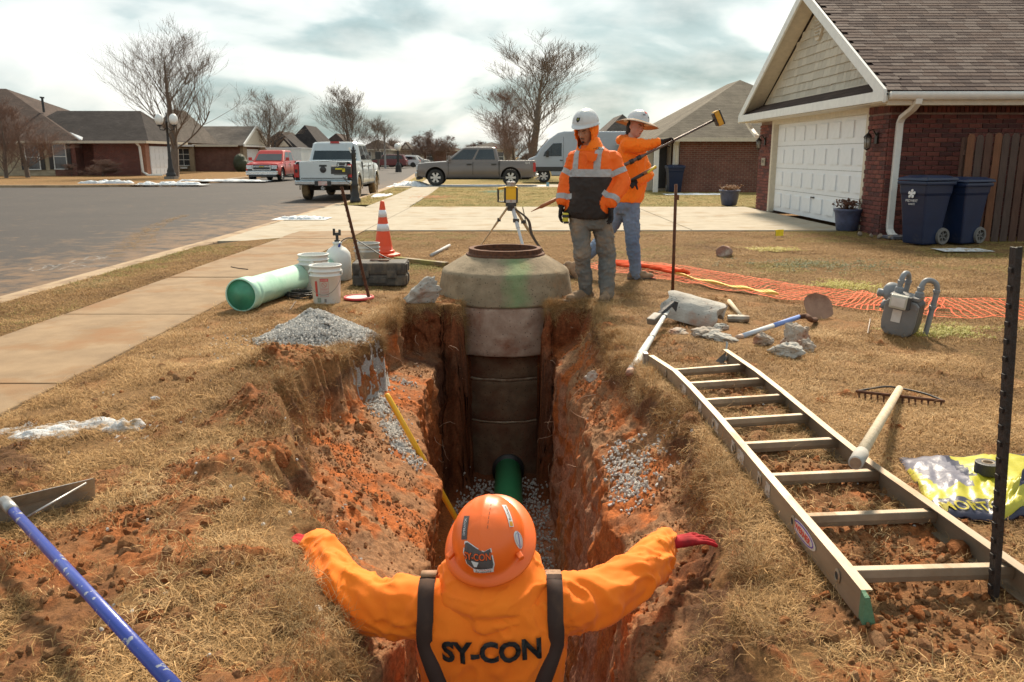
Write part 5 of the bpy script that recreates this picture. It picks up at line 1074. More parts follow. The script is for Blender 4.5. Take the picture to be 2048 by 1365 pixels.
# ---- high roofed silver van
VP = carpaint('silver van paint', (.40, .44, .49), dlo=.7); V_ = thing('cargo_van', 'silver high-roof cargo van parked behind the dark pickup, nose to the left', 'van', (3.75, 47.0, 0), PI)
xf = 2.95; prof = [(-2.95, .45), (-2.98, 1.2), (-2.9, 2.62), (-2.7, 2.74), (.9, 2.74), (1.25, 2.66), (1.7, 2.35), (2.2, 1.85), (2.42, 1.45), (2.8, 1.30), (3.0, 1.05), (3.02, .55), (2.9, .36), (-2.8, .36)]
q = MB(); q.prism([(x, -.99, z) for x, z in prof], (0, 1.98, 0)); vb = q.build('body', VP, V_, bevel=.09, seg=3)
cut = []
for x in (2.0, -1.75): c = MB(); c.lathe([(.43, -1.4), (.43, 1.4)], 30, Matrix.Translation((x, 0, .37)) @ Matrix.Rotation(PI/2, 4, 'X')); cut.append(c)
boolcut(vb, cut)
for s in (-1, 1):
    MB().prism([(x, s*.985, z) for x, z in ((1.05, 1.42), (1.05, 2.12), (1.52, 2.10), (1.98, 1.62), (2.05, 1.42))], (0, s*.014, 0)).build('side_window', CGL, V_)
    MB().bx(-2.7, 2.6, s*.985, s*1.01, .62, .86).build('side_moulding', DKT, V_, bevel=.01); MB().bx(1.6, 1.62, s*.99, s*1.006, 1.42, 2.0).build('window_bar', BLK, V_)
    for xx in (.95, -.35): MB().bx(xx, xx + .015, s*.985, s*.997, .5, 2.45).build('door_gap', UND, V_)
    MB().bx(-2.3, -.5, s*.985, s*.995, 1.4, 2.35).bx(-.3, .85, s*.985, s*.995, 1.45, 2.3).build('body_panel', VP, V_, bevel=.004); MB().bx(.98, 1.14, s*.99, s*1.02, 1.18, 1.23).build('door_handle', BLK, V_)
    for x in (2.0, -1.75): wheel(V_, x, s*.86, .36, .22, s, TYRE, RIM)
    MB().bx(1.75, 1.9, s*1.0, s*1.22, 1.38, 1.72).build('mirror', BLK, V_, bevel=.03)
MB().prism([(2.45, -.84, 1.48), (2.45, .84, 1.48), (1.78, .80, 2.32), (1.78, -.80, 2.32)], (.02, 0, .02)).build('windshield', CGL, V_); MB().bx(2.96, 3.06, -.9, .9, .4, .75).build('front_bumper', DKT, V_, bevel=.03)
for s in (-1, 1): MB().bx(2.75, 3.0, s*.62, s*.93, .9, 1.15).build('headlight', HLP, V_, bevel=.03)
# ---- small far cars
def far_car(label, px, py, L, hh, paint, rz=0.0, suv=True):
    p = G(px, py); T = thing('parked_car', label, 'car', (p.x, p.y, 0), rz); h = hh; pr = [(-L/2, .3), (-L/2, .85), (-L/2 + .15, h*.62), (-L/2 + .45, h*.97), (-L*.1, h), (L*.12, h*.97), (L*.27, h*.66), (L*.44, h*.58), (L/2, h*.42), (L/2, .3)]
    q = MB(); q.prism([(x, -.88, z) for x, z in pr], (0, 1.76, 0)); q.build('body', paint, T, bevel=.06)
    for s in (-1, 1):
        MB().prism([(x, s*.878, z) for x, z in ((-L/2 + .42, h*.66), (-L/2 + .62, h*.92), (L*.10, h*.92), (L*.23, h*.66))], (0, s*.012, 0)).build('side_window', CGL, T)
        for x in (-L*.31, L*.31): t_ = MB(); t_.lathe([(0, -.1), (.33, -.1), (.33, .1), (.2, .11), (0, .09)], 18, Matrix.Translation((x, s*.82, .33)) @ Matrix.Rotation(-s*PI/2, 4, 'X')); t_.build('wheel', TYRE, T)
        MB().bx(-L/2 - .01, -L/2 + .1, s*.6, s*.86, .7, .95).build('taillight', TLR, T)
    return T
far_car('small dark red car parked far away just right of the white pickup mirror', 778, 336, 4.7, 1.65, carpaint('dark red paint', (.16, .02, .025)), PI)
far_car('small white car parked far away beside the round-globed street lamp', 806, 335, 4.6, 1.5, carpaint('white car paint', (.6, .62, .64)), PI)
far_car('far silver car partly hidden left of the dark pickup nose', 828, 333, 4.8, 1.6, carpaint('silver car paint', (.40, .41, .42)), 0)
far_car('far white car whose roof shows above the dark pickup bed', 1062, 346, 4.6, 1.75, carpaint('white car paint', (.6, .62, .64)), PI)
tr = thing('box_trailer', 'white box trailer standing behind the red pickup', 'trailer', (XY(590, 66), 66, 0)); MB().bx(-1.6, 1.0, -2, 2, .5, 2.0).build('box', WP, tr, bevel=.04); MB().bx(-1.66, 1.06, -2.06, 2.06, 1.99, 2.06).build('roof_trim', DW, tr)
for s in (-1, 1):
    t_ = MB(); t_.lathe([(0, -.1), (.35, -.1), (.35, .1), (0, .1)], 16, Matrix.Translation((-.3 + s*.9, -1.85, .35)) @ Matrix.Rotation(PI/2, 4, 'X')); t_.build('wheel', TYRE, tr)

# ================================================================== STREET FURNITURE
IRON = pm('black iron', (.028, .026, .027), (.045, .042, .04), rough=.5, metal=.4, bump=.2, bsc=80); GLB = pm('opal globe', (.80, .80, .77), (.74, .74, .71), rough=.3, bump=0)
p = G(343, 359); lp = thing('street_lamp', 'black street lamp with two white globes beside the tall bare tree', 'street lamp', (p.x, p.y, 0)); Hl = AY(343, 236, p.y).z
m = MB(); m.smooth = True; m.lathe([(.30, 0), (.30, .35), (.22, .42), (.24, .5), (.15, .75), (.12, 1.2), (.10, 1.3), (.08, 2.5), (.06, Hl - .3), (.10, Hl - .28), (.05, Hl - .2), (.03, Hl + .25), (0, Hl + .35)], 12); m.build('post', IRON, lp); MB().bx(-.33, .33, -.33, .33, 0, .18).build('foot', pm('plinth', (.2, .18, .16)), lp)
for s in (-1, 1):
    m = MB(); m.smooth = True; m.tube([(0, 0, Hl - .55), (s*.2, 0, Hl - .75), (s*.42, 0, Hl - .72), (s*.45, 0, Hl - .5)], .035, 6); m.lathe([(.12, Hl - .52), (.16, Hl - .44), (.1, Hl - .42)], 10, Matrix.Translation((s*.45, 0, 0))); m.build('arm', IRON, lp)
    m = MB(); m.smooth = True; m.ball((s*.45, 0, Hl - .1), (.26, .26, .35), 16, 12); m.build('globe', GLB, lp)
p = G(797, 345); lp2 = thing('street_lamp', 'distant black street lamp with a single round globe beside the small parked cars', 'street lamp', (p.x, p.y, 0)); Hl = AY(797, 294, p.y).z
m = MB(); m.lathe([(.3, 0), (.25, .6), (.12, .9), (.08, Hl - .3), (.18, Hl - .2)], 8); m.build('post', IRON, lp2); MB().ball((0, 0, Hl), (.32, .32, .34), 12, 9).build('globe', GLB, lp2)
p = G(771, 338); MBp = MB().lathe([(.12, 0), (.09, 4.3)], 8, Matrix.Translation((p.x, p.y, 0))); tag(MBp.build('flag_pole', pm('grey pole', (.4, .4, .4))), 'thin grey pole standing in front of the far dark red car', 'pole')
# mailbox on fluted post
p = G(711, 406); mb = thing('mailbox', 'black mailbox with yellow flag on a fluted black post at the kerb', 'mailbox', (p.x, p.y, 0)); zt = AY(711, 292, p.y).z
m = MB(); m.smooth = True; m.lathe([(.17, -.05), (.17, .12), (.13, .16), (.14, .25), (.105, .35), (.095, .5), (.125, .55), (.09, .6), (.075, 1.0), (.065, 1.45), (.09, 1.5), (.06, 1.54), (.085, 1.62), (.03, zt - .12), (.045, zt - .08), (.0, zt + .03)], 14); m.build('post', IRON, mb)
m = MB(); x0, x1 = -.70, -.10; sec = [(-.09, 1.0), (.09, 1.0), (.09, 1.16), (.06, 1.23), (0, 1.26), (-.06, 1.23), (-.09, 1.16)]
m.prism([(x0, y_, z_ - .12) for y_, z_ in [(a*1.4, b_) for a, b_ in sec]], (x1 - x0, 0, 0)); bx2 = m.build('box', BLK, mb, bevel=.01)
MB().bx(-.55, -.28, -.15, -.125, 1.02, 1.06).bx(-.34, -.26, -.15, -.125, .95, 1.05).build('flag', INKY, bx2); MB().bx(-.62, -.12, -.06, .06, .85, .87).build('bracket', IRON, mb)
m = MB(); m.tube([(-.08, 0, .72), (-.2, 0, .84), (-.3, 0, .78), (-.27, 0, .70), (-.22, 0, .74)], .014, 6); m.tube([(-.08, 0, .55), (-.25, 0, .66), (-.36, 0, .8)], .014, 6); m.build('scroll', IRON, mb)
m = MB(); m.tube([(-.52, 0, 1.14), (-.52, 0, 1.22), (-.22, 0, 1.22), (-.22, 0, 1.14)], .02, 6); m.bx(-.46, -.28, -.02, .02, 1.15, 1.20); m.build('newspaper_tray', IRON, mb)
MB().box((-.04, -.02, zt - .22), (.06, .03, .38), (0, R(-28), 0)).build('rolled_paper', WP, mb)
# ================================================================== BINS, PLANTERS BY THE HOUSE
BLU = pm('blue bin plastic', (.005, .017, .058), (.004, .013, .045), sc=3, rough=.42, bump=.1, dirt=(.10, .09, .09), dsc=3, dlo=.6, dhi=.8)
def bin_(label, x, y_, rz, w=.62, d=.74, h=1.08, logo=True, tilt=0.0, group='blue wheeled bins'):
    T = thing('wheeled_bin', label, 'bin', (x, y_, .02), rz, group); q = MB()
    def rc(z, w_, d_, y0=0): return [(-w_/2, -d_/2 + y0, z), (w_/2, -d_/2 + y0, z), (w_/2, d_/2 + y0, z), (-w_/2, d_/2 + y0, z)]
    q.loft([rc(.0, w*.74, d*.62), rc(.3, w*.80, d*.72), rc(.78, w*.92, d*.92), rc(.82, w*.97, d*.97), rc(h - .06, w, d)]); q.build('body', BLU, T, bevel=.025)
    MB().box((0, 0, h - .05), (w + .05, d + .06, .06)).build('rim', BLU, T, bevel=.02); lid = MB(); lid.loft([rc(h - .01, w + .07, d + .10, .02), rc(h + .03, w + .05, d + .06, .02), rc(h + .07, w*.7, d*.7, .02)]); lid.build('lid', BLU, T, bevel=.015)
    MB().tube([(-w*.36, d/2 + .10, h - .02), (w*.36, d/2 + .10, h - .02)], .018, 8).bx(-w*.36, -w*.3, d/2, d/2 + .1, h - .05, h).bx(w*.3, w*.36, d/2, d/2 + .1, h - .05, h).build('handle', BLU, T)
    for s in (-1, 1):
        wh = MB(); wh.smooth = False; M = Matrix.Translation((s*(w*.40), d*.36, .13)) @ Matrix.Rotation(s*PI/2, 4, 'Y'); wh.lathe([(.09, -.03), (.13, -.03), (.14, 0), (.13, .03), (.09, .03)], 20, M, True)
        for k in range(6): A = M @ Matrix.Rotation(k*PI/3, 4, 'Z'); wh.box((.05, 0, 0), (.1, .02, .03), M=A)
        wh.build('wheel', pm('wheel grey', (.16, .15, .14), rough=.6), T)
    if logo:
        st_ = MB()
        for k in range(5): a = PI/2 + k*2*PI/5; st_.ball((-w*.0 + .05*math.cos(a)*1.0, 0, .05*math.sin(a)), (.026, .004, .026), 8, 6)
        st_.lathe([(.025, -.002), (.03, .002)], 8, Matrix.Rotation(PI/2, 4, 'X'))
        e = st_.build('flower_emblem', INKW, T); e.matrix_local = Matrix.Translation((-.0, -d/2 + .0 - .005, h - .22)) @ Matrix.Rotation(R(-8), 4, 'X')
        for tx, z_, sz_ in (('MIDWEST', -.33, .055), ('WASTE', -.385, .04)):
            o = link('lettering', text_mesh(tx, sz_, INKW), T); o.matrix_local = Matrix.Translation((0, -d/2 + .012 - .005 + (.33 + z_)*-.1, h + z_)) @ Matrix.Rotation(R(83), 4, 'X')
    return T
bin_('blue wheeled bin with white flower emblem next to the downspout', 6.72, 13.6, R(-68), .54, .60, 1.03)
b2 = bin_('blue wheeled bin with raised lid between the emblem bin and the dark fence', 7.42, 13.75, R(-64), .52, .60, 1.0, logo=False, group='blue wheeled bins')
bin_('smaller-looking blue bin standing at the neighbouring brick wall', G(1348, 385).x, G(1348, 385).y, 0, .64, .7, 1.0, logo=False, group=None)
POT = pm('blue glazed pot', (.085, .105, .19), (.06, .07, .12), sc=12, rough=.4, bump=.25, bsc=30, dirt=(.22, .16, .12), dlo=.6, dhi=.85)
def planter(label, px, py, r, h, plant, z=.02, group='blue pots'):
    p = G(px, py, z); T = thing('planter', label, 'planter', (p.x, p.y, z), 0, group); q = MB(); q.smooth = True
    q.lathe([(r*.68, 0), (r*.74, .02), (r*.86, h*.45), (r*.93, h*.8), (r*.98, h*.86), (r*1.04, h*.93), (r*1.06, h), (r*.92, h), (r*.88, h*.9), (0, h*.88)], 28); q.build('pot', POT, T)
    k = MB(); rd = random.Random(int(px))
    for i in range(plant[0]):
        a = rd.uniform(0, 2*PI); rr2 = r*.7*rd.random(); x, y_ = rr2*math.cos(a), rr2*math.sin(a); hh = plant[1]*rd.uniform(.5, 1); e = (x + rd.gauss(0, .07), y_ + rd.gauss(0, .07), h*.9 + hh); k.tube([(x*.5, y_*.5, h*.87), e], [.006, .004], 4)
        for _ in range(3): k.ball((e[0] + rd.gauss(0, .025), e[1] + rd.gauss(0, .025), e[2] + rd.gauss(0, .025)), (.02, .014, .012), 5, 4)
    k.build('dried_plant', plant[2], T); return T
planter('blue glazed pot with dried brown plant at the garage door, near corner', 1693, 462, .26, .42, (60, .2, pm('dry rusty plant', (.16, .06, .03), (.10, .045, .025))))
planter('far blue-grey pot with tuft of orange grass on the driveway beyond the house corner', 1458, 411, .29, .44, (90, .16, pm('dry orange grass', (.36, .18, .07), (.26, .13, .05))))
tag(MB().box((6.95, 14.55, .035), (.75, .38, .05), (0, 0, .1)).build('stepping_stone', pm('slate slab', (.13, .13, .15), (.10, .10, .12), bump=.4), bevel=.01), 'flat dark slate slab lying between the near blue pot and the downspout', 'slab')
for i, (x, y_, r_, lb) in enumerate(((6.62, 14.45, .07, 'largest brown edging stone, just left of the foot of the downspout'), (6.75, 14.4, .05, 'small edging stone directly under the mouth of the downspout'), (6.5, 14.62, .06, 'middle edging stone between the near blue pot and the downspout'), (7.05, 14.3, .05, 'edging stone between the downspout and the first blue bin'), (6.3, 15.0, .06, 'edging stone closest to the near blue pot, at the garage corner'), (6.42, 14.8, .045, 'tiny edging stone second from the near blue pot'))):
    o = rock(500 + i, pm('edging stone', (.30, .24, .18), (.2, .15, .11), bump=.5), 2); COL.objects.link(o); o.location = (x, y_, .04); o.scale = (r_, r_, r_); o.rotation_euler = (i, i*2, i); tag(o, lb, 'stone', 'edging stones by the downspout')
# ================================================================== MANHOLE
def conc(name, a, b_, green=None, stain=(.26, .12, .06), dlo=.56):
    m = pm(name, a, b_, sc=7, rough=.92, bump=.55, bsc=38, dist=.012, dirt=stain, dsc=2.6, dlo=dlo, dhi=dlo + .2, detail=9)
    t = m.node_tree; b = next(n for n in t.nodes if n.type == 'BSDF_PRINCIPLED'); co = N(t, 'ShaderNodeTexCoord'); src = b.inputs['Base Color'].links[0].from_socket
    v = N(t, 'ShaderNodeTexVoronoi', i_Scale=26.0, i_Randomness=1.0); t.links.new(co.outputs['Object'], v.inputs['Vector']); src = mix(t, ramp(t, v.outputs['Distance'], [(.10, .85), (.2, 0.0)]), src, tuple(k*.3 for k in b_))
    if green:
        s = N(t, 'ShaderNodeSeparateXYZ'); t.links.new(co.outputs['Object'], s.inputs[0]); n = N(t, 'ShaderNodeTexNoise', i_Scale=6.0, i_Detail=6.0); t.links.new(co.outputs['Object'], n.inputs['Vector'])
        d = math_(t, 'ABSOLUTE', math_(t, 'SUBTRACT', s.outputs[0], green)); k = math_(t, 'ADD', math_(t, 'MULTIPLY', d, 3.2), math_(t, 'MULTIPLY', n.outputs['Fac'], .9)); ky = ramp(t, s.outputs[1], [(0.0, 1.0), (.12, 0.0)])
        src = mix(t, math_(t, 'MULTIPLY', ramp(t, k, [(.55, .55), (1.0, 0.0)]), ky), src, (.16, .30, .12))
    t.links.new(src, b.inputs['Base Color']); return m
MHc = conc('precast concrete', (.31, .24, .155), (.21, .16, .10), .12, (.36, .20, .10), .60); MHd = conc('dark buried concrete', (.19, .12, .07), (.11, .068, .04), None, (.12, .045, .022), .42); MHp = conc('scraped concrete', (.46, .34, .26), (.31, .205, .15), None, (.24, .09, .045), .48)  # lower risers get a darker concrete than the top one
Mh = thing('manhole', 'precast concrete manhole cone with rusty open ring, standing at the far end of the trench', 'manhole', (MHX, MHY, 0))
def rough_lathe(m, prof, n=72, amp=.010, M=None):
    V = []; k = len(prof)
    for i, (r, z) in enumerate(prof):
        for j in range(n): g = 2*PI*j/n; q = r + amp*mnoise.fractal((r*math.cos(g)*6, r*math.sin(g)*6, z*8), 1.0, 2.0, 4); V.append((q*math.cos(g), q*math.sin(g), z + amp*.5*mnoise.noise((g*5, z*9, 3))))
    m.add(V, [(i*n + j, i*n + (j+1) % n, ((i+1) % k)*n + (j+1) % n, ((i+1) % k)*n + j) for i in range(k) for j in range(n)], M)
cp_ = []
def seg_(a, b_, n): return [(a[0] + (b_[0]-a[0])*i/n, a[1] + (b_[1]-a[1])*i/n) for i in range(n)]
prof = seg_((.725, -.05), (.672, .235), 14) + seg_((.672, .235), (.655, .262), 3) + seg_((.655, .262), (.43, .40), 10) + seg_((.43, .40), (.405, .408), 2) + seg_((.405, .408), (.33, .405), 2) + seg_((.33, .405), (.54, .18), 5) + seg_((.54, .18), (.58, -.05), 4) + seg_((.58, -.05), (.725, -.05), 3)
m = MB(); m.smooth = True; rough_lathe(m, prof, 96, .008); m.build('cone', MHc, Mh, fix=True)
m = MB(); m.smooth = False; m.lathe([(.30, .40), (.30, .43), (.335, .43), (.335, .475), (.385, .475), (.39, .43), (.395, .425), (.415, .42), (.42, .405)], 56); m.build('rim_ring', RUST, Mh, fix=True)
for z0, z1, mt in ((-.052, -.55, MHp), (-.565, -.80, MHd), (-.825, -1.255, MHd), (-1.275, -2.0, MHd)):
    m = MB(); m.smooth = True; q_ = .045 if mt is MHp else -.04; pr = seg_((.665, z1), (.672, z1 + .02), 2) + seg_((.672, z1 + .02), (.672, z0 - .02), 12) + seg_((.672, z0 - .02), (.66, z0), 2) + seg_((.66, z0), (.54, z0), 2) + seg_((.54, z0), (.54, z1), 4) + seg_((.54, z1), (.665, z1), 2)
    rough_lathe(m, [(a + q_, b_) for a, b_ in pr], 80, .013); m.build('riser', mt, Mh)
for z_ in (-.56, -.812, -1.265): m = MB(); m.smooth = True; rough_lathe(m, [(a - .04, z_ + b_) for a, b_ in ((.60, -.016), (.664, -.014), (.676, 0), (.664, .014), (.60, .016))], 90, .020); m.build('mortar_joint', pm('pale mortar', (.36, .28, .20), (.16, .09, .05), sc=9, rough=.95, bump=.6), Mh)
m = MB(); m.smooth = True; m.tube([(.03, -.54, -1.775), (.03, -.68, -1.775)], .168, 28); m.build('pipe_boot', BLK, Mh)
GP = pm('green sewer pipe', (.05, .33, .13), (.045, .28, .11), sc=3, rough=.38, bump=.05, dirt=(.28, .12, .06), dsc=4, dlo=.60, dhi=.78)
m = MB(); m.smooth = True; m.tube([(-.04, 8.2, -1.775), (-.03, 6.4, -1.775), (-.03, 3.3, -1.775)], .137, 36); sp = tag(m.build('sewer_pipe', GP, None), 'dark green sewer pipe coming out of the manhole on the trench floor', 'pipe')
# gravel bed, spills and pile
def stones(name, P, Sz): return scatter(name, P, rng.uniform(0, 6.28, (len(P), 3)), Sz, GR)
P = []; 
while len(P) < 2600:
    x, y_ = random.uniform(-.55, .36), random.uniform(4.4, 8.0)
    h = gz(x, y_, -.9 if False else 2)
    if h < -1.6: P.append((x, y_, h + random.uniform(0, .035)))
stones('gravel_bed', P, rng.uniform(.010, .020, len(P)))
pc_ = G(622, 706); cx_, cy_ = -1.53, 6.35
def pile_h(x, y_): d = math.hypot((x - cx_)/.50, (y_ - cy_)/.42) + .10*mnoise.noise((x*4, y_*4, 0)); return max(0.0, .245*(1 - d)**1.0 if d < 1 else 0)
nn = 60; A, B = np.meshgrid(np.linspace(cx_ - .6, cx_ + .6, nn), np.linspace(cy_ - .55, cy_ + .55, nn)); Zp = np.array([pile_h(a, b_)*.96 + gz(a, b_) - .012 if pile_h(a, b_) > 0 else gz(a, b_) - .03 for a, b_ in zip(A.ravel(), B.ravel())])
gp = thing('gravel_pile', 'heap of grey crushed stone on the straw left of the trench, behind the sod bank', 'gravel pile', (cx_, cy_, 0)); core = link('heap_core', np_mesh('heap_core', np.stack([A.ravel() - cx_, B.ravel() - cy_, Zp], 1), grid_quads(nn, nn)), gp, [pm('gravel fines', (.45, .43, .41), (.30, .29, .27), sc=60, rough=.95, bump=.8, bsc=90)])
P = []
while len(P) < 7500:
    x, y_ = random.gauss(cx_, .28), random.gauss(cy_, .25); h = pile_h(x, y_)
    if h > 0.003 or random.random() < .07: P.append((x - cx_, y_ - cy_, gz(x, y_) + h + random.uniform(-.004, .008)))
g_ = stones('stones', P, rng.uniform(.008, .0165, len(P))); g_.parent = gp
def spill(name, spots, smin, smax):
    P = []; Sz = []
    for x, y_, rx, ry, n_ in spots:
        for _ in range(n_): a, b_ = random.gauss(x, rx), random.gauss(y_, ry); P.append((a, b_, gz(a, b_) + random.uniform(.002, .010))); Sz.append(random.uniform(smin, smax))
    return stones(name, P, Sz)
q = [on_ground(1245, 925), on_ground(1265, 985), on_ground(1290, 915), on_ground(1262, 950), on_ground(1230, 900)]
spill('gravel_spill', [(q[0].x, q[0].y, .055, .12, 130), (q[1].x, q[1].y, .06, .12, 110), (q[2].x, q[2].y, .08, .10, 45), (q[3].x, q[3].y, .05, .13, 150), (q[4].x, q[4].y, .03, .07, 40), (q[3].x + .05, q[3].y, .16, .26, 45)], .009, .017)
q = [on_ground(760, 815), on_ground(785, 860), on_ground(805, 890), on_ground(830, 930)]
spill('gravel_spill', [(p.x, p.y, .04, .10, 330) for p in q[:3]] + [(q[3].x, q[3].y, .03, .08, 60)] + [(on_ground(800, 764).x, on_ground(800, 764).y, .07, .03, 50)], .009, .016)
spill('gravel_spill', [(-1.55, 4.0, .35, .8, 30), (1.5, 4.5, .5, .8, 26), (-1.6, 6.35, .55, .5, 120), (-.8, 3.4, .12, .4, 25), (-1.2, 2.6, .3, .4, 16)], .006, .013)
# ================================================================== TOOLS AND GEAR
BW = pm('white bucket plastic', (.72, .71, .67), (.64, .63, .59), sc=5, rough=.42, bump=.06, dirt=(.38, .28, .19), dsc=6, dlo=.60, dhi=.74); BG = pm('grey cement-crusted bucket', (.42, .41, .38), (.34, .33, .31), sc=5, rough=.6, bump=.3, dirt=(.58, .55, .49), dsc=5, dlo=.48, dhi=.62)
WIRE = pm('bucket wire', (.30, .29, .27), (.2, .19, .17), rough=.5, metal=.6, bump=0)
def bucket(label, x, y_, rz, mat, z0=None, prints=False, s=1.0, bail=True, group=None):
    z = gz(x, y_) if z0 is None else z0; T = thing('bucket', label, 'bucket', (x, y_, z - .008), rz, group); m = MB(); m.smooth = True; h = .38*s; r = .152*s; rb = .131*s
    pr = [(0, 0), (rb*.97, 0), (rb, .01), (rb + (r - rb)*.7, h*.72), (r + .008, h*.735), (r + .008, h*.75), (r - .006, h*.765), (r - .004, h*.84), (r + .010, h*.85), (r + .010, h*.865), (r - .004, h*.88), (r - .002, h*.97), (r + .007, h*.975), (r + .007, h), (r - .006, h), (r - .009, h*.9), (rb - .008, .02), (0, .015)]
    m.lathe(pr, 36); m.build('shell', mat, T)
    if bail:
        b_ = MB(); b_.smooth = True; b_.tube([(r*1.04*math.cos(a), -.02 - r*1.15*math.sin(a)*.9, h*.80 - h*.52*math.sin(a)) for a in np.linspace(0, PI, 16)], .0028, 5); b_.build('handle', WIRE, T)
        for s_ in (-1, 1): MB().ball((s_*(r + .004), 0, h*.8), (.014, .022, .022), 8, 6).build('ear', mat, T)
    if prints:
        def onb(me_, dx, dz, name, mt):
            co = np.empty(len(me_.vertices)*3); me_.vertices.foreach_get('co', co); co = co.reshape(-1, 3); a = (co[:, 0] + dx)/r; zz = co[:, 1] + dz; rr_ = rb + (r - rb)*.7*np.clip(zz/(h*.72), 0, 1) + .0015 + co[:, 2]
            co2 = np.stack([rr_*np.sin(a), -rr_*np.cos(a), zz], 1); me_.vertices.foreach_set('co', co2.ravel().astype(np.float32)); me_.materials.clear(); me_.materials.append(mt); return link(name, me_, T)
        def strip(w, h_, n=10):
            V = [(w*(i/n - .5), s_*h_/2, 0) for s_ in (-1, 1) for i in range(n+1)]; return np_mesh('print', V, [(i, i+1, n+2+i, n+1+i) for i in range(n)])
        for dx, w in ((.005, .085),):
            for dz in (.085, .133, .165, .235): onb(strip(w, .002), dx, dz, 'label_line', INKR)
            onb(strip(w, .026), dx, .248, 'label_band', INKR)
            for sx_ in (-1, 1): onb(strip(.002, .15, 2), dx + sx_*w/2, .16, 'label_line', INKR)
            onb(text_mesh('DANGER', .018, INKW, ext=0), dx, .248, 'lettering', INKW)
            rg = [(.026*math.cos(a)*k, .026*math.sin(a)*k, 0) for k in (1, .87) for a in np.linspace(0, 2*PI, 25)]; onb(np_mesh('ring', rg, [(i, i+1, 26+i, 25+i) for i in range(24)]), dx, .200, 'prohibition_sign', INKR)
            onb(np_mesh('bar', [(-.019, .016, 0), (-.016, .019, 0), (.019, -.016, 0), (.016, -.019, 0)], [(0, 3, 2, 1)]), dx, .200, 'prohibition_sign', INKR)
            for k in range(5): onb(strip(.07, .0022), dx, .155 - k*.0052 if k < 2 else .125 - (k-2)*.011, 'small_print', INKR)
        onb(strip(.03, .15), -.085, .16, 'label_band', INKR); onb(strip(.024, .035), .012, .045, 'label_band', pm('grey ink', (.25, .22, .2))); onb(strip(.045, .045), -.06, .05, 'label_band', pm('green grey ink', (.3, .33, .26)))
    return T
p = G(655, 606); bucket('white plastic bucket with red prohibition label, the nearest of the two white buckets', p.x, p.y - .02, .05, BW, prints=True, s=1.0)
p = G(628, 580); bucket('white plastic bucket without label, behind the labelled one, beside the green pipe', p.x + .01, p.y, 1.7, BW, s=1.05)
# grey bucket standing behind the case
p = G(735, 545, 0); bucket('grey mortar-crusted bucket standing behind the black tool case', p.x + .02, p.y - .1, 1.0, BG, s=1.02)
# sprayer tank
p = G(678, 560); sp_ = thing('pump_sprayer', 'white pump sprayer tank with black handle and hose, behind the white buckets', 'sprayer', (p.x, p.y, 0)); m = MB(); m.smooth = True
m.lathe([(0, 0), (.14, 0), (.15, .02), (.15, .26), (.14, .32), (.10, .37), (.05, .40), (.045, .42), (.055, .425), (.055, .445), (.02, .45), (0, .45)], 28); m.build('tank', BW, sp_)
MB().bx(-.03, .03, -.02, .02, .45, .47).tube([(0, 0, .45), (0, 0, .52)], .018, 8).bx(-.045, .045, -.016, .016, .52, .555).bx(-.045, -.02, -.016, .016, .53, .60).bx(.02, .045, -.016, .016, .55, .59).build('pump_handle', BLK, sp_, bevel=.004)
h0 = AY(679, 490, p.y - .05); pts = [h0, AY(684, 482, p.y), AY(698, 476, p.y), AY(715, 482, p.y - .1), AY(745, 500, p.y - .2), AY(765, 512, p.y - .3), AY(781, 519, p.y - .35)]
def smooth_path(P_, n=8):
    P_ = [Vector(q_) for q_ in P_]; out = []
    for i in range(len(P_) - 1):
        a, b_, c_, d_ = P_[max(0, i-1)], P_[i], P_[i+1], P_[min(len(P_)-1, i+2)]
        for k in range(n): t_ = k/n; out.append(.5*((2*b_) + (-a + c_)*t_ + (2*a - 5*b_ + 4*c_ - d_)*t_*t_ + (-a + 3*b_ - 3*c_ + d_)*t_**3))
    return out + [P_[-1]]
m = MB(); m.smooth = True; m.tube(smooth_path(pts), .0065, 7); m.build('hose', BLK, sp_, True); m = MB(); m.smooth = True; m.tube([h0 + Vector((-.01, 0, -.03)), h0 + Vector((.004, 0, .01))], .012, 8); m.build('hose_nut', pm('blue plastic', (.02, .05, .3)), sp_, True)
# case
ca_ = G(758, 573); cs = thing('tool_case', 'dusty black plastic tool case lying on the straw under the grey bucket', 'tool case', (ca_.x, ca_.y + .02, 0), R(2)); DUST = pm('dusty black plastic', (.055, .05, .046), (.085, .076, .066), sc=9, rough=.75, bump=.4, bsc=120, dirt=(.21, .17, .125), dsc=4, dlo=.46, dhi=.68)
w, d_, h = .60, .38, .26
MB().bx(-w/2, w/2, 0, d_, .0, h*.46).build('lower_shell', DUST, cs, bevel=.022); MB().bx(-w/2, w/2, -.002, d_ + .002, h*.49, h).build('lid', DUST, cs, bevel=.026); MB().bx(-w/2 + .01, w/2 - .01, .01, d_ - .01, h*.44, h*.51).build('seam', BLK, cs)
for x in (-.22, .09): MB().bx(x, x + .11, -.018, .004, h*.35, h*.66).build('latch', DUST, cs, bevel=.006); MB().bx(x - .04, x + .0, -.008, .004, h*.66, h*.94).build('rib', DUST, cs, bevel=.004)
for x in (-.26, -.13, .04, .20): MB().bx(x, x + .05, -.010, .004, h*.66, h*.96).build('rib', DUST, cs, bevel=.005)
MB().bx(-.12, .08, -.012, .004, .03, .085).build('handle', DUST, cs, bevel=.006)
for x in (-.27, .18): MB().bx(x, x + .08, -.012, .004, .005, h*.4).build('rib', DUST, cs, bevel=.006)
for y_ in (.05, .25): MB().bx(w/2 - .004, w/2 + .012, y_, y_ + .09, .01, h*.42).bx(w/2 - .004, w/2 + .012, y_, y_ + .09, h*.55, h*.93).build('rib', DUST, cs, bevel=.006)
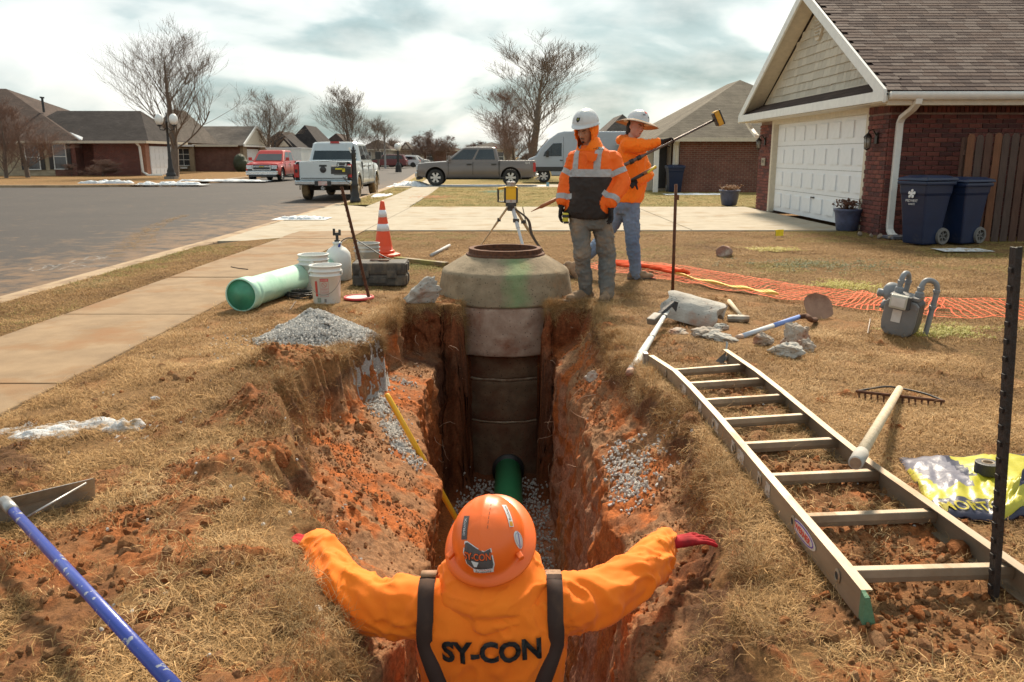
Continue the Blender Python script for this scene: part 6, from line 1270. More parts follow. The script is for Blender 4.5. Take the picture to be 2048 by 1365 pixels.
# tool on the case
pl_ = thing('tin_snips', 'pair of snips with rusty jaws lying on top of the black tool case', 'snips', (ca_.x - .02, ca_.y + .13, h + .006), R(-12))
MB().tube([(-.10, 0, .008), (-.02, .012, .01), (.02, 0, .01)], .009, 6).tube([(-.10, .045, .008), (-.02, .02, .01), (.02, .01, .01)], .009, 6).build('grip', pm('worn red grip', (.20, .09, .06), (.12, .08, .06)), pl_); MB().prism([(.01, -.01, 0), (.12, .0, 0), (.12, .03, 0), (.01, .035, 0)], (0, 0, .014)).build('jaw', RUST, pl_)
# traffic cone
OR_ = pm('cone orange', (.80, .085, .02), (.70, .07, .018), sc=4, rough=.45, bump=.05, dirt=(.40, .16, .08), dlo=.64, dhi=.85); RFL = pm('reflective white', (.74, .76, .80), (.66, .68, .72), sc=12, rough=.4, bump=.05, dirt=(.5, .45, .4), dlo=.62, dhi=.8)
p = G(768, 514); tc_ = thing('traffic_cone', 'orange traffic cone with two white bands standing behind the grey bucket', 'traffic cone', (p.x, p.y, .012)); Hc = AY(765, 404, p.y).z
MB().lathe([(.0, 0), (.24, 0), (.24, .035), (.16, .05), (0, .05)], 8).build('base', OR_, tc_, bevel=.01)
def cr(z_): return .145 - (.145 - .028)*z_/Hc
m = MB(); m.smooth = True; m.lathe([(cr(.05) + .02, .045), (cr(.05) + .02, .08), (cr(.08), .09)] + [(cr(z_), z_) for z_ in np.linspace(.09, Hc - .01, 12)] + [(.02, Hc), (0, Hc)], 30); m.build('cone', OR_, tc_)
for a, b_ in ((.46, .59), (.71, .84)): m = MB(); m.smooth = True; m.lathe([(cr(Hc*a) + .0, Hc*a), (cr(Hc*a) + .003, Hc*a + .001), (cr(Hc*b_) + .003, Hc*b_ - .001), (cr(Hc*b_), Hc*b_)], 30); m.build('band', RFL, tc_)
# pale green pipe
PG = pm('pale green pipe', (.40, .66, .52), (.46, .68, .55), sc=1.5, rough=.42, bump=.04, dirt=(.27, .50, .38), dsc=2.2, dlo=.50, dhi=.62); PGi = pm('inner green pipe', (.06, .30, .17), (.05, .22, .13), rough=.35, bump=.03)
a = Vector((-2.53, 7.60, .155)); b_ = Vector((-2.12, 9.75, .145)); b_ = a + (b_ - a).normalized()*2.15; dr = (b_ - a).normalized(); pp = thing('pvc_pipe', 'pale green plastic pipe with belled end lying between the sidewalk and the white buckets', 'pipe', tuple(a)); M = dr.to_track_quat('Z', 'Y').to_matrix().to_4x4()
m = MB(); m.smooth = True; m.lathe([(.150, 0), (.158, .004), (.158, .10), (.152, .11), (.158, .12), (.158, .16), (.140, .21), (.138, 2.15), (.128, 2.15), (.13, .22), (.146, .15), (.146, .0)], 44, M, True); m.build('shell', PG, pp)
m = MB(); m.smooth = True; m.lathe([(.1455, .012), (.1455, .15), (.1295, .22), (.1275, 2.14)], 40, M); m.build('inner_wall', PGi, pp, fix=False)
m = MB(); m.smooth = True; m.lathe([(.1455, .04), (.135, .048), (.135, .062), (.1455, .07)], 40, M); m.build('gasket', BLK, pp)
# wire coils, red lid
p = G(598, 598); m = MB(); m.smooth = True
for k in range(9): m.tube([(p.x + (.125 + .012*random.random())*math.cos(t_) + .015*(k % 3), p.y + .12*math.sin(t_) + .01*(k % 2), .012 + k*.008 + .004*math.sin(3*t_ + k)) for t_ in np.linspace(0, 2*PI, 30)], .005, 5, cap=False)
tag(m.build('wire_coil', BLK), 'coil of black wire on the grass between the green pipe and the labelled bucket', 'wire coil')
p = G(718, 600); rl_ = thing('round_lid', 'red and white bucket lid lying flat right of the labelled bucket', 'lid', (p.x, p.y, gz(p.x, p.y) + .012)); m = MB(); m.lathe([(0, 0), (.15, 0), (.155, .01), (.15, .022), (.135, .022), (.13, .012), (0, .012)], 36); m.build('rim', pm('red plastic', (.62, .06, .06), (.5, .05, .05)), rl_); MB().lathe([(0, .0125), (.128, .0125), (.128, .016), (0, .016)], 32).build('panel', pm('pink white plastic', (.68, .52, .50), (.6, .42, .4)), rl_)
# stakes
def stake(label, px, py, ptx, pty, r, mat, studs=False, Yadd=0, name='steel_stake', T_=False):
    b_ = G(px, py); t_ = AY(ptx, pty, b_.y + Yadd); T = thing(name, label, 'stake', (b_.x, b_.y, 0)); z = gz(b_.x, b_.y); m = MB(); d = Vector((t_.x - b_.x, t_.y - b_.y, t_.z)); 
    if T_:
        M = Matrix.Translation((0, 0, z - .1)) @ d.to_track_quat('Z', 'Y').to_matrix().to_4x4(); L = d.length + .1; m.bx(-r, r, -.002, .004, 0, L); m.bx(-.003, .003, .004, r*1.6, 0, L); m.v = [tuple(M @ Vector(v)) for v in m.v]
        m.build('blade', mat, T); s_ = MB(); k = .15
        while k < L - .03: s_.box((0, -.004, k), (r*1.1, .008, .014)); k += .054
        s_.v = [tuple(M @ Vector(v)) for v in s_.v]; tag(s_.build('stud', mat, T), kind='stuff')
    else:
        m.smooth = True; m.tube([(0, 0, z - .1), tuple(d)], r, 10); m.build('rod', mat, T)
    return T
T1 = stake('leaning rusty stake with studs, standing between the labelled bucket and the tool case', 741, 600, 685, 374, .016, RUST, T_=True, Yadd=.0)
T2 = stake('slim rust-brown steel stake standing alone right of the two workers', 1345, 594, 1352, 369, .016, RUST)
for z_ in (.99,): MB().lathe([(.0, z_), (.024, z_), (.024, z_ + .05), (0, z_ + .055)], 10).build('cap', RUST, T2)
T3 = stake('dark studded fence post in the right foreground, beside the ladder end', 1984, 1212, 2030, 508, .016, pm('dark post paint', (.012, .009, .008), (.03, .018, .013), sc=20, rough=.6, bump=.4, dirt=(.12, .06, .035), dlo=.6, dhi=.75), T_=True)
# ladder
LR = [(1297, 711, .12), (1345, 742, .13), (1378, 775, .13), (1430, 832, .13), (1525, 945, .13), (1590, 1022, .13), (1680, 1128, .135), (1722, 1180, .135)]; RRp = [(1456, 699, .12), (1520, 742, .13), (1570, 781, .13), (1670, 862, .13), (1750, 925, .13), (1865, 1004, .13), (2010, 1105, .13), (2100, 1168, .13)]
LP = [G(*q_) for q_ in LR]; RP = [G(*q_) for q_ in RRp]; lad = thing('ladder', 'aluminium ladder lying on the grass right of the trench', 'ladder', (1.35, 3.8, 0))
def rail(pts, sgn):
    m = MB(); R_ = []
    for i, p in enumerate(pts):
        d = (pts[min(i+1, len(pts)-1)] - pts[max(i-1, 0)]).normalized(); s_ = Vector((0, 0, 1)).cross(d).normalized(); s_ = s_ if s_.x*sgn > 0 else -s_; u = Vector((0, 0, 1)); H_, F_, t_ = .098, .036, .004
        prof_ = [(0, 0), (F_, 0), (F_, -t_), (t_, -t_), (t_, -H_ + t_), (F_, -H_ + t_), (F_, -H_), (0, -H_)]; R_.append([p + s_*a + u*b_ for a, b_ in prof_])
    m.loft(R_); return m
rail(LP, 1).build('rail', ALU, lad, True); rail(RP, -1).build('rail', ALU, lad, True)
def along(pts, y_):
    for a, b_ in zip(pts, pts[1:]):
        if b_.y <= y_ <= a.y: u = (a.y - y_)/(a.y - b_.y); return a*(1-u) + b_*u
    return pts[-1]
ly = [5.03, 4.71, 4.37, 4.02, 3.66, 3.27, 2.87, 2.45]; ry = [5.19, 4.83, 4.48, 4.12, 3.74, 3.33, 2.92, 2.49]
for a_, b2_ in zip(ly, ry):
    p0, p1 = along(LP, a_), along(RP, b2_); d = p1 - p0; m = MB(); u = d.normalized(); n_ = Vector((0, 0, 1)).cross(u).normalized()
    R_ = [[p + n_*x + Vector((0, 0, z_ - .045)) for x, z_ in ((-.018, -.020), (.018, -.022), (.021, .0), (.018, .024), (-.018, .026), (-.021, 0))] for p in (p0 + u*.004, p1 - u*.004)]; m.loft(R_); m.build('rung', ALU, lad, True, bevel=.002, seg=1)
    for p, s_ in ((p0, -1), (p1, 1)):
        m = MB(); m.lathe([(0, 0), (.022, 0), (.024, .003), (.015, .006), (.013, .002), (0, .002)], 16, Matrix.Translation(p + Vector((s_*.0005, 0, -.045))) @ Matrix.Rotation(s_*PI/2, 4, 'Y')); m.v = [v for v in m.v]; m.build('rung_plate', ALU, lad, True)
        m = MB(); m.lathe([(0, 0), (.012, 0), (.012, .004), (0, .004)], 12, Matrix.Translation(p + Vector((s_*.0015, 0, -.045))) @ Matrix.Rotation(s_*PI/2, 4, 'Y')); m.build('rung_bore', UND, lad, True)
def on_rail(me, y_, dz, name, mats=None, out=.0015):
    p = along(LP, y_); q_ = along(LP, y_ - .1); d = (q_ - p).normalized(); nrm = Vector((0, 0, 1)).cross(d); nrm = -nrm if nrm.x > 0 else nrm; nrm.normalize(); M = Matrix((( d.x, 0, nrm.x, 0), (d.y, 0, nrm.y, 0), (d.z, 1, nrm.z, 0), (0, 0, 0, 1))); M.translation = p + nrm*out + Vector((0, 0, dz))
    o = link(name, me, lad, mats or ()); o.matrix_local = bpy_mat[lad.name].inverted() @ M; return o
def disc(rx, ry, n=28): return np_mesh('disc', [(rx*math.cos(2*PI*k/n), ry*math.sin(2*PI*k/n), 0) for k in range(n)], [tuple(range(n))], False)
def disc2(rx, ry, mat, n=28):
    me = bpy.data.meshes.new('disc'); me.from_pydata([(rx*math.cos(2*PI*k/n), ry*math.sin(2*PI*k/n), 0) for k in range(n)] + [(rx*math.cos(2*PI*k/n), ry*math.sin(2*PI*k/n), .0006) for k in range(n)], [], [tuple(range(n-1, -1, -1)), tuple(range(n, 2*n))] + [(k, (k+1) % n, (k+1) % n + n, k + n) for k in range(n)]); me.materials.append(mat); return me
PUR = pm('purple ink', (.16, .08, .42), bump=0); LBW = pm('label white', (.62, .58, .54), (.5, .45, .4), bump=0)
on_rail(disc2(.125, .030, LBW), 2.765, -.046, 'label_backing'); on_rail(disc2(.105, .027, PUR), 2.765, -.046, 'label_oval', out=.0024); on_rail(disc2(.098, .021, LBW), 2.765, -.046, 'label_oval', out=.0032); on_rail(text_mesh('WERNER', .032, INKR, width=.155, off=.0006), 2.765, -.046, 'lettering', out=.0042)
def card(w_, h_, mat): q_ = MB().box((0, 0, 0), (w_, h_, .0008)); me = q_.mesh('card'); me.materials.append(mat); return me
STK = pm('worn sticker', (.52, .49, .44), (.38, .33, .28), sc=60, bump=0, dirt=(.28, .2, .14), dsc=30, dlo=.5, dhi=.6)
for y_, w_ in ((3.17, .06), (3.55, .10), (3.68, .05), (4.0, .12), (4.3, .06), (4.65, .10), (3.28, .05)): on_rail(card(w_, .055, STK), y_, -.044, 'sticker')
ft = LP[-1]; m = MB(); m.loft([[ft + Vector((0, -.0, 0)), ft + Vector((.012, 0, 0)), ft + Vector((.012, 0, -.09)), ft + Vector((0, 0, -.09))], [ft + Vector((.0, -.03, -.01)), ft + Vector((.016, -.03, -.01)), ft + Vector((.04, -.035, -.10)), ft + Vector((0, -.035, -.10))]]); m.build('foot_pad', pm('green rubber', (.10, .22, .12), (.07, .16, .09), rough=.7, bump=.4), lad, True)
a = RP[0]; MB().prism([a + Vector((-.015, 0, -.02)), a + Vector((-.09, -.02, -.08)), a + Vector((-.03, -.02, -.10)), a + Vector((.01, .05, .03)), a + Vector((-.0, .06, .04))], (.006, .008, 0)).tube([a + Vector((-.02, -.02, -.06)), a + Vector((.03, -.01, -.06))], .018, 10).build('rung_lock', STEEL, lad, True)
a = LP[0]; MB().box(a + Vector((-.015, .03, -.04)), (.03, .06, .10)).build('rung_lock', STEEL, lad, True)
# white-handled mattock across the ladder's corner
a, b_ = G(1262, 742, .02), G(1335, 622, .16); mk = thing('mattock', 'white-handled mattock with dark double head leaning over the pit edge by the ladder', 'mattock', tuple(a)); a.z = gz(a.x, a.y) + .06
m = MB(); m.smooth = True; pts = [a + (b_ - a)*u for u in np.linspace(0, 1, 9)]; m.tube(pts, [.030, .031, .030, .027, .024, .021, .019, .019, .019], 14, flat=.75); m.build('handle', pm('white fibreglass', (.70, .70, .66), (.60, .60, .56), sc=4, rough=.5, dirt=(.42, .34, .24), dsc=9, dlo=.56, dhi=.75), mk, True)
m = MB(); m.smooth = True; m.tube([pts[0] - (b_ - a)*.035, pts[0] + (b_ - a)*.004], [.027, .031], 14, flat=.75); m.build('handle_end', pm('scuffed pink brown', (.42, .24, .18), (.30, .15, .10), bump=.5), mk, True)
for u in (.5, .88): c_ = a + (b_ - a)*u; d = (b_ - a).normalized(); m = MB(); m.tube([c_, c_ + d*.008], .026, 14, flat=.8); m.build('tape_ring', BLK, mk, True)
hd0, hd1 = G(1304, 642, .12), G(1346, 606, .22); hm = (hd0 + hd1)/2
m = MB(); d = (hd1 - hd0).normalized(); m.tube([hd0 + d*.12, hm, hd1], [.022, .026, .018], 8); m.prism([hd1 + Vector((-.01, 0, .02)), hd1 + Vector((.05, .02, .0)), hd1 + Vector((.03, 0, -.08)), hd1 + Vector((-.02, 0, -.02))], (0, .02, 0)); m.build('head', IRON, mk, True)
m = MB(); m.box((0, 0, 0), (.13, .075, .055)); Mx = Matrix.Translation(hd0 + d*.04) @ d.to_track_quat('X', 'Z').to_matrix().to_4x4(); m.v = [tuple(Mx @ Vector(v)) for v in m.v]; m.build('hammer_face', pm('dull iron', (.20, .17, .14), (.14, .12, .10), rough=.6), mk, True, bevel=.01)
# club hammer, blue shovel
a, b_ = G(1458, 603, .03), G(1482, 632, .04); ch = thing('sledge_hammer', 'short sledge hammer with pale wooden handle lying beyond the big concrete lump', 'hammer', (b_.x, b_.y, 0)); m = MB(); m.smooth = True; m.tube([a, b_], [.022, .017], 10); m.build('handle', WOOD, ch, True)
h0, h1 = G(1455, 637, .035), G(1498, 638, .035); m = MB(); m.tube([h0, h0*.8 + h1*.2, h0*.2 + h1*.8, h1], [.03, .034, .034, .03], 8); m.build('head', pm('worn grey steel', (.42, .38, .32), (.30, .27, .23), rough=.6, metal=.3, dirt=(.3, .18, .1)), ch, True)
a, b_, c_ = G(1474, 676, .035), G(1600, 634, .10), G(1622, 640, .09); sh_ = thing('shovel', 'long-handled shovel with blue handle and rusty round blade near the orange netting', 'shovel', (a.x, a.y, 0)); m = MB(); m.smooth = True; m.tube([a, a*.93 + b_*.07], .021, 12); m.build('grip', pm('raw handle end', (.5, .36, .28)), sh_, True)
m = MB(); m.smooth = True; m.tube([a*.93 + b_*.07, a*.45 + b_*.55], .020, 12); m.build('handle', pm('faded blue handle', (.42, .50, .62), (.55, .58, .60), sc=5, stretch=(1, 1, 1), dirt=(.6, .58, .54), dlo=.45, dhi=.6), sh_, True); m = MB(); m.smooth = True; m.tube([a*.45 + b_*.55, b_], .0205, 12); m.build('sleeve', pm('blue sleeve', (.16, .26, .62), (.2, .3, .6), dirt=(.5, .45, .4), dlo=.6, dhi=.8), sh_, True)
m = MB(); m.smooth = True; m.tube(smooth_path([b_, b_*.4 + c_*.6 + Vector((0, 0, .02)), c_, G(1632, 640, .02)]), [.022]*24 + [.018], 10); m.build('socket', RUST, sh_, True)
bc = G(1638, 630, .05); m = MB(); m.smooth = True; V = []; 
ns, nt = 11, 9
for i in range(ns):
    u = i/(ns-1)*2 - 1
    for j in range(nt): v = j/(nt-1); wv = (1 - (2*max(v - .45, 0)/1.1)**2)**.5 if v > .45 else .92 + .08*v/.45; V.append(Vector((bc.x + .02 + u*.125*wv, bc.y + .02 + .16*v, .02 + .17*v + .05*u*u - .02)))
F = [(i*nt + j, (i+1)*nt + j, (i+1)*nt + j + 1, i*nt + j + 1) for i in range(ns-1) for j in range(nt-1)]; V2 = [v + Vector((0, .006, -.004)) for v in V]; k = len(V)
m.add(V + V2, F + [tuple(k + q_ for q_ in reversed(f)) for f in F]); m.build('blade', pm('rusty shovel blade', (.34, .19, .12), (.26, .14, .09), sc=8, rough=.7, metal=.15, dirt=(.18, .08, .05)), sh_, True)
# bow rake: handle comes towards us over the ladder
a, b_ = AY(1712, 925, 2.92), G(1799, 778, .05); rk = thing('bow_rake', 'bow rake with worn wooden handle resting on the ladder rail, rusty teeth in the grass', 'rake', tuple(b_)); m = MB(); m.smooth = True; m.tube([a, b_], [.0235, .021], 16); m.build('handle', WOOD, rk, True)
d = (b_ - a).normalized(); m = MB(); m.smooth = True; m.tube([a - d*.012, a - d*.008, a + d*.17], [.02, .027, .028], 16); m.build('grip', pm('grey foam grip', (.42, .40, .36), (.32, .30, .27), rough=.8, dirt=(.2, .15, .1), dlo=.6, dhi=.8), rk, True); m = MB(); m.tube([a - d*.0155, a - d*.011], .021, 14); m.build('grip_end', pm('raw wood end', (.22, .13, .08), (.3, .2, .12), sc=60), rk, True)
h0, h1 = G(1712, 783, .05), G(1889, 803, .05); m = MB(); m.tube([h0, h1], .009, 6); m.build('head', RUST, rk, True)
m = MB(); m.smooth = True; m.tube(smooth_path([h0, h0*.35 + b_*.65 + Vector((0, .02, .012)), b_ + Vector((0, .02, .0)), h1*.6 + b_*.4 + Vector((0, .02, .01)), h1]), .006, 6); m.build('bow', IRON, rk, True)
for k in range(14): c_ = h0 + (h1 - h0)*(k + .5)/14; MB().tube([c_, c_ + Vector((.0, -.012, -.055))], [.007, .004], 5).build('tooth', RUST, rk, True)
# scraper bottom left with blue pole
s0, s1 = AY(-40, 1062, 2.95), AY(188, 1000, 3.20); t0, t1 = AY(-40, 1010, 2.92), AY(186, 957, 3.17); scp = thing('floor_scraper', 'wide metal blade scraper on a chipped blue pole in the left foreground', 'scraper', (-1.95, 3.0, 0))
m = MB(); m.prism([s0, s1, t1, t0], (.003, .006, 0)); m.build('blade', pm('dull blade', (.36, .31, .25), (.26, .22, .18), sc=6, rough=.5, metal=.35, dirt=(.42, .30, .18), dsc=5, dlo=.5, dhi=.7), scp, True); m = MB(); m.prism([t0 + (s0 - t0)*.0, t1, t1 + (s1 - t1)*.42, t0 + (s0 - t0)*.42], (-.008, -.012, 0)); m.build('blade_holder', STEEL, scp, True)
a, b_ = AY(22, 1018, 2.86), AY(365, 1392, 1.72); m = MB(); m.smooth = True; m.tube([a, b_], .0185, 18)
BP = pm('chipped blue pole', (.035, .065, .36), (.03, .055, .30), sc=4, rough=.36, bump=.08, coat=.3); t = BP.node_tree; bs = next(n for n in t.nodes if n.type == 'BSDF_PRINCIPLED'); co = N(t, 'ShaderNodeTexCoord'); n1 = N(t, 'ShaderNodeTexNoise', i_Scale=28.0, i_Detail=6.0, i_Roughness=.6); t.links.new(co.outputs['Object'], n1.inputs['Vector'])
t.links.new(mix(t, ramp(t, n1.outputs['Fac'], [(.615, 0.0), (.63, 1.0)]), bs.inputs['Base Color'].links[0].from_socket, (.42, .42, .44)), bs.inputs['Base Color']); m.build('pole', BP, scp, True)
m = MB(); m.smooth = True; d = (b_ - a).normalized(); m.tube([a - d*.10, a + d*.035], .0225, 16); m.build('socket', STEEL, scp, True); m = MB(); m.smooth = True; m.tube([AY(45, 1040, 2.84), AY(172, 967, 3.13)], .005, 8); m.build('brace', STEEL, scp, True)
# yellow handle leaning in the pit
a, b_ = on_ground(772, 792), Vector((-.50, 5.6, -1.45)); a = AY(774, 790, 5.55); e = AY(905, 1025, 5.35); d = (e - a).normalized(); e2 = e + d*.45; yh = thing('shovel', 'yellow-handled shovel leaning against the left wall of the trench', 'shovel', tuple(e2)); m = MB(); m.smooth = True; m.tube([a - d*.008, a, a + d*.03, e2], [.010, .0175, .0195, .0195], 16)
m.build('handle', pm('yellow fibreglass', (.85, .50, .03), (.78, .44, .025), sc=5, rough=.42, bump=.05, dirt=(.40, .20, .07), dsc=5, dlo=.54, dhi=.75), yh, True); m = MB(); m.tube([e2, e2 + d*.12], [.022, .03], 8); m.prism([e2 + d*.1 + Vector((-.1, 0, 0)), e2 + d*.1 + Vector((.1, 0, 0)), e2 + d*.36 + Vector((.02, 0, 0)), e2 + d*.36 + Vector((-.02, 0, 0))], (0, .006, 0)); m.build('blade', RUST, yh, True)
# broken concrete
def lump(label, px, py, size, seed, mat, sub=4, flat=.25, rot=(0, 0, 0), dz=0.0, cuts=7, group=None, jag=.30, world=None, name='concrete_chunk', cat='concrete chunk'):
    p = world or on_ground(px, py); rd = random.Random(seed); bm = bmesh.new(); bmesh.ops.create_icosphere(bm, subdivisions=sub, radius=1.0)
    pl = [(Vector((rd.gauss(0, 1), rd.gauss(0, 1), rd.gauss(0, 1))).normalized(), rd.uniform(.55, .85)) for _ in range(cuts)]
    for v in bm.verts:
        for d_, h_ in pl:
            e_ = v.co.dot(d_)
            if e_ > h_: v.co -= d_*(e_ - h_)
    for v in bm.verts: v.co *= 1 + jag*mnoise.fractal(v.co*2.2 + Vector((seed, 0, 0)), 1.0, 2.0, 5); v.co = Vector((v.co.x*size[0], v.co.y*size[1], v.co.z*size[2]))
    me = bpy.data.meshes.new(name); bm.to_mesh(me); bm.free(); me.materials.append(mat); o = link(name, me); o.location = (p.x, p.y, p.z + size[2]*.55 + dz); o.rotation_euler = rot; return tag(o, label, cat, group)
CK = conc('broken concrete', (.46, .43, .38), (.33, .30, .26), None, (.38, .15, .07), .54); CK2 = conc('broken concrete clayey', (.42, .36, .30), (.33, .26, .20), None, (.36, .12, .05), .50)
# big curved piece: part of a broken pipe
bp_ = G(1392, 652); m = MB(); m.smooth = False; a_ = np.linspace(R(20), R(162), 22); nL = 14; ro, ri = .225, .13; V = []
for i in range(nL):
    u = i/(nL-1)
    for rr3 in (ro, ri):
        for g in a_: jag = (.05*mnoise.noise((g*2, rr3*20, 1)) if i in (0, nL-1) else 0); q = rr3 + .006*mnoise.noise((g*4, u*5, 0)); V.append((-.23 + .46*u + jag*(1 if i else -1), -q*math.cos(g), q*math.sin(g) - .02))
na = len(a_); F = []
for i in range(nL-1):
    for j in range(na-1): b0 = i*2*na; b1 = (i+1)*2*na; F += [(b0+j, b1+j, b1+j+1, b0+j+1), (b0+na+j, b0+na+j+1, b1+na+j+1, b1+na+j)]
    for j in (0, na-1): b0 = i*2*na; b1 = (i+1)*2*na; F.append((b0+j, b0+na+j, b1+na+j, b1+j))
for i in (0, nL-1):
    b0 = i*2*na
    for j in range(na-1): F.append((b0+j, b0+j+1, b0+na+j+1, b0+na+j))
m.add(V, F); m.smooth = True; o = m.build('concrete_chunk', CK); o.location = (bp_.x, bp_.y + .10, .03); o.rotation_euler = (R(12), R(10), R(-32)); tag(o, 'largest grey concrete piece, curved like broken pipe, beside the hammer', 'concrete chunk')
RZc = [('low pinkish concrete rubble in front of the curved piece', 1412, 676, (.13, .09, .055), 3, CK2), ('small pale rubble lump left of the curved concrete piece', 1355, 667, (.09, .07, .03), 5, CK2), ('flat brick-shaped concrete piece behind the rubble, right of the curved piece', 1440, 660, (.09, .05, .035), 7, CK), ('bluish grey triangular concrete shard next to the shovel grip', 1440, 682, (.12, .08, .05), 9, CK),
    ('pale left chunk with dark red broken side among the three lumps behind the ladder', 1526, 692, (.07, .08, .07), 11, CK2), ('tall rear grey lump stained red among the lumps behind the ladder', 1592, 690, (.12, .10, .11), 13, CK2), ('front whitish lump nearest the ladder among the lumps behind it', 1572, 712, (.125, .09, .065), 15, CK), ('small rough lump at the right end of the group behind the ladder', 1612, 702, (.06, .06, .06), 17, CK2)]
for lb, px, py, sz_, sd_, mt in RZc: lump(lb, px, py, sz_, sd_, mt, rot=(0, 0, sd_))
lump('wedge of pale concrete leaning against the left side of the manhole cone', 842, 606, (.20, .07, .13), 21, CK, rot=(0, R(-28), R(8)), dz=.02, cuts=9)
lump('pale angular stone lying on the right slope of the trench', 1183, 764, (.075, .06, .055), 23, pm('pale stone', (.50, .45, .38), (.40, .35, .29), bump=.6, bsc=25, dist=.02), cuts=10, name='stone', cat='stone')
lump('small white stone in the grass left of the sod bank', 310, 800, (.03, .02, .014), 25, SNOW, sub=2, name='stone', cat='stone')
lump('round rusty-brown lump lying alone on the grass beneath the flag', 1448, 513, (.12, .10, .10), 27, pm('rusty clod', (.28, .13, .08), (.20, .10, .07), bump=.6, dirt=(.5, .44, .36)), jag=.06, cuts=2, name='clod', cat='clod')
lump('small white pebble lying on the soil beneath the left sleeve', 635, 1222, (.018, .014, .012), 29, pm('pale stone', (.50, .45, .38)), sub=2, name='stone', cat='stone')
# timber, pipe behind the case
a, b_ = G(792, 517, .04), G(893, 528, .05); m = MB(); d = (b_ - a).normalized(); n_ = Vector((0, 0, 1)).cross(d); m.prism([a - n_*.045 + Vector((0, 0, -.03)), a + n_*.045 + Vector((0, 0, -.03)), a + n_*.045 + Vector((0, 0, .02)), a - n_*.045 + Vector((0, 0, .02))], b_ - a); tag(m.build('timber', pm('mossy timber', (.22, .14, .05), (.12, .08, .035), bump=.6, dirt=(.25, .22, .06), dlo=.45, dhi=.6), bevel=.006), 'weathered brown timber lying between the traffic cone and the manhole', 'timber')
m = MB(); m.smooth = True; m.tube([G(862, 511, .03), G(899, 491, .03)], .022, 10); tag(m.build('pole', pm('grey pole', (.42, .40, .36), (.32, .3, .27), dirt=(.3, .2, .1)), None), 'short grey pole lying behind the brown timber', 'pole')
# laser level on tripod
tb = G(1022, 470); ty = 11.4; tl = thing('laser_level', 'yellow rotating laser level on a tripod behind the manhole', 'laser level', (AY(1022, 500, ty).x, ty, 0)); YL = pm('tool yellow', (.80, .48, .015), (.74, .43, .015), rough=.4, bump=.03)
def TP_(px, py, dy=0): return AY(px, py, ty + dy)
m = MB(); c_ = TP_(1022, 391); sx = .0069
MB().box(c_ + Vector((0, -.055, .02)), (.135, .012, .155)).build('front_panel', YL, tl, True, bevel=.004); MB().box(c_, (.19, .10, .215)).build('body', DKT, tl, True, bevel=.02); MB().box(c_ + Vector((0, -.052, -.075)), (.135, .012, .05)).build('keypad', pm('grey keypad', (.5, .48, .46)), tl, True, bevel=.004); MB().lathe([(0, 0), (.009, 0), (.009, .006), (0, .006)], 10, Matrix.Translation(c_ + Vector((0, -.059, -.073))) @ Matrix.Rotation(PI/2, 4, 'X')).build('button', pm('brown button', (.2, .06, .03)), tl, True)
MB().box(c_ + Vector((0, 0, .11)), (.17, .12, .02)).build('top_cap', YL, tl, True, bevel=.006); m = MB(); m.lathe([(.055, .0), (.055, .04), (.062, .045), (.062, .06), (0, .062)], 20, Matrix.Translation(c_ + Vector((0, 0, .12)))); m.build('rotor_head', STEEL, tl, True)
m = MB(); m.tube([c_ + Vector((-.08, 0, .10)), c_ + Vector((-.14, 0, .095)), c_ + Vector((-.175, 0, .085))], .016, 8); m.build('handle', YL, tl, True); m = MB(); m.tube([c_ + Vector((-.175, 0, .09)), c_ + Vector((-.175, 0, -.085)), c_ + Vector((-.08, 0, -.09))], .014, 8); m.build('handle_grip', BLK, tl, True)
hb = c_ + Vector((0, 0, -.15)); m = MB(); m.lathe([(.075, .0), (.075, .03), (.055, .05), (0, .05)], 14, Matrix.Translation(hb)); m.lathe([(.05, -.06), (.05, 0), (0, 0)], 10, Matrix.Translation(hb)); m.build('mount', DKT, tl, True)
for (px, py, dy, w_, mt) in ((958, 497, .55, .016, WOOD), (1050, 508, -.45, .028, pm('painted leg', (.55, .56, .57), (.48, .49, .5), rough=.5)), (1088, 512, .3, .020, pm('tan leg', (.52, .42, .26), (.42, .33, .2)))):
    e = TP_(px, py, dy); e.z = max(e.z, .0); s_ = hb + Vector(((px - 1022)*.0008, 0, -.02)); m = MB(); mid = s_ + (e - s_)*.45; m.tube([s_, mid], w_*1.0, 6); m.tube([mid, e], w_*.75, 6); m.build('leg', mt, tl, True); k_ = s_ + (e - s_)*.28; m = MB(); m.box(k_, (w_*3.0, w_*2.6, .05)); m.build('leg_clamp', DKT, tl, True)
m = MB(); pts = smooth_path([hb + Vector((.05, -.02, -.03)), TP_(1056, 440), TP_(1064, 470), TP_(1086, 505)]); 
for i in range(len(pts)-1): w_ = .02; m.prism([pts[i] + Vector((-w_, 0, 0)), pts[i] + Vector((w_, .01, 0)), pts[i+1] + Vector((w_, .01, 0)), pts[i+1] + Vector((-w_, 0, 0))], (0, .004, 0))
m.build('strap', pm('dark webbing', (.05, .04, .03), (.08, .06, .04)), tl, True)
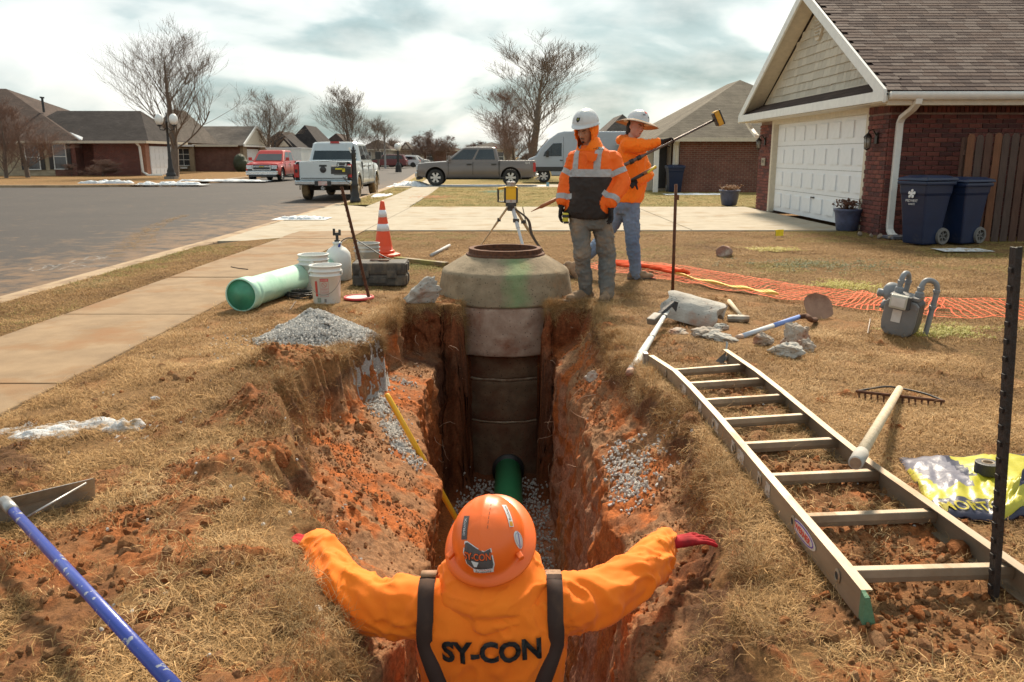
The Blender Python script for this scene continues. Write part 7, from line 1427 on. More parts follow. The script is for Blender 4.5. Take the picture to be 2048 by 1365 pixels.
# gas meter
gm0 = G(1795, 672); MT = pm('meter grey', (.19, .18, .175), (.15, .145, .14), sc=5, rough=.5, bump=.15, dirt=(.20, .15, .11), dlo=.56, dhi=.8); MT2 = pm('meter dark grey', (.09, .082, .078), (.07, .064, .06), rough=.55, bump=.1); GALV = pm('painted grey pipe', (.23, .24, .25), (.18, .185, .195), sc=8, rough=.5, bump=.1, dirt=(.2, .13, .09), dlo=.6, dhi=.8)
gmt = thing('gas_meter', 'grey gas meter with looping pipes tilting on the lawn in front of the netting', 'gas meter', (gm0.x, gm0.y, 0), 0, None, (0, R(7), R(-38)))
m = MB(); pr_ = [(-.12, .05), (-.13, .12), (-.13, .29), (-.10, .32), (.10, .32), (.13, .29), (.13, .12), (.12, .05), (.08, .01), (-.08, .01)]; m.prism([(x, -.085, z_) for x, z_ in pr_], (0, .19, 0)); m.build('body', MT2, gmt, bevel=.012)
m = MB(); m.prism([(x*.98, -.115, .012 + z_*.93) for x, z_ in pr_], (0, .032, 0)); m.build('front_plate', MT, gmt, bevel=.012); MB().bx(-.11, .11, -.09, .11, .315, .345).build('top_plate', MT, gmt, bevel=.008)
MB().bx(-.085, .045, -.17, -.105, .245, .355).build('index_box', pm('meter index face', (.50, .49, .42), (.42, .41, .35), rough=.35), gmt, bevel=.012); MB().bx(.045, .065, -.165, -.11, .25, .35).build('index_side', DKT, gmt); MB().bx(-.07, .03, -.176, -.170, .265, .335).build('index_window', LBW, gmt); MB().bx(-.055, .015, -.12, -.1165, .13, .23).build('name_plate', LBW, gmt)
for x, z_ in ((-.10, .07), (.10, .07), (-.11, .26), (.11, .26), (-.06, .03), (.06, .03)): MB().lathe([(0, 0), (.008, 0), (.008, .008), (0, .008)], 8, Matrix.Translation((x, -.116, z_)) @ Matrix.Rotation(PI/2, 4, 'X')).build('bolt', MT, gmt)
def pipe(pts, r, nm='pipe', mt=GALV): q_ = MB(); q_.smooth = True; q_.tube(smooth_path(pts, 6), r, 14); return q_.build(nm, mt, gmt)
pipe([(-.075, .03, .34), (-.075, .03, .44), (-.07, .06, .49), (-.06, .12, .49), (-.05, .16, .44), (-.05, .17, .28), (-.05, .17, -.05)], .021); pipe([(.085, .0, .34), (.085, .0, .42), (.10, .03, .475), (.15, .07, .475), (.185, .09, .42), (.185, .09, .25), (.18, .09, -.05)], .021)
for p_ in ((-.075, .03, .36), (.085, .0, .36)): MB().lathe([(.03, -.02), (.034, -.01), (.034, .02), (.026, .03)], 8, Matrix.Translation(p_)).build('union', GALV, gmt)
for p_ in ((-.075, .03, .43), (-.05, .165, .42), (.085, 0, .41), (.185, .09, .40), (.185, .09, .27)): MB().lathe([(.022, -.012), (.027, -.010), (.027, .012), (.022, .014)], 14, Matrix.Translation(p_)).build('collar', GALV, gmt)
m = MB(); m.smooth = True; m.lathe([(0, -.045), (.055, -.04), (.085, -.01), (.088, 0), (.085, .01), (.05, .04), (0, .045)], 24, Matrix.Translation((-.14, .14, .31)) @ Matrix.Rotation(R(60), 4, 'Y') @ Matrix.Rotation(R(40), 4, 'X')); m.build('regulator', GALV, gmt); pipe([(-.14, .14, .28), (-.15, .13, .2), (-.10, .14, .14), (-.05, .17, .12)], .02)
m = MB(); m.smooth = True; m.tube([(-.16, .12, .30), (-.24, .08, .30)], .032, 14); m.tube([(-.17, .12, .24), (-.18, .11, .17)], [.026, .034], 12); m.build('regulator_vent', GALV, gmt)
# small yellow and blue flags, paint marks
p = G(1550, 480); fl2 = thing('marker_flag', 'small yellow marker flag on a wire, stuck in the lawn', 'flag', (p.x, p.y, 0)); MB().tube([(0, 0, -.03), (0, 0, .16)], .003, 5).build('wire', WIRE, fl2); m = MB(); V = [(x*.14 - .005, .015*math.sin(x*5), .06 + z_*.11 + .01*x) for x in np.linspace(0, 1, 7) for z_ in (0, 1)]; m.add(V + [(a, b_ + .002, c_) for a, b_, c_ in V], [(2*i, 2*i+2, 2*i+3, 2*i+1) for i in range(6)] + [(14+2*i, 14+2*i+1, 14+2*i+3, 14+2*i+2) for i in range(6)]); m.build('flag', pm('flag yellow', (.85, .66, .02), bump=0), fl2)
p = G(1098, 379); fb = thing('marker_flag', 'tiny pale blue marker flag on the far lawn right of the laser level', 'flag', (p.x, p.y, 0)); MB().tube([(0, 0, -.02), (0, 0, .3)], .004, 5).build('wire', WIRE, fb); MB().bx(-.12, .0, -.002, .002, .12, .3).build('flag', pm('flag blue', (.25, .5, .7), bump=0), fb)
for lb, px, py, wx, wy, c_, sd_ in (('patch of green grass in the lawn below the yellow flag', 1625, 533, 1.6, .9, (.11, .15, .035), 13), ('splash of yellow marking paint on the grass below the yellow flag', 1545, 502, .55, .4, (.60, .48, .04), 3), ('yellow marking paint on the lawn left of the gas meter', 1690, 575, .5, .45, (.55, .47, .03), 5), ('yellow-green paint streak on the grass behind the gas meter', 1880, 668, .7, .35, (.40, .36, .02), 7), ('faint green paint on the far lawn left of the laser level', 985, 385, .7, 1.6, (.08, .28, .18), 9), ('faint orange paint on the lawn beside the distant walk', 870, 396, 1.0, 1.6, (.75, .22, .06), 11)):
    p = G(px, py); P = [(random.gauss(0, wx*.35), random.gauss(0, wy*.35), random.uniform(.015, .045)) for _ in range(160)]
    tt = tuft(900 + sd_, pm('paint ' + str(sd_) + ' tint', c_, tuple(k*.7 for k in c_), bump=0), 16, .055, .005, .05, .9, .9); o = scatter('green_grass' if 'green grass' in lb else 'marking_paint', P, np.stack([np.zeros(160), np.zeros(160), rng.uniform(0, 6, 160)], 1), rng.uniform(.7, 1.2, 160), [tt]); o.location = p; tag(o, kind='stuff')
# white paint marks sprayed on the asphalt
def strokes(mb, pts, w, z): 
    pts = [Vector((x, y_, z)) for x, y_ in pts]
    for a, b_ in zip(pts, pts[1:]):
        d = (b_ - a).normalized(); n_ = Vector((-d.y, d.x, 0))*w; mb.add([a - n_, b_ - n_, b_ + n_, a + n_], [(0, 1, 2, 3)])
m = MB()
def gp2(l): return [(G(x, y_, -.085).x, G(x, y_, -.085).y) for x, y_ in l]
for l in ([(66, 536), (58, 541), (70, 543), (88, 538), (92, 532), (82, 531)], [(96, 529), (112, 536), (122, 529)], [(112, 536), (100, 541)], [(126, 532), (142, 530)], [(168, 520), (150, 521), (140, 527), (152, 530), (170, 526)], [(176, 515), (168, 521), (186, 522), (200, 516), (192, 513), (176, 515)], [(196, 521), (204, 515), (206, 520), (214, 513)], [(118, 541), (132, 536), (160, 531), (172, 534), (214, 529)], [(124, 543), (160, 538), (214, 531)]): strokes(m, gp2(l), .022, -.079)
tag(m.build('road_marking', broken('sprayed white paint', (.50, .48, .45), 26, .46, .62, .6), fix=False), kind='structure')
# salt bags
BGY = pm('bag yellow', (.50, .46, .035), (.45, .40, .03), rough=.38, bump=.25, bsc=14, dist=.02, dirt=(.35, .27, .08), dsc=3, dlo=.62, dhi=.8); BGN = pm('bag navy', (.02, .02, .05), (.03, .03, .06), rough=.38, bump=.25, bsc=14); BGS = pm('bag silver grey', (.20, .19, .23), (.14, .13, .17), sc=8, rough=.35, bump=.3, bsc=16)
def bag(label, cor, zt, stripes, seed, texts=()):
    """cor: four corners (far left, far right, near right, near left) on the ground"""
    c4 = [Vector(c_) for c_ in cor]; cen = sum(c4, Vector())/4; T = thing('salt_bag', label, 'salt bag', (cen.x, cen.y, 0)); nu, nv = 56, 36; V = []
    for j in range(nv):
        for i in range(nu):
            u, v = i/(nu-1), j/(nv-1); p = (c4[3]*(1-u) + c4[2]*u)*(1-v) + (c4[0]*(1-u) + c4[1]*u)*v; e = min(1, 5*min(u, 1-u))**.5*min(1, 5*min(v, 1-v))**.5
            h_ = e*zt*(.5 + .35*mnoise.noise((u*3 + seed, v*3, 0)) + .28*abs(mnoise.noise((u*7, v*5 + seed, 1)))) + .010*mnoise.noise((u*16, v*12, seed)) + .006; V.append((p.x - cen.x, p.y - cen.y, max(gz(p.x, p.y), -.02) + .01 + h_))
    k = len(V); V += [(x, y_, z_ - .012) for x, y_, z_ in V]; Q = grid_quads(nv, nu).tolist(); Q2 = [tuple(k + a for a in reversed(q_)) for q_ in Q]; rim = []
    for i in range(nu-1): rim += [(i+1, i, k+i, k+i+1), ((nv-1)*nu+i, (nv-1)*nu+i+1, k+(nv-1)*nu+i+1, k+(nv-1)*nu+i)]
    for j in range(nv-1): rim += [(j*nu, (j+1)*nu, k+(j+1)*nu, k+j*nu), ((j+1)*nu+nu-1, j*nu+nu-1, k+j*nu+nu-1, k+(j+1)*nu+nu-1)]
    me = bpy.data.meshes.new('sack'); me.from_pydata(V, [], Q + Q2 + rim); 
    for q_ in (BGY, BGN, BGS): me.materials.append(q_)
    for n_, p in enumerate(me.polygons):
        p.use_smooth = True
        if n_ < len(Q): j, i = divmod(n_, nu-1); p.material_index = stripes(i/(nu-2), j/(nv-2))
        else: p.material_index = 1 if n_ > len(Q) else 0
    sack = link('sack', me, T); bv = BVHTree.FromPolygons([Vector(v) for v in V[:k]], Q)
    for tx, size, mt, u, v, ang, wid in texts:
        tm_ = text_mesh(tx, size, mt, width=wid, off=.0012, ext=.0004); p = (c4[3]*(1-u) + c4[2]*u)*(1-v) + (c4[0]*(1-u) + c4[1]*u)*v - Vector((cen.x, cen.y, 0)); Rz = Matrix.Rotation(ang, 3, 'Z')
        for vx in tm_.vertices:
            q_ = Rz @ vx.co; h_ = bv.ray_cast(Vector((p.x + q_.x, p.y + q_.y, 1)), Vector((0, 0, -1))); vx.co = (p.x + q_.x, p.y + q_.y, (h_[0].z if h_[0] else .05) + .006)
        link('lettering', tm_, T)
    return T
def st1(u, v):
    if v < .17 or v > .93: return 1
    w_ = u + .35*(v - .5)
    if .06 < u - .25*(1 - v) + .12 < .30 and v > .3: return 2
    if .30 < u - .25*(1-v) + .12 < .36 and v > .45: return 1
    if u > .78 and (int((u*1.0 + v*.7)*26) % 3 == 0) and .3 < v < .85: return 1
    return 0
bag('yellow and navy plastic salt bag lying flat behind the ladder, in the right foreground', (G(1796, 930), G(2140, 918), G(2140, 1062), G(1868, 1050)), .075, st1, 3, (('MORTON', .085, INKY, .34, .085, R(2), .30), ('TONS', .05, INKY, .86, .96, R(0), .2)))
def st2(u, v): return 1 if (.25 < v < .8 and .2 < u) else 0
bag('second salt bag, folded and bulging, right edge of the frame beside the dark post', (AY(2020, 965, 3.32), AY(2140, 930, 3.6), AY(2160, 1040, 3.1), AY(1992, 1040, 2.98)), .17, st2, 8, (('Safe-T-Salt', .06, INKY, .55, .52, R(62), .34),))
p = on_ground(1985, 985); tr_ = thing('tape_roll', 'roll of black tape lying on the yellow salt bag beside the dark post', 'tape roll', (p.x - .0, p.y + .06, .085)); m = MB(); m.smooth = False; m.lathe([(.025, 0), (.05, 0), (.05, .05), (.025, .05)], 28, closed=True); m.build('tape', BLK, tr_, bevel=.003); MB().lathe([(.021, 0), (.0249, 0), (.0249, .051), (.021, .051)], 24, closed=True).build('core', pm('card core', (.40, .30, .2)), tr_)
# orange barrier netting lying on the grass
NET = pm('orange netting', (.85, .085, .02), (.88, .16, .06), sc=3, rough=.75, bump=0, spec=.2); net = MB()
def npt(u, v):
    c_ = [Vector((1.15, 10.9, 0)), Vector((1.9, 9.95, 0)), Vector((2.6, 8.85, 0)), Vector((3.25, 8.0, 0)), Vector((4.0, 7.55, 0)), Vector((5.3, 7.35, 0))]; s_ = u*(len(c_)-1); i = min(int(s_), len(c_)-2); f = s_ - i; p = c_[i]*(1-f) + c_[i+1]*f; d = (c_[i+1] - c_[i]).normalized(); n_ = Vector((-d.y, d.x, 0)); w_ = 1.0 + .3*mnoise.noise((u*4, 0, 3))
    p = p + n_*(v - .38)*w_ + Vector((.05*mnoise.noise((u*9, v*3, 7)), .05*mnoise.noise((u*8, v*3, 17)), 0)); rip = .5 + .5*math.sin(u*46 + v*3 + 3*mnoise.noise((u*7, v*2, 5))); p.z = gz(p.x, p.y) + .03 + .05*max(0, mnoise.noise((u*22, v*4, 9)) + .2)*rip; return p
nU, nV = 84, 12
PT = [[npt(i/(nU-1), j/(nV-1)) for j in range(nV)] for i in range(nU)]
def rib(a, b_, w_): 
    d = (b_ - a); L = d.length
    if L < 1e-5 or L > .3: return
    n_ = d.cross(Vector((0, 0, 1))); n_ = n_.normalized()*w_ if n_.length > 1e-6 else Vector((w_, 0, 0)); net.add([a - n_, b_ - n_, b_ + n_, a + n_], [(0, 1, 2, 3)])
for i in range(nU-1):
    for j in range(nV):
        rib(PT[i][j], PT[i+1][j], .0042 if j not in (0, nV-1) else .008)
        if j < nV-1 and i % 1 == 0: rib(PT[i][j], PT[i][j+1], .006 if i % 2 else .004)
nt_ = thing('barrier_netting', 'crumpled orange plastic barrier netting lying across the lawn', 'netting', (2.6, 8.85, 0)); tag(net.build('mesh_strands', NET, nt_, True, fix=False), kind='stuff')
m = MB(); m.smooth = True
for k in range(4): m.tube([npt(u, .45 + .05*math.sin(u*60 + k)) + Vector((0, 0, .02 + .012*k)) for u in np.linspace(.02, .24, 30)], .022, 6)
m.build('bunched_edge', NET, nt_, True)
pts = [G(1352, 548, .04), G(1400, 561, .05), G(1460, 573, .05), G(1510, 582, .04), G(1552, 588, .06)]; m = MB(); P_ = smooth_path(pts, 8)
for i in range(len(P_)-1): w_ = .035 + .02*i/len(P_); n_ = Vector((0, 1, 0)); m.prism([P_[i] - n_*w_*1.6, P_[i] + n_*w_*1.6, P_[i+1] + n_*w_*1.65, P_[i+1] - n_*w_*1.65], (0, 0, .016 + .01*math.sin(i*.7)))
tag(m.build('webbing_sling', pm('yellow webbing', (.76, .50, .09), (.66, .42, .07), sc=20, rough=.7, bump=.4, dirt=(.4, .25, .12), dlo=.6, dhi=.8)), 'flat yellow lifting sling stretched out on the orange netting', 'sling')
# a few twigs
for lb, pts in (('dark twig lying on the sidewalk left of the pale green pipe', [(462, 534), (478, 537), (496, 539)]), ('pale stick poking from the straw in front of the black wire coil', [(580, 624), (588, 612), (592, 607)]), ('thin dark stick stuck in the grass left of the gas meter', [(1735, 672), (1739, 655)])):
    m = MB(); m.tube([on_ground(x, y_, .02) + Vector((0, 0, .05 if lb.startswith('thin') and y_ < 660 else 0)) for x, y_ in pts], .006, 5); tag(m.build('twig', pm('dead twig', (.20, .13, .08), (.14, .09, .06))), lb, 'twig')
# roots dangling from the cut faces
m = MB(); rd = random.Random(3)
for px, py, L, dx in ((1095, 845, .28, -.2), (1140, 935, .35, -.3), (1105, 870, .2, -.1), (905, 700, .3, .05), (885, 880, .25, .12), (870, 950, .28, .25), (930, 760, .25, .1), (1200, 700, .2, -.1), (760, 730, .2, .1), (700, 880, .2, .1), (840, 740, .2, .1)) + tuple((rd.choice((rd.uniform(740, 900), rd.uniform(1095, 1250))), rd.uniform(650, 980), rd.uniform(.06, .2), 0) for _ in range(46)):
    h = on_ground(px, py); p = h.copy(); d = Vector((dx + rd.gauss(0, .3), -.5, rd.gauss(-.2, .5))).normalized(); P_ = [p.copy()]
    for _ in range(7): d = (d + Vector((rd.gauss(0, .35), rd.gauss(0, .25), rd.gauss(-.12, .3)))).normalized(); p = p + d*L/7; P_.append(p.copy())
    m.tube(P_, [.0028, .0027, .0026, .0024, .0022, .002, .0018, .001], 4)
m.build('root', pm('pale root', (.50, .33, .22), (.36, .2, .12)), gob)
# ================================================================== PEOPLE
def fused(name, mb, voxel, mats, parent, root, smooth=3, fold=0.0, fsc=(9, 9, 9), seed=0, post=None, ridge=0.0):
    """closed volumes -> one continuous surface"""
    me0 = mb.mesh('tmp'); bm = bmesh.new(); bm.from_mesh(me0); bmesh.ops.recalc_face_normals(bm, faces=bm.faces); bm.to_mesh(me0); bm.free(); ob = link('tmp', me0)
    r = ob.modifiers.new('r', 'REMESH'); r.mode = 'VOXEL'; r.voxel_size = voxel; s = ob.modifiers.new('s', 'SMOOTH'); s.iterations = smooth; s.factor = .6
    me = from_obj_mods(ob); bpy.data.objects.remove(ob); n = len(me.vertices); co = np.empty(n*3, np.float32); me.vertices.foreach_get('co', co); co = co.reshape(-1, 3).astype(float); no = np.empty(n*3, np.float32); me.vertex_normals.foreach_get('vector', no) if hasattr(me, 'vertex_normals') else me.vertices.foreach_get('normal', no); no = no.reshape(-1, 3)
    if fold or ridge:
        P = co*np.array(fsc) + seed; w = fbm(co*4.0 + seed, 1, 2, 3)*.8; f = fbm(P + w[:, None]*1.5, 1.0, 3, seed + 2); g = 1 - np.abs(fbm(P*1.6 + w[:, None]*2 + 7, 1.0, 2, seed + 9))*2.6
        co += no*(fold*f + ridge*np.clip(g, -.3, 1)**3)[:, None]
    if post is not None: co = post(co, no)
    me.vertices.foreach_set('co', co.astype(np.float32).ravel()); me.polygons.foreach_set('use_smooth', np.ones(len(me.polygons), bool)); me.materials.clear()
    M = bpy_mat[root.name].inverted() if root is not None else Matrix(); me.transform(M); me.name = name
    return link(name, me, parent, mats if isinstance(mats, (list, tuple)) else [mats])
def cap(mb, p0, p1, r0, r1, n=14): mb.tube([p0, p1], [r0, r1], n); mb.ball(p0, r0, n, 9); mb.ball(p1, r1, n, 9)
def limb(mb, P_, rs):
    for a, b_, r0, r1 in zip(P_, P_[1:], rs, rs[1:]): cap(mb, Vector(a), Vector(b_), r0, r1)
def ering(c, ax, fw, rx, ry, n=24, pw=2.4):
    c = Vector(c); out = []
    for k in range(n):
        g = 2*PI*k/n; cx, sy = math.cos(g), math.sin(g); out.append(c + ax*(rx*math.copysign(abs(cx)**(2/pw), cx)) + fw*(ry*math.copysign(abs(sy)**(2/pw), sy)))
    return out
def hand(mb, w, d, pn, size=1.0, curl=.5, thumb=1, spread=.12):
    """wrist w, direction d, palm normal pn"""
    d = d.normalized(); pn = (pn - d*pn.dot(d)).normalized(); s = d.cross(pn).normalized(); k = size
    for t_ in (-.6, 0, .6): cap(mb, w + s*t_*.022*k, w + d*.085*k + s*t_*.036*k, .017*k, .014*k, 10)
    for i, (o, L) in enumerate(((-1.5, .068), (-.5, .078), (.5, .074), (1.5, .056))):
        p = w + d*.085*k + s*o*.0205*k; dd_ = (d + s*o*spread).normalized(); r = .0098*k
        for j in range(3):
            q = p + dd_*L*k*(.42, .33, .25)[j]; cap(mb, p, q, r, r*.93, 8); p = q; r *= .93; dd_ = (Matrix.Rotation(0, 3, 'X') @ (dd_*math.cos(curl) + pn*math.sin(curl))).normalized()
    p = w + d*.025*k - s*thumb*.022*k; dd_ = (d*.75 - s*thumb*.75 + pn*.35).normalized()
    for j, L in enumerate((.045, .034, .027)): q = p + dd_*L*k; cap(mb, p, q, (.0135, .0115, .0105)[j]*k, (.0115, .0105, .0095)[j]*k, 8); p = q; dd_ = (dd_ + d*.35 + pn*.2*curl).normalized()
def cloth(name, c1, c2, dirt, dlo=.6, dsc=3, rough=.8, bsc=260, weave=.25, **k): return pm(name, c1, c2, sc=3, rough=rough, bump=weave, bsc=bsc, dist=.002, dirt=dirt, dsc=dsc, dlo=dlo, dhi=dlo + .2, spec=.25, **k)
HV = cloth('high visibility orange', (.90, .165, .018), (.86, .13, .012), (.42, .12, .03), .64, rough=.65); HV2 = cloth('orange sweatshirt', (.97, .235, .014), (.95, .19, .010), (.5, .14, .03), .66, sheen=.1)
BKC = cloth('black jacket cloth', (.030, .024, .022), (.045, .036, .032), (.13, .09, .07), .58); DEN = cloth('dirty dark denim', (.11, .12, .12), (.17, .165, .15), (.30, .22, .15), .47, 4, bsc=400); DEN2 = cloth('blue denim', (.12, .17, .26), (.19, .25, .34), (.24, .19, .14), .56, 4, bsc=400); BROWNC = cloth('brown work cloth', (.06, .035, .028), (.05, .03, .024), (.14, .08, .05), .6)
GLV = cloth('black glove', (.022, .019, .019), (.035, .03, .028), (.12, .08, .06), .6, bsc=300); GLR = cloth('red glove', (.50, .018, .026), (.38, .014, .02), (.08, .02, .02), .55, bsc=300); RTAPE = pm('reflective tape', (.42, .42, .42), (.34, .34, .34), sc=14, rough=.45, bump=.2, bsc=50, dirt=(.3, .2, .14), dsc=6, dlo=.6, dhi=.8); BOOT = cloth('muddy boot leather', (.24, .16, .10), (.17, .11, .07), (.36, .25, .16), .46, 8, rough=.9, bsc=60); SOLE = pm('boot sole', (.16, .12, .09), (.06, .045, .035), rough=.9, bump=.5)
SKIN = pm('skin', (.50, .26, .16), (.43, .21, .13), sc=6, rough=.5, bump=.08, bsc=300, dist=.001); SKIN2 = pm('fair skin', (.60, .32, .23), (.53, .25, .18), sc=6, rough=.5, bump=.08, bsc=300, dist=.001); HAIRM = pm('black hair', (.015, .011, .009), (.03, .022, .018), sc=30, rough=.6, bump=.6, bsc=200)
HATW = pm('scuffed white hard hat', (.60, .62, .62), (.54, .55, .55), sc=5, rough=.32, bump=.06, coat=.2, dirt=(.40, .36, .30), dsc=7, dlo=.60, dhi=.78); HATO = pm('orange hard hat', (.88, .15, .012), (.86, .135, .01), sc=3, rough=.42, bump=.03, coat=.08, dirt=(.45, .10, .02), dsc=9, dlo=.68, dhi=.82)
def frame(o, right, front, up): M = Matrix((( right.x, front.x, up.x, o.x), (right.y, front.y, up.y, o.y), (right.z, front.z, up.z, o.z), (0, 0, 0, 1))); return M
def headframe(c, yaw, pitch, roll=0.0):
    """yaw 0 looks along +Y, pitch > 0 looks up"""
    Rm = Matrix.Rotation(yaw, 4, 'Z') @ Matrix.Rotation(pitch, 4, 'X') @ Matrix.Rotation(roll, 4, 'Y'); return Matrix.Translation(c) @ Rm
def head(mb, M, s=1.0):
    """face towards local +Y, z up, origin at ear level"""
    def B(c, r, rot=None): mb.ball([k*s for k in c], tuple(k*s for k in r), 18, 13, M, rot)
    B((0, -.008, .045), (.078, .096, .088)); B((0, .012, -.015), (.069, .083, .09)); B((0, .052, -.072), (.041, .036, .036)); B((0, .035, -.05), (.056, .05, .045)); B((0, .083, .032), (.052, .012, .010)); B((0, .0, .08), (.07, .085, .055))
    mb.tube([M @ Vector((0, .088*s, .022*s)), M @ Vector((0, .108*s, -.012*s)), M @ Vector((0, .112*s, -.022*s))], [.008*s, .012*s, .011*s], 8); B((0, .110, -.021), (.013, .012, .010)); B((.011, .100, -.025), (.008, .010, .008)); B((-.011, .100, -.025), (.008, .010, .008))
    B((0, .088, -.052), (.024, .010, .0075)); B((0, .086, -.062), (.020, .010, .0075)); B((.036, .072, -.012), (.018, .018, .016)); B((-.036, .072, -.012), (.018, .018, .016))
    for k in (-1, 1): B((k*.079, -.005, .0), (.010, .020, .030)); B((k*.032, .080, .012), (.014, .009, .009))
def face_bits(T, M, s, hair, goatee=False, closed=True):
    inv = bpy_mat[T.name].inverted()
    def part(nm, fn, mt): m = MB(); m.smooth = True; fn(m); m.v = [tuple(inv @ (M @ Vector(v))) for v in m.v]; m.build(nm, mt, T)
    for k in (-1, 1):
        part('eyebrow', lambda m: m.tube([(k*.014*s, .0955*s, .030*s), (k*.032*s, .093*s, .036*s), (k*.050*s, .082*s, .031*s)], [.0035*s, .004*s, .0022*s], 6), hair)
        part('eye', lambda m: m.ball((k*.032*s, .0885*s, .0125*s), (.0115*s, .004*s, .0022*s if closed else .005*s), 10, 6), pm('eye line', (.03, .02, .018), rough=.3, bump=0))
    part('lips', lambda m: m.ball((0, .0975*s, -.057*s), (.021*s, .003*s, .0045*s), 10, 6), pm('lips', (.25, .10, .075), bump=0))
    if goatee: part('beard', lambda m: (m.ball((0, .086*s, -.080*s), (.016*s, .009*s, .012*s), 10, 7), m.tube([(-.024*s, .094*s, -.046*s), (0, .101*s, -.041*s), (.024*s, .094*s, -.046*s)], .003*s, 6)), hair)
def hat(T, M, mat, brim, dome=(.118, .145, .125), bill=None, tilt=0, ridges=True, name='hard_hat', lift=.055):
    """helmet; brim(angle) gives the outer radius of the brim"""
    inv = bpy_mat[T.name].inverted(); m = MB(); m.smooth = True; n = 56; rings = []; a, b_, h = dome
    def rg(f): return [Vector(f(2*PI*k/n)) for k in range(n)]
    R_ = []
    R_.append(rg(lambda g: ((a - .006)*math.cos(g), (b_ - .006)*math.sin(g), -.002)))
    R_.append(rg(lambda g: (brim(g)[0]*math.cos(g)*.97, brim(g)[1]*math.sin(g)*.97, brim(g)[2] - .006))); R_.append(rg(lambda g: (brim(g)[0]*math.cos(g), brim(g)[1]*math.sin(g), brim(g)[2] - .003))); R_.append(rg(lambda g: (brim(g)[0]*math.cos(g)*.985, brim(g)[1]*math.sin(g)*.985, brim(g)[2] + .001)))
    R_.append(rg(lambda g: ((a + .006)*math.cos(g), (b_ + .006)*math.sin(g), .004)))
    for i in range(0, 13):
        e = PI/2*i/12.0; ce, se = math.cos(e), math.sin(e); zz = h*se**.95
        def f(g, ce=ce, se=se, zz=zz):
            x, y_ = a*ce**.85*math.cos(g), b_*ce**.85*math.sin(g); rd_ = 0
            if ridges: rd_ = .0045*math.exp(-((abs(x) - .0)/.014)**2)*(se > .25) + .003*math.exp(-((abs(x) - .038)/.006)**2)*(se > .3)
            return (x, y_, .006 + zz + rd_)
        R_.append(rg(f) if i < 12 else [Vector((0.001*math.cos(2*PI*k/n), 0.001*math.sin(2*PI*k/n), .006 + h + .0045*ridges)) for k in range(n)])
    m.loft(R_, cap=False); Mh_ = M @ Matrix.Translation((0, 0, lift)) @ Matrix.Rotation(tilt, 4, 'X')
    o = m.build(name, mat, T, fix=True); o.matrix_local = inv @ Mh_; bv = BVHTree.FromPolygons([Vector(v) for v in m.v], m.f); return o, bv
def decal(T, o, bv, pts, faces, mats, origin, ax, ay, axis, name='decal', midx=None, off=.0012):
    """wrap flat artwork (x, y) onto the hat by casting along -axis"""
    V = []
    for x, y_, *z in pts:
        p = origin + ax*x + ay*y_ + axis*.2; h = bv.ray_cast(p, -axis); q = h[0] if h[0] is not None else p - axis*.2; nn_ = h[1] if h[0] is not None else axis
        nn_ = nn_ if nn_.dot(axis) > 0 else -nn_; V.append(tuple(q + nn_*(off + (z[0] if z else 0))))
    me = bpy.data.meshes.new(name); me.from_pydata(V, [], faces); 
    for mt in mats: me.materials.append(mt)
    if midx: me.polygons.foreach_set('material_index', midx)
    c = link(name, me, o); return c
def gridart(w, h, nx=10, ny=6, fn=None):
    P_ = [((i/nx - .5)*w, (j/ny - .5)*h) for j in range(ny+1) for i in range(nx+1)]
    if fn: P_ = [fn(x/w*2, y_/h*2, w, h) for x, y_ in P_]
    return P_, [(j*(nx+1)+i, j*(nx+1)+i+1, (j+1)*(nx+1)+i+1, (j+1)*(nx+1)+i) for j in range(ny) for i in range(nx)]
def textart(s, size, width=None, off=0.0, mat=INKB):
    me = text_mesh(s, size, mat, ext=0.0, width=width, off=off); P_ = [tuple(v.co)[:2] for v in me.vertices]; F = [tuple(p.vertices) for p in me.polygons]; return P_, F
def wrap_on(T, bv, me, M, name, off=.004, dirv=None):
    """project flat mesh (placed by world matrix M) along its -Z onto a surface"""
    inv = bpy_mat[T.name].inverted(); d = -(M.to_3x3() @ Vector((0, 0, 1))).normalized()
    for v in me.vertices:
        w = M @ v.co; h = bv.ray_cast(w - d*.25, d); v.co = inv @ ((h[0] - d*off) if h[0] is not None else w)
    return link(name, me, T)
def bvh_of(ob, root): M = bpy_mat[root.name]; return BVHTree.FromPolygons([M @ v.co for v in ob.data.vertices], [tuple(p.vertices) for p in ob.data.polygons])
def shell_slice(ob, root, planes, pred, off, mat, name):
    """part of a garment between cutting planes, lifted off it (tape, panels); planes: (point, normal) keep the positive side"""
    bm = bmesh.new(); bm.from_mesh(ob.data); inv = bpy_mat[root.name].inverted(); R3 = inv.to_3x3()
    for pt_, nr_2 in planes:
        bmesh.ops.bisect_plane(bm, geom=bm.verts[:] + bm.edges[:] + bm.faces[:], plane_co=inv @ Vector(pt_), plane_no=R3 @ Vector(nr_2), clear_inner=True)
    M = bpy_mat[root.name]; kill = [f for f in bm.faces if not pred(M @ f.calc_center_median())]; bmesh.ops.delete(bm, geom=kill, context='FACES'); bm.normal_update()
    for v in bm.verts: v.co += v.normal*off
    me = bpy.data.meshes.new(name); bm.to_mesh(me); bm.free(); return link(name, me, root, [mat]) if len(me.polygons) else None
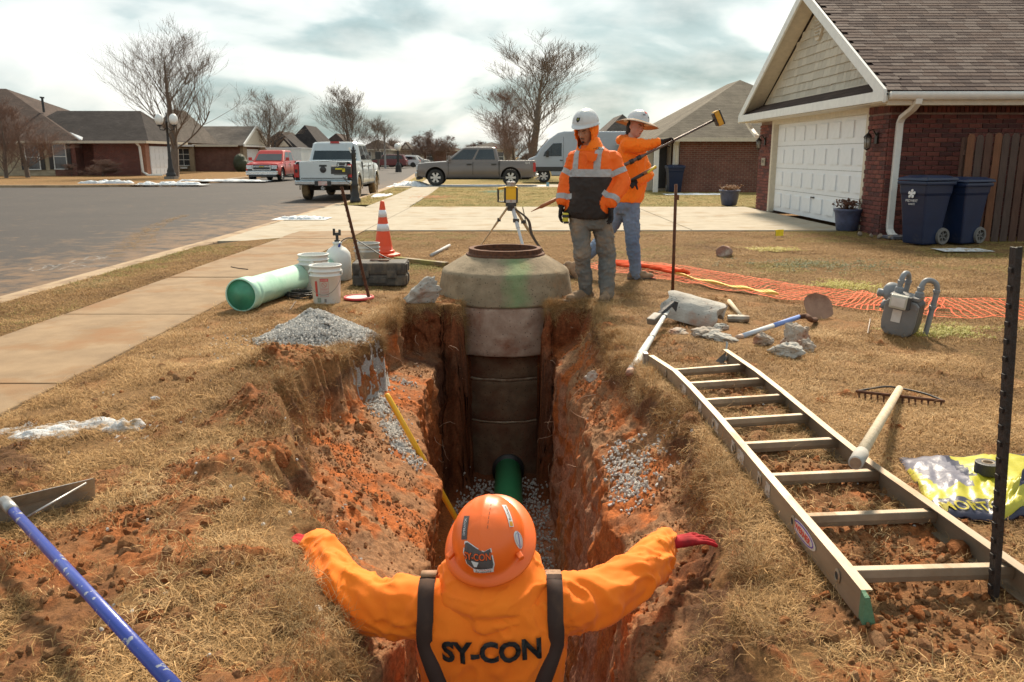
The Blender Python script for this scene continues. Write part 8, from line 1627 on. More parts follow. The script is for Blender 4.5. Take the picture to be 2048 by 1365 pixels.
def boots(T, ankle, toe, r=.05, mat=BOOT, hh=.10, zg=0.0, k=1.0):
    m = MB(); d = (toe - ankle); d.z = 0; d.normalize(); a = ankle.copy(); heel = Vector((a.x, a.y, zg)) - d*.055*k + Vector((0, 0, .045)); tp_ = toe.copy(); tp_.z = zg + .038
    cap(m, heel, heel + d*.10*k + Vector((0, 0, .01)), .045*k, .044*k); cap(m, heel + d*.1*k, tp_ - d*.03, .044*k, .040*k); m.ball(tp_ - d*.03 + Vector((0, 0, .004)), (.047*k, .047*k, .037*k)); cap(m, a + Vector((0, 0, -.02)), a + Vector((0, 0, .07)), .055*k, .058*k); cap(m, heel + Vector((0, 0, .02)) + d*.05, tp_ - d*.09 + Vector((0, 0, .03)), .042*k, .034*k)
    o = fused('boot', m, .009, mat, T, T, 2, .003, (20, 20, 20), 3); s = MB(); ln = (tp_ - heel).length + .055*k; c_ = (heel + tp_)/2; ang = math.atan2(d.y, d.x); s.box((c_.x, c_.y, zg + .012), (ln + .03, .095*k, .026), (0, 0, ang)); inv = bpy_mat[T.name].inverted(); s.v = [tuple(inv @ Vector(v)) for v in s.v]; s.build('sole', SOLE, o, bevel=.01); return o
def put(T, fn, name, mt, **k): m = MB(); m.smooth = True; fn(m); return m.build(name, mt, T, True, **k)
# ------------------------------------------------------------------ worker standing at the manhole
Y1 = 8.25; J = lambda px, py, dy=0.0: AY(px, py, Y1 + dy)
ft1 = J(1190, 600); W1 = thing('person', 'worker in orange and black jacket with grey bands, standing right of the manhole', 'person', (ft1.x, Y1, 0)); fr = Vector((-.42, -.91, 0)).normalized(); ax = Vector((fr.y, -fr.x, 0))*-1
ax = Vector((-fr.y, fr.x, 0)); hc = J(1173, 262, -.03); HM1 = headframe(hc, math.atan2(-.80, -.60) - PI/2, R(-22), R(-4)); zr = R(0)
z_ = lambda py: J(1180, py).z
core_ = MB(); head(core_, HM1, 1.0); cap(core_, hc + Vector((0, .03, -.04)), J(1184, 305), .055, .065)
for c_, py, rx, ry in (): pass
core_.loft([ering(J(1184, 300), ax, fr, .14, .08), ering(J(1182, 345), ax, fr, .17, .11), ering(J(1180, 440), ax, fr, .155, .10)])
hipL, hipR, kL, kR, aL, aR = J(1160, 440), J(1203, 440), J(1164, 508, -.05), J(1214, 512), J(1172, 575, .03), J(1213, 584, -.05)
limb(core_, [hipL, kL, aL], [.075, .05, .035]); limb(core_, [hipR, kR, aR], [.075, .05, .035])
shL, shR, elL, elR, wrL, wrR = J(1151, 318, .05), J(1224, 320, -.02), J(1133, 360, .08), J(1243, 366, -.05), J(1124, 402, .0), J(1222, 405, -.16)
limb(core_, [shL, elL, wrL], [.05, .04, .028]); limb(core_, [shR, elR, wrR], [.05, .04, .028]); fused('body', core_, .0085, SKIN, W1, W1, 2); face_bits(W1, HM1, 1.0, HAIRM, True)
jm = MB(); jm.loft([ering(J(1180, 290), ax, fr, .085, .085), ering(J(1184, 299), ax, fr, .15, .11), ering(J(1184, 309), ax, fr, .18, .135), ering(J(1184, 330), ax, fr, .222, .155), ering(J(1181, 362), ax, fr, .228, .165), ering(J(1178, 400), ax, fr, .232, .17), ering(J(1176, 424), ax, fr, .235, .168), ering(J(1177, 436), ax, fr, .205, .15)])
limb(jm, [shL, elL, wrL], [.082, .074, .056]); limb(jm, [shR, elR, wrR], [.092, .086, .062])
J1 = fused('jacket', jm, .0105, HV, W1, W1, 3, .012, (7, 7, 9), 5, ridge=.008); segd = lambda p, a, b_: (p - (a + (b_ - a)*max(0, min(1, (p - a).dot(b_ - a)/(b_ - a).length_squared)))).length
def arm_of(p):
    dl = min(segd(p, shL + (elL - shL)*.3, elL), segd(p, elL, wrL)); dr_ = min(segd(p, shR + (elR - shR)*.3, elR), segd(p, elR, wrR)); return 1 if dl < .105 and dl < dr_ and (p - J(1180, 360)).dot(ax) < -.02 and segd(p, J(1183, 320), J(1178, 430)) > .19 else 2 if dr_ < .115 and segd(p, J(1183, 320), J(1178, 430)) > .165 else 0
up = Vector((0, 0, 1)); bz = z_(346)
shell_slice(J1, W1, [((0, 0, bz - .036), up), ((0, 0, bz + .036), -up)], lambda p: arm_of(p) == 0, .0035, RTAPE, 'reflective_band')
shell_slice(J1, W1, [((0, 0, bz - .037), -up)], lambda p: arm_of(p) == 0 and (p - J(1180, 360)).dot(fr) > -.16, .003, BKC, 'black_panel')
for off_, w2 in ((-.115, .03), (.105, .032)): c0 = J(1183, 330); shell_slice(J1, W1, [((0, 0, bz + .03), up), (c0 + ax*(off_ - w2), ax), (c0 + ax*(off_ + w2), -ax)], lambda p: (p - J(1183, 330)).dot(fr) > .01, .0035, RTAPE, 'reflective_brace')
for a, b_, u, k in ((shL, elL, .62, 1), (elL, wrL, .85, 1), (shR, elR, .55, 2), (elR, wrR, .88, 2)): d = (b_ - a).normalized(); c0 = a + (b_ - a)*u; shell_slice(J1, W1, [(c0 - d*.027, d), (c0 + d*.027, -d)], lambda p, c0=c0: (p - c0).length < .13, .0035, RTAPE, 'reflective_cuff')
BV1 = bvh_of(J1, W1); Mt = Matrix.Translation(J(1189, 297, -.2)) @ fr.to_track_quat('Z', 'Y').to_matrix().to_4x4(); tm_ = text_mesh('SY-CON', .03, INKB, width=.10, off=.0008); o = wrap_on(W1, BV1, tm_, Mt, 'lettering', .009)
pk = MB().box((0, 0, 0), (.115, .15, .004)).mesh('pocket'); 
put(W1, lambda m: m.prism([J(x, y_, -.19) for x, y_ in ((1172, 306), (1196, 308), (1192, 321), (1184, 326), (1174, 320))], Vector((0, .02, 0))), 'pocket_flap', HV, bevel=.004)
hm_ = MB()
for t_ in np.linspace(0, 2*PI, 22): u = Vector((.092*math.cos(t_), .036 + .012*math.cos(2*t_), -.022 + .118*math.sin(t_))); hm_.ball(HM1 @ u, .021, 8, 6)
hm_.ball(HM1 @ Vector((0, -.03, .0)), (.104, .104, .128)); hm_.loft([ering(HM1 @ Vector((0, -.02, -.08)), ax, fr, .10, .10), ering(J(1180, 292), ax, fr, .125, .12), ering(J(1183, 303), ax, fr, .15, .12)])
hk = MB(); hd_ob = fused('hood', hm_, .008, HV2, W1, W1, 2, .006, (14, 14, 9), 8, ridge=.005, post=lambda co, no: co)
# keep the face open: drop hood faces in front of it
bm = bmesh.new(); bm.from_mesh(hd_ob.data); Mi = HM1.inverted() @ bpy_mat[W1.name]
bmesh.ops.delete(bm, geom=[f for f in bm.faces if (lambda q: q.y > .035 and (q.x/.088)**2 + ((q.z + .02)/.118)**2 < 1.0)(Mi @ f.calc_center_median())], context='FACES'); bm.to_mesh(hd_ob.data); bm.free()
h1, bv1 = hat(W1, HM1, HATW, lambda g: (.128, .155 + .028*max(0, math.sin(g))**3, -.004 - .012*max(0, math.sin(g))**2), (.122, .148, .135), tilt=R(10), lift=.068)
Pp, Ff = gridart(.038, .042, 4, 5, lambda x, y_, w, h: (x*w/2*(1 if y_ > -.3 else 1 + (y_ + .3)*1.1), y_*h/2)); decal(W1, h1, bv1, Pp, Ff, [INKB], Vector((0, 0, .062)), Vector((-1, 0, 0)), Vector((0, 0, 1)), Vector((0, 1, 0)), 'shield_badge'); Pp, Ff = textart('W', .030, .022); decal(W1, h1, bv1, Pp, Ff, [pm('badge gold', (.5, .5, .06), bump=0)], Vector((0, 0, .066)), Vector((-1, 0, 0)), Vector((0, 0, 1)), Vector((0, 1, 0)), 'badge_mark', off=.003)
tm = MB(); pel = J(1181, 436); tm.loft([ering(J(1179, 424), ax, fr, .165, .12), ering(J(1181, 445), ax, fr, .175, .125), ering(J(1183, 458), ax, fr, .15, .11)]); limb(tm, [hipL, kL, aL + Vector((0, 0, -.02))], [.105, .085, .068]); limb(tm, [hipR, kR, aR + Vector((0, 0, -.02))], [.108, .088, .07])
fused('trousers', tm, .0105, DEN, W1, W1, 2, .014, (9, 9, 13), 21, ridge=.010)
boots(W1, aL + Vector((0, 0, .02)), J(1137, 600, -.14), k=1.05); boots(W1, aR + Vector((0, 0, .0)), J(1206, 612, -.20), k=1.08)
for w, dn, pn, th in ((wrL, Vector((-.12, -.1, -1)), Vector((.9, -.3, 0)), 1), (wrR, Vector((.0, -.12, -1)), Vector((-.8, -.3, 0)), -1)):
    g = MB(); hand(g, w + dn.normalized()*.035, dn, pn, 1.12, .42, th); cap(g, w - dn.normalized()*.02, w + dn.normalized()*.05, .047, .034); fused('glove', g, .0065, GLV, W1, W1, 1, .002, (30, 30, 30), 2)
tmz = J(1131, 435, -.08); tp1 = thing('tape_measure', 'yellow and black tape measure held in the front worker\'s hand by his hip', 'tape measure', tuple(tmz), R(20)); MB().box((0, 0, 0), (.045, .06, .085)).build('case', INKY, tp1, bevel=.01); MB().box((0, 0, .012), (.048, .064, .03)).build('band', BLK, tp1, bevel=.006); MB().box((0, -.02, -.05), (.05, .02, .02)).build('lip', BLK, tp1)
# ------------------------------------------------------------------ worker striding behind him
Y2 = 9.75; K = lambda px, py, dy=0.0: AY(px, py, Y2 + dy)
W2 = thing('person', 'worker in wide-brimmed white hard hat and blue jeans, striding behind the other', 'person', (K(1262, 560).x, Y2, 0)); fr2 = Vector((.72, -.69, 0)).normalized(); ax2 = Vector((-fr2.y, fr2.x, 0)); hc2 = K(1272, 256); HM2 = headframe(hc2, math.atan2(-.84, .54) - PI/2, R(-8), R(-12))
b2_ = MB(); head(b2_, HM2, 1.0); cap(b2_, hc2 + Vector((-.02, .03, -.04)), K(1262, 292), .055, .06); b2_.loft([ering(K(1262, 292), ax2, fr2, .13, .08), ering(K(1264, 340), ax2, fr2, .15, .10), ering(K(1256, 412), ax2, fr2, .14, .10)])
hL2, hR2, kL2, kR2, aL2, aR2 = K(1243, 418, .04), K(1262, 416, -.04), K(1207, 478, .1), K(1265, 484, -.10), K(1152, 533, .02), K(1272, 548, -.06); limb(b2_, [hL2, kL2, aL2], [.07, .05, .035]); limb(b2_, [hR2, kR2, aR2], [.07, .05, .035])
sA, eA, wA = K(1256, 291, -.16), K(1288, 292, -.22), K(1314, 286, -.22); sB, eB, wB = K(1274, 302, .14), K(1295, 350, .02), K(1274, 362, -.16)
limb(b2_, [sA, eA, wA], [.048, .04, .03]); limb(b2_, [sB, eB, wB], [.048, .04, .03]); fused('body', b2_, .0085, SKIN2, W2, W2, 2); face_bits(W2, HM2, 1.0, HAIRM, False)
put(W2, lambda m: (m.ball(HM2 @ Vector((0, -.04, .0)), (.088, .08, .09), 16, 10), m.ball(HM2 @ Vector((-.07, -.01, -.02)), (.02, .045, .05), 10, 8), m.ball(HM2 @ Vector((.0, -.07, -.06)), (.06, .04, .04), 10, 8)), 'hair', HAIRM)
s2 = MB(); s2.loft([ering(K(1262, 283), ax2, fr2, .07, .07), ering(K(1262, 290), ax2, fr2, .15, .10), ering(K(1263, 302), ax2, fr2, .19, .125), ering(K(1265, 330), ax2, fr2, .195, .14), ering(K(1264, 370), ax2, fr2, .185, .14), ering(K(1259, 396), ax2, fr2, .18, .14), ering(K(1257, 405), ax2, fr2, .165, .125)]); s2.ball(K(1250, 281, .06), (.10, .09, .06))
limb(s2, [sA, eA, wA + (eA - wA)*.06], [.088, .072, .052]); limb(s2, [sB, eB, wB], [.085, .074, .054]); fused('sweatshirt', s2, .0105, HV2, W2, W2, 3, .012, (12, 12, 6), 31, ridge=.010)
t2 = MB(); t2.loft([ering(K(1258, 398), ax2, fr2, .150, .115), ering(K(1254, 415), ax2, fr2, .165, .12), ering(K(1252, 428), ax2, fr2, .13, .11)]); limb(t2, [hL2, kL2, aL2], [.098, .078, .060]); limb(t2, [hR2, kR2, aR2 + Vector((0, 0, -.02))], [.10, .080, .064]); fused('jeans', t2, .0105, DEN2, W2, W2, 2, .011, (10, 10, 14), 41, ridge=.008)
boots(W2, aR2, K(1304, 560, -.08), k=1.06); m = MB(); a = K(1133, 532, .0); b_ = K(1155, 556, -.06); cap(m, K(1150, 531), a + (b_ - a)*.25, .052, .05); cap(m, K(1137, 530, 0), b_, .048, .042); m.ball(b_, (.045, .045, .04)); bo = fused('boot', m, .009, BOOT, W2, W2, 2, .003, (20, 20, 20), 3)
put(W2, lambda m: m.tube([K(1127, 529), K(1132, 545, -.03), K(1150, 562, -.06)], [.03, .034, .03], 8, flat=.5), 'sole', SOLE)
for w, d, pn, th in ((wA, wA - eA, Vector((0, -.5, -1)), -1), (wB, wB - eB, Vector((0, -1, .2)), 1)):
    g = MB(); d = d.normalized(); hand(g, w + d*.03, d, pn, 1.12, .95, th); cap(g, w - d*.02, w + d*.05, .046, .036); fused('glove', g, .0065, GLV, W2, W2, 1, .002, (30, 30, 30), 2)
h2, bv2 = hat(W2, HM2, HATW, lambda g: (.150, .172, -.012), (.118, .142, .125), tilt=R(6), lift=.07); TAN = pm('tan shade cloth', (.42, .30, .21), (.36, .25, .17), sc=30, rough=.85, bump=.3, bsc=300)
m = MB(); m.smooth = True; n = 48; Rr = [[Vector((r_*math.cos(g)*1.0, (r_ + .02)*math.sin(g), z2 + .006*math.sin(3*g))) for g in [2*PI*k/n for k in range(n)]] for r_, z2 in ((.128, .004), (.190, -.012), (.238, -.034), (.240, -.040), (.190, -.020), (.128, -.004))]; m.loft(Rr, cap=False); sb = m.build('sun_brim', TAN, W2); sb.matrix_local = bpy_mat[W2.name].inverted() @ HM2 @ Matrix.Translation((0, 0, .07)) @ Matrix.Rotation(R(6), 4, 'X')
m = MB(); m.smooth = True; gs = [PI*1.0 + PI*1.0*k/20 for k in range(21)]; V = [(.225*math.cos(g)*(1 - .25*j/4), .235*math.sin(g)*(1 - .2*j/4), -.035 - .17*j/4) for j in range(5) for g in gs]; V += [(x*.985, y_*.985, z2) for x, y_, z2 in V]; q0 = grid_quads(5, 21).tolist(); m.add(V, q0 + [tuple(105 + a for a in reversed(f)) for f in q0]); nd = m.build('neck_shade', pm('mesh shade', (.34, .27, .20), (.28, .22, .16), sc=60, bump=.5, bsc=400), W2); nd.matrix_local = sb.matrix_local.copy()
for px_, py_, sz2, mt in (((-.01, .03, .046, INKR)), (.03, -.005, .03, pm('sticker blue grey', (.2, .22, .25), bump=0)), (-.035, -.02, .026, BLK)): Pp, Ff = gridart(sz2, sz2*.55, 5, 3, lambda x, y_, w, h: (x*w/2, y_*h/2 + .2*h*math.sin(x*3))); decal(W2, h2, bv2, Pp, Ff, [mt], Vector((px_, 0, .075 + py_)), Vector((-1, 0, 0)), Vector((0, 0, 1)), Vector((0, 1, 0)), 'sticker')
# long bar with hammer head
p0, p1 = K(1062, 424, -.34), K(1436, 237, -.22); d = (p1 - p0).normalized(); lb = thing('digging_bar', 'long steel bar with rusty tip and yellow head held by the rear worker', 'bar', tuple(p0)); m = MB(); m.smooth = True
def on_bar(u): return p0 + (p1 - p0)*u
m.tube([on_bar(.15), on_bar(.60), on_bar(.61), on_bar(.98)], [.019, .020, .014, .0125], 12); m.build('rod', pm('dark bar steel', (.10, .075, .07), (.15, .12, .11), sc=9, rough=.45, metal=.6, dirt=(.3, .15, .08), dlo=.6, dhi=.8), lb, True)
m = MB(); m.smooth = True; m.tube([on_bar(-.0), on_bar(.045), on_bar(.055), on_bar(.15)], [.003, .012, .022, .021], 10); m.build('tip', pm('orange rust', (.38, .13, .04), (.26, .09, .03), bump=.4), lb, True)
for u in (.53, .57): m = MB(); m.smooth = True; m.tube([on_bar(u), on_bar(u + .02)], .028, 12); m.build('clamp', IRON, lb, True)
Mb = Matrix.Translation(on_bar(1.0)) @ d.to_track_quat('Z', 'Y').to_matrix().to_4x4(); 
for nm, sz2, mt, dx in (('head', (.10, .17, .06), INKY, 0), ('head_face', (.104, .174, .02), BLK, .034), ('head_plate', (.085, .15, .02), DKT, -.036)): m = MB(); m.box((0, 0, dx), sz2); m.v = [tuple(Mb @ Vector(v)) for v in m.v]; m.build(nm, pm('hammer yellow', (.62, .34, .02), (.55, .29, .02), dirt=(.2, .12, .06)) if mt is INKY else mt, lb, True, bevel=.012)
q0, q1 = K(1262, 362, -.26), K(1312, 334, -.28); ht = thing('hand_tool', 'short yellow and brown tool with black grip in the rear worker\'s lower hand', 'tool', tuple(q0)); m = MB(); m.smooth = True; m.tube([q0, q0*.5 + q1*.5], .020, 10); m.build('grip', BLK, ht, True); m = MB(); m.smooth = True; m.tube([q0*.5 + q1*.5, q1], [.030, .026], 8, flat=.7); m.build('barrel', pm('worn brown tool', (.30, .16, .09), (.22, .11, .06)), ht, True); m = MB(); m.tube([q0*.35 + q1*.65 + Vector((0, -.02, -.01)), q1 + Vector((.0, -.02, .005))], .022, 8, flat=.6); m.build('guard', INKY, ht, True)
# ------------------------------------------------------------------ worker in the trench, back to us
W3 = thing('person', 'worker seen from behind down in the trench, orange sweatshirt, dark braces and orange hard hat', 'person', (-.07, 2.5, FLOOR + .02)); X3 = Vector((1, 0, 0)); F3 = Vector((0, 1, 0)); hc3 = AY(983, 1092, 2.46) + Vector((0, .02, -.02)); HM3 = headframe(hc3, R(-7), R(30), R(-5))
S0, S1 = AY(862, 1216, 2.43), AY(1102, 1212, 2.43); L1, L2, L3 = AY(748, 1212, 2.48), AY(672, 1174, 2.57), AY(634, 1092, 2.75); R1, R2, R3 = AY(1196, 1196, 2.50), AY(1278, 1152, 2.62), AY(1328, 1088, 2.84)
tc3 = lambda z2, dx=0.0, dy=0.0: Vector((-.068 + dx, 2.44 + dy, z2))
b3 = MB(); head(b3, HM3, 1.02); cap(b3, hc3 + Vector((0, -.01, -.03)), tc3(-.02), .062, .068); b3.loft([ering(tc3(-.02), X3, F3, .15, .085), ering(tc3(-.2), X3, F3, .18, .11), ering(tc3(-.62, 0, .06), X3, F3, .16, .11)]); hipa, hipb = Vector((-.17, 2.52, -.72)), Vector((.04, 2.52, -.72)); kna, knb = Vector((-.19, 2.58, -1.22)), Vector((.06, 2.56, -1.22)); ana, anb = Vector((-.20, 2.50, -1.70)), Vector((.09, 2.48, -1.70))
limb(b3, [hipa, kna, ana], [.085, .055, .04]); limb(b3, [hipb, knb, anb], [.085, .055, .04]); limb(b3, [S0, L1, L2, L3], [.055, .05, .042, .03]); limb(b3, [S1, R1, R2, R3], [.055, .05, .042, .03]); fused('body', b3, .010, SKIN, W3, W3, 2)
g3 = MB(); g3.loft([ering(tc3(.055), X3, F3, .12, .095), ering(tc3(.035), X3, F3, .17, .115), ering(tc3(.0), X3, F3, .215, .13), ering(tc3(-.06), X3, F3, .240, .145), ering(tc3(-.16, 0, .01), X3, F3, .245, .152), ering(tc3(-.30, 0, .02), X3, F3, .235, .15), ering(tc3(-.45, 0, .04), X3, F3, .225, .15), ering(tc3(-.60, 0, .06), X3, F3, .225, .15), ering(tc3(-.66, 0, .06), X3, F3, .20, .135)])
limb(g3, [S0, L1, L2, L2*.45 + L3*.55, L3], [.094, .092, .086, .073, .053]); limb(g3, [S1, R1, R2, R2*.45 + R3*.55, R3], [.094, .090, .081, .069, .051])
def armfold(co, no):
    co = co.copy()
    for chain, sd_ in (([S0, L1, L2, L3], 3), ([S1, R1, R2, R3], 11)):
        best = np.full(len(co), 9.0); tt = np.zeros(len(co)); acc = 0; ang = np.zeros(len(co))
        for a, b_ in zip(chain, chain[1:]):
            a_, d_ = np.array(a), np.array(b_ - a); L = np.linalg.norm(d_); u = np.clip(((co - a_) @ d_)/L**2, 0, 1); q = co - a_ - u[:, None]*d_; dist = np.linalg.norm(q, axis=1); m_ = dist < best; best = np.where(m_, dist, best); tt = np.where(m_, acc + u*L, tt); ang = np.where(m_, np.arctan2(q[:, 2], q @ np.cross(d_/L, [0, 0, 1])), ang); acc += L
        w = sstep(.13, .09, best)*sstep(.0, .06, tt); P = np.stack([tt*12 + .9*np.sin(ang*1.3 + sd_), ang*.9, np.full(len(co), sd_*1.0)], 1); f = 1 - np.abs(fbm(P, 1.0, 2, sd_))*3.0; co += no*(w*(.012*np.clip(f, -.5, 1)))[:, None]
    return co
J3 = fused('sweatshirt', g3, .0085, HV2, W3, W3, 3, .009, (7, 7, 4), 51, post=armfold, ridge=.010)
hd3 = MB(); hn = hc3 + Vector((0, -.045, -.10)); hd3.loft([ering(hc3 + Vector((0, .01, -.01)), X3, F3, .125, .10, pw=2), ering(hc3 + Vector((0, -.01, -.06)), X3, F3, .156, .118, pw=2), ering(hc3 + Vector((0, -.03, -.105)), X3, F3, .162, .145, pw=2), ering(hc3 + Vector((0, -.035, -.135)), X3, F3, .172, .15, pw=2), ering(hc3 + Vector((0, -.02, -.18)), X3, F3, .175, .13, pw=2)])
hd3.ball(hc3 + Vector((-.005, -.09, -.185)), (.152, .085, .065)); hd3.ball(hc3 + Vector((-.005, -.125, -.225)), (.095, .055, .065)); hd3.ball(hc3 + Vector((-.005, -.135, -.262)), (.045, .035, .045)); hd3.tube([hc3 + Vector((.13, .04, -.05)), hc3 + Vector((.152, -.06, -.10)), hc3 + Vector((.09, -.13, -.15))], [.03, .034, .03], 10); hd3.tube([hc3 + Vector((-.148, .02, -.08)), hc3 + Vector((-.135, -.09, -.14)), hc3 + Vector((-.02, -.155, -.185)), hc3 + Vector((.10, -.13, -.17))], [.034, .038, .032, .034], 10)
hd3.tube([hc3 + Vector((-.15, -.06, -.17)), hc3 + Vector((-.09, -.15, -.235)), hc3 + Vector((-.005, -.165, -.285)), hc3 + Vector((.085, -.15, -.235)), hc3 + Vector((.145, -.06, -.17))], [.02, .019, .021, .019, .02], 10)
fused('hood', hd3, .0075, HV2, W3, W3, 2, .008, (7, 7, 16), 61, ridge=.007)
h3, bv3 = hat(W3, HM3, HATO, lambda g: (.150, .174 + .012*math.sin(g), -.016 - .006*math.cos(2*g)), (.117, .140, .126), tilt=R(2), lift=.05)
# stickers: back emblem, strip, oval, long label
bk = Vector((0, -1, .55)).normalized(); AYv = Vector((0, .55, 1)).normalized(); o3 = Vector((-.008, -.05, .045)); AXv = Vector((1, 0, 0))
sil = [(-.038, .040), (-.030, .043), (.0, .030), (.02, .020), (.040, .027), (.044, .0), (.046, -.022), (.040, -.044), (.012, -.046), (-.018, -.034), (-.036, -.022), (-.040, 0), (-.044, .010)]
def fan(pts, s=1.0, n=5):
    c = (0.0, 0.0); P_ = [c]; F = []; k = len(pts)
    for j in range(1, n+1): P_ += [(x*s*j/n, y_*s*j/n) for x, y_ in pts]
    for i in range(k): F.append((0, 1+i, 1+(i+1) % k)); F += [(1+(j-1)*k+i, 1+j*k+i, 1+j*k+(i+1) % k, 1+(j-1)*k+(i+1) % k) for j in range(1, n)]
    return P_, F
INKO = pm('orange ink', (.78, .12, .02), bump=0); INKG = pm('charcoal ink', (.075, .06, .058), (.10, .085, .08), sc=40, bump=0)
for s_, mt, of in ((1.08, INKW, .0012), (1.0, INKG, .0022)): Pp, Ff = fan(sil, s_); decal(W3, h3, bv3, Pp, Ff, [mt], o3, AXv, AYv, bk, 'sticker', off=of)
Pp, Ff = textart('SY-CON', .030, .084, .0022); decal(W3, h3, bv3, Pp, Ff, [INKB], o3 + AYv*.003, AXv, AYv, bk, 'lettering', off=.0032); Pp, Ff = textart('SY-CON', .030, .082, .0008); decal(W3, h3, bv3, Pp, Ff, [INKO], o3 + AYv*.004, AXv, AYv, bk, 'lettering', off=.0042)
Pp, Ff = fan([(-.012, .008), (.012, .006), (.004, -.010), (-.004, -.012)]); decal(W3, h3, bv3, Pp, Ff, [INKW], o3 + AYv*-.017 + AXv*-.008, AXv, AYv, bk, 'sticker', off=.0036)
Pp, Ff = gridart(.060, .014, 8, 2); decal(W3, h3, bv3, Pp, Ff, [INKW], o3 + AYv*-.042 + AXv*.014, AXv, AYv, bk, 'sticker', off=.0040)
for tx, dy_, mt in (('5 YEARS', -.0385, INKO), ('OF SERVICE', -.0455, INKB)): Pp, Ff = textart(tx, .0075, .046); decal(W3, h3, bv3, Pp, Ff, [mt], o3 + AYv*dy_ + AXv*.014, AXv, AYv, bk, 'lettering', off=.0052)
tv = Vector((-.15, -.55, .85)).normalized(); Pp, Ff = gridart(.022, .072, 4, 10); ob_ = Vector((-.048, -.02, .10)); tY = Vector((-.02, .9, .45)).normalized(); decal(W3, h3, bv3, Pp, Ff, [INKG], ob_, AXv, tY, tv, 'sticker', off=.0014)
Pp, Ff = textart('OPERATOR', .012, .052); decal(W3, h3, bv3, [(-y_, x) for x, y_ in Pp], Ff, [INKW], ob_ + tY*.002, AXv, tY, tv, 'lettering', off=.0024)
rv = Vector((.78, -.45, .62)).normalized(); rX = Vector((.40, .86, 0)).normalized(); rY = rv.cross(rX).normalized(); rY = rY if rY.z > 0 else -rY
orr = Vector((.09, .0, .085)); ds = (rX*.75 + rY*.66).normalized(); dt = rv.cross(ds).normalized(); Pp, Ff = gridart(.066, .018, 10, 3); decal(W3, h3, bv3, Pp, Ff, [INKW], orr + Vector((-.01, .02, .02)), ds, dt, rv, 'sticker', off=.0014); Pp, Ff = gridart(.014, .013, 3, 3); decal(W3, h3, bv3, Pp, Ff, [pm('amber ink', (.65, .30, .02), bump=0)], orr + Vector((-.01, .02, .02)) - ds*.024, ds, dt, rv, 'sticker', off=.0022); Pp, Ff = textart('Buckeye', .013, .042); decal(W3, h3, bv3, Pp, Ff, [INKB], orr + Vector((-.01, .02, .02)) + ds*.008, ds, dt, rv, 'lettering', off=.0024)
ell = [(.019*math.cos(2*PI*k/20), .034*math.sin(2*PI*k/20)) for k in range(20)]; oc = Vector((.10, -.028, .045)); ry_ = Vector((-.25, .25, .92)).normalized(); rx_ = ry_.cross(rv).normalized(); Pp, Ff = fan(ell); decal(W3, h3, bv3, Pp, Ff, [INKW], oc, rx_, ry_, rv, 'sticker', off=.0014); Pp, Ff = gridart(.004, .05, 2, 8, lambda x, y_, w, h: (x*w/2 + .012*y_*.9, y_*h/2)); decal(W3, h3, bv3, Pp, Ff, [PUR], oc, rx_, ry_, rv, 'sticker', off=.0024)
rg = [(.0145*k2*math.cos(2*PI*k/20), .028*k2*math.sin(2*PI*k/20)) for k2 in (1, .9) for k in range(20)]; decal(W3, h3, bv3, rg, [(k, (k+1) % 20, (k+1) % 20 + 20, k + 20) for k in range(20)], [pm('blue grey ink', (.35, .42, .5), bump=0)], oc, rx_, ry_, rv, 'sticker', off=.0026)
for sx_ in (-1, 1): cl_ = MB().box((sx_*.112, -.075, .028), (.018, .024, .016), (0, 0, sx_*.6)).build('accessory_slot', HATO, h3, bevel=.003)
for j in range(6): s4 = MB().box((.0, 0, 0), (.0022, .011, .001)); me = s4.mesh('vent_slot'); me.materials.append(pm('shadowed slot', (.35, .07, .01), bump=0)); sl = link('vent_slot', me, h3); yy = -.035 + j*.016; hh_ = bv3.ray_cast(Vector((.022, yy, .4)), Vector((0, 0, -1))); sl.location = (hh_[0] + Vector((0, 0, .0003))) if hh_[0] is not None else (0, 0, 0)
# braces of the bib overalls
BV3 = bvh_of(J3, W3)
def on_back(x, z2, off): h = BV3.ray_cast(Vector((x, 1.4, z2)), Vector((0, 1, 0))); return (h[0] + Vector((0, -off, 0))) if h[0] is not None else Vector((x, 2.3, z2))
def strap(pts, w, mt, nm, off=.006):
    m = MB(); m.smooth = True; P_ = []
    for (x, z2, top_) in pts:
        if top_: h = BV3.ray_cast(Vector((x, top_, 1)), Vector((0, 0, -1))); P_.append((h[0] + Vector((0, 0, off))) if h[0] is not None else on_back(x, z2, off))
        else: P_.append(on_back(x, z2, off))
    R_ = []
    for i, p in enumerate(P_):
        d = (P_[min(i+1, len(P_)-1)] - P_[max(i-1, 0)]).normalized(); s_ = d.cross(Vector((0, -1, .3))).normalized(); s_ = s_ if s_.x > 0 else -s_; n_ = s_.cross(d).normalized(); n_ = n_ if n_.y < 0 or n_.z > .3 else -n_; R_.append([p - s_*w/2 - n_*.012, p - s_*w/2 + n_*.001, p + n_*.0025, p + s_*w/2 + n_*.001, p + s_*w/2 - n_*.012])
    m.loft(R_); return m.build(nm, mt, W3, True)
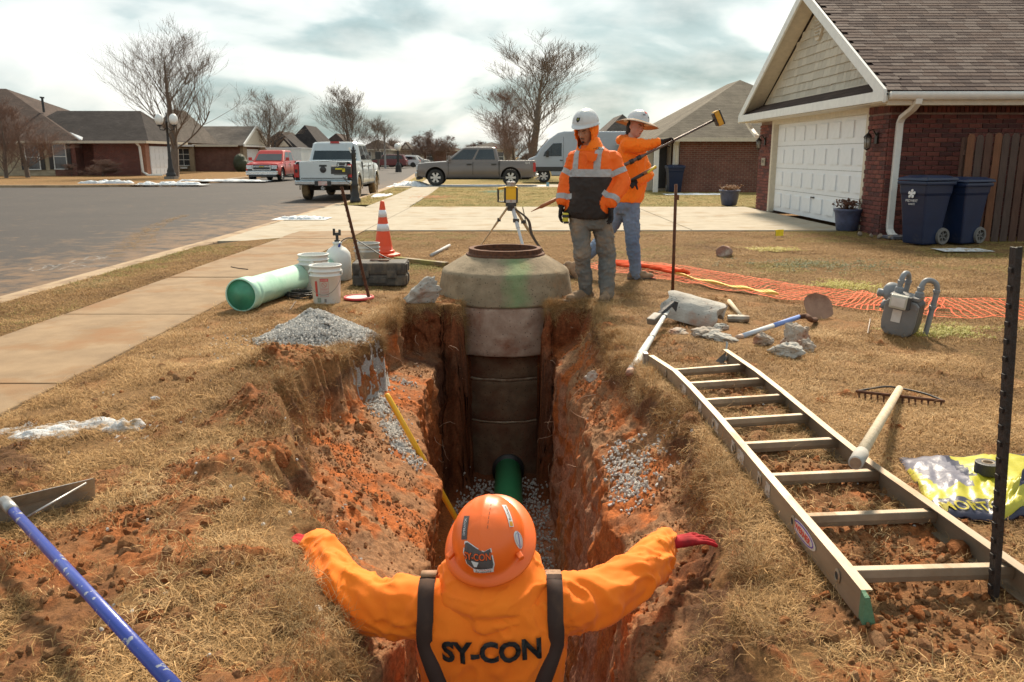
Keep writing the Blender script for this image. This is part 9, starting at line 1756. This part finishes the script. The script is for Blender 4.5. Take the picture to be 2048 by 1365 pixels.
for sg in (-1, 1):
    cx0 = -.068; pts = [(cx0 + sg*.202, 0, 2.54 - i*.022) for i in range(6)]; pts1 = [(cx0 + sg*.204, 0, 2.43 - i*.02) for i in range(6)]; pts2 = [(cx0 + sg*(.208 - .35*max(0, .4*u - .08)), -.40*u - .01, 0) for u in np.linspace(.06, 1, 15)]
    strap(pts, .050, pm('tan strap canvas', (.40, .22, .11), (.32, .17, .085), sc=30, bump=.3, bsc=300), 'strap_pad', .011); strap(pts1 + pts2, .050, BROWNC, 'brace', .013)
inv = bpy_mat[W3.name].inverted(); tb_ = MB(); tb_.loft([ering(tc3(-.335, 0, .02), X3, F3, .10, .165), ering(tc3(-.42, 0, .03), X3, F3, .20, .17), ering(tc3(-.50, 0, .04), X3, F3, .242, .17), ering(tc3(-.66, 0, .06), X3, F3, .24, .165), ering(tc3(-.78, 0, .06), X3, F3, .22, .16)]); limb(tb_, [hipa, kna, ana], [.12, .095, .085]); limb(tb_, [hipb, knb, anb], [.12, .095, .085]); fused('overalls', tb_, .012, BROWNC, W3, W3, 2, .01, (8, 8, 11), 71, ridge=.006)
boots(W3, ana, ana + Vector((-.02, .20, 0)), zg=FLOOR + .03, k=1.05); boots(W3, anb, anb + Vector((.02, .20, 0)), zg=FLOOR + .03, k=1.05)
tme = text_mesh('SY-CON', .09, INKB, width=.312, off=.0038, ext=.0004); Mt = Matrix.Translation((-.062, 2.1, -.088)) @ Euler((PI/2, 0, 0)).to_matrix().to_4x4() @ Matrix.Rotation(R(2.5), 4, 'Z') @ Matrix.Diagonal((1, 1.05, 1, 1))
bm = bmesh.new(); bm.from_mesh(tme); bmesh.ops.triangulate(bm, faces=bm.faces); bmesh.ops.subdivide_edges(bm, edges=[e for e in bm.edges if e.calc_length() > .012], cuts=2, use_grid_fill=False); bm.to_mesh(tme); bm.free(); wrap_on(W3, BV3, tme, Mt, 'lettering', .009)
for (w, d, pn, th) in ((L3, Vector((-.75, .45, -.02)), Vector((.05, .1, -1)), 1), (R3, Vector((.93, .33, .05)), Vector((0, -.1, -1)), -1)):
    g = MB(); d = d.normalized(); hand(g, w + d*.025 + Vector((0, 0, -.002)), d + Vector((0, 0, -.06)), pn, 1.12, .25, th, .22); cap(g, w - d*.03, w + d*.03, .036, .032); fused('glove', g, .0055, GLR, W3, W3, 1, .0015, (40, 40, 40), 2)
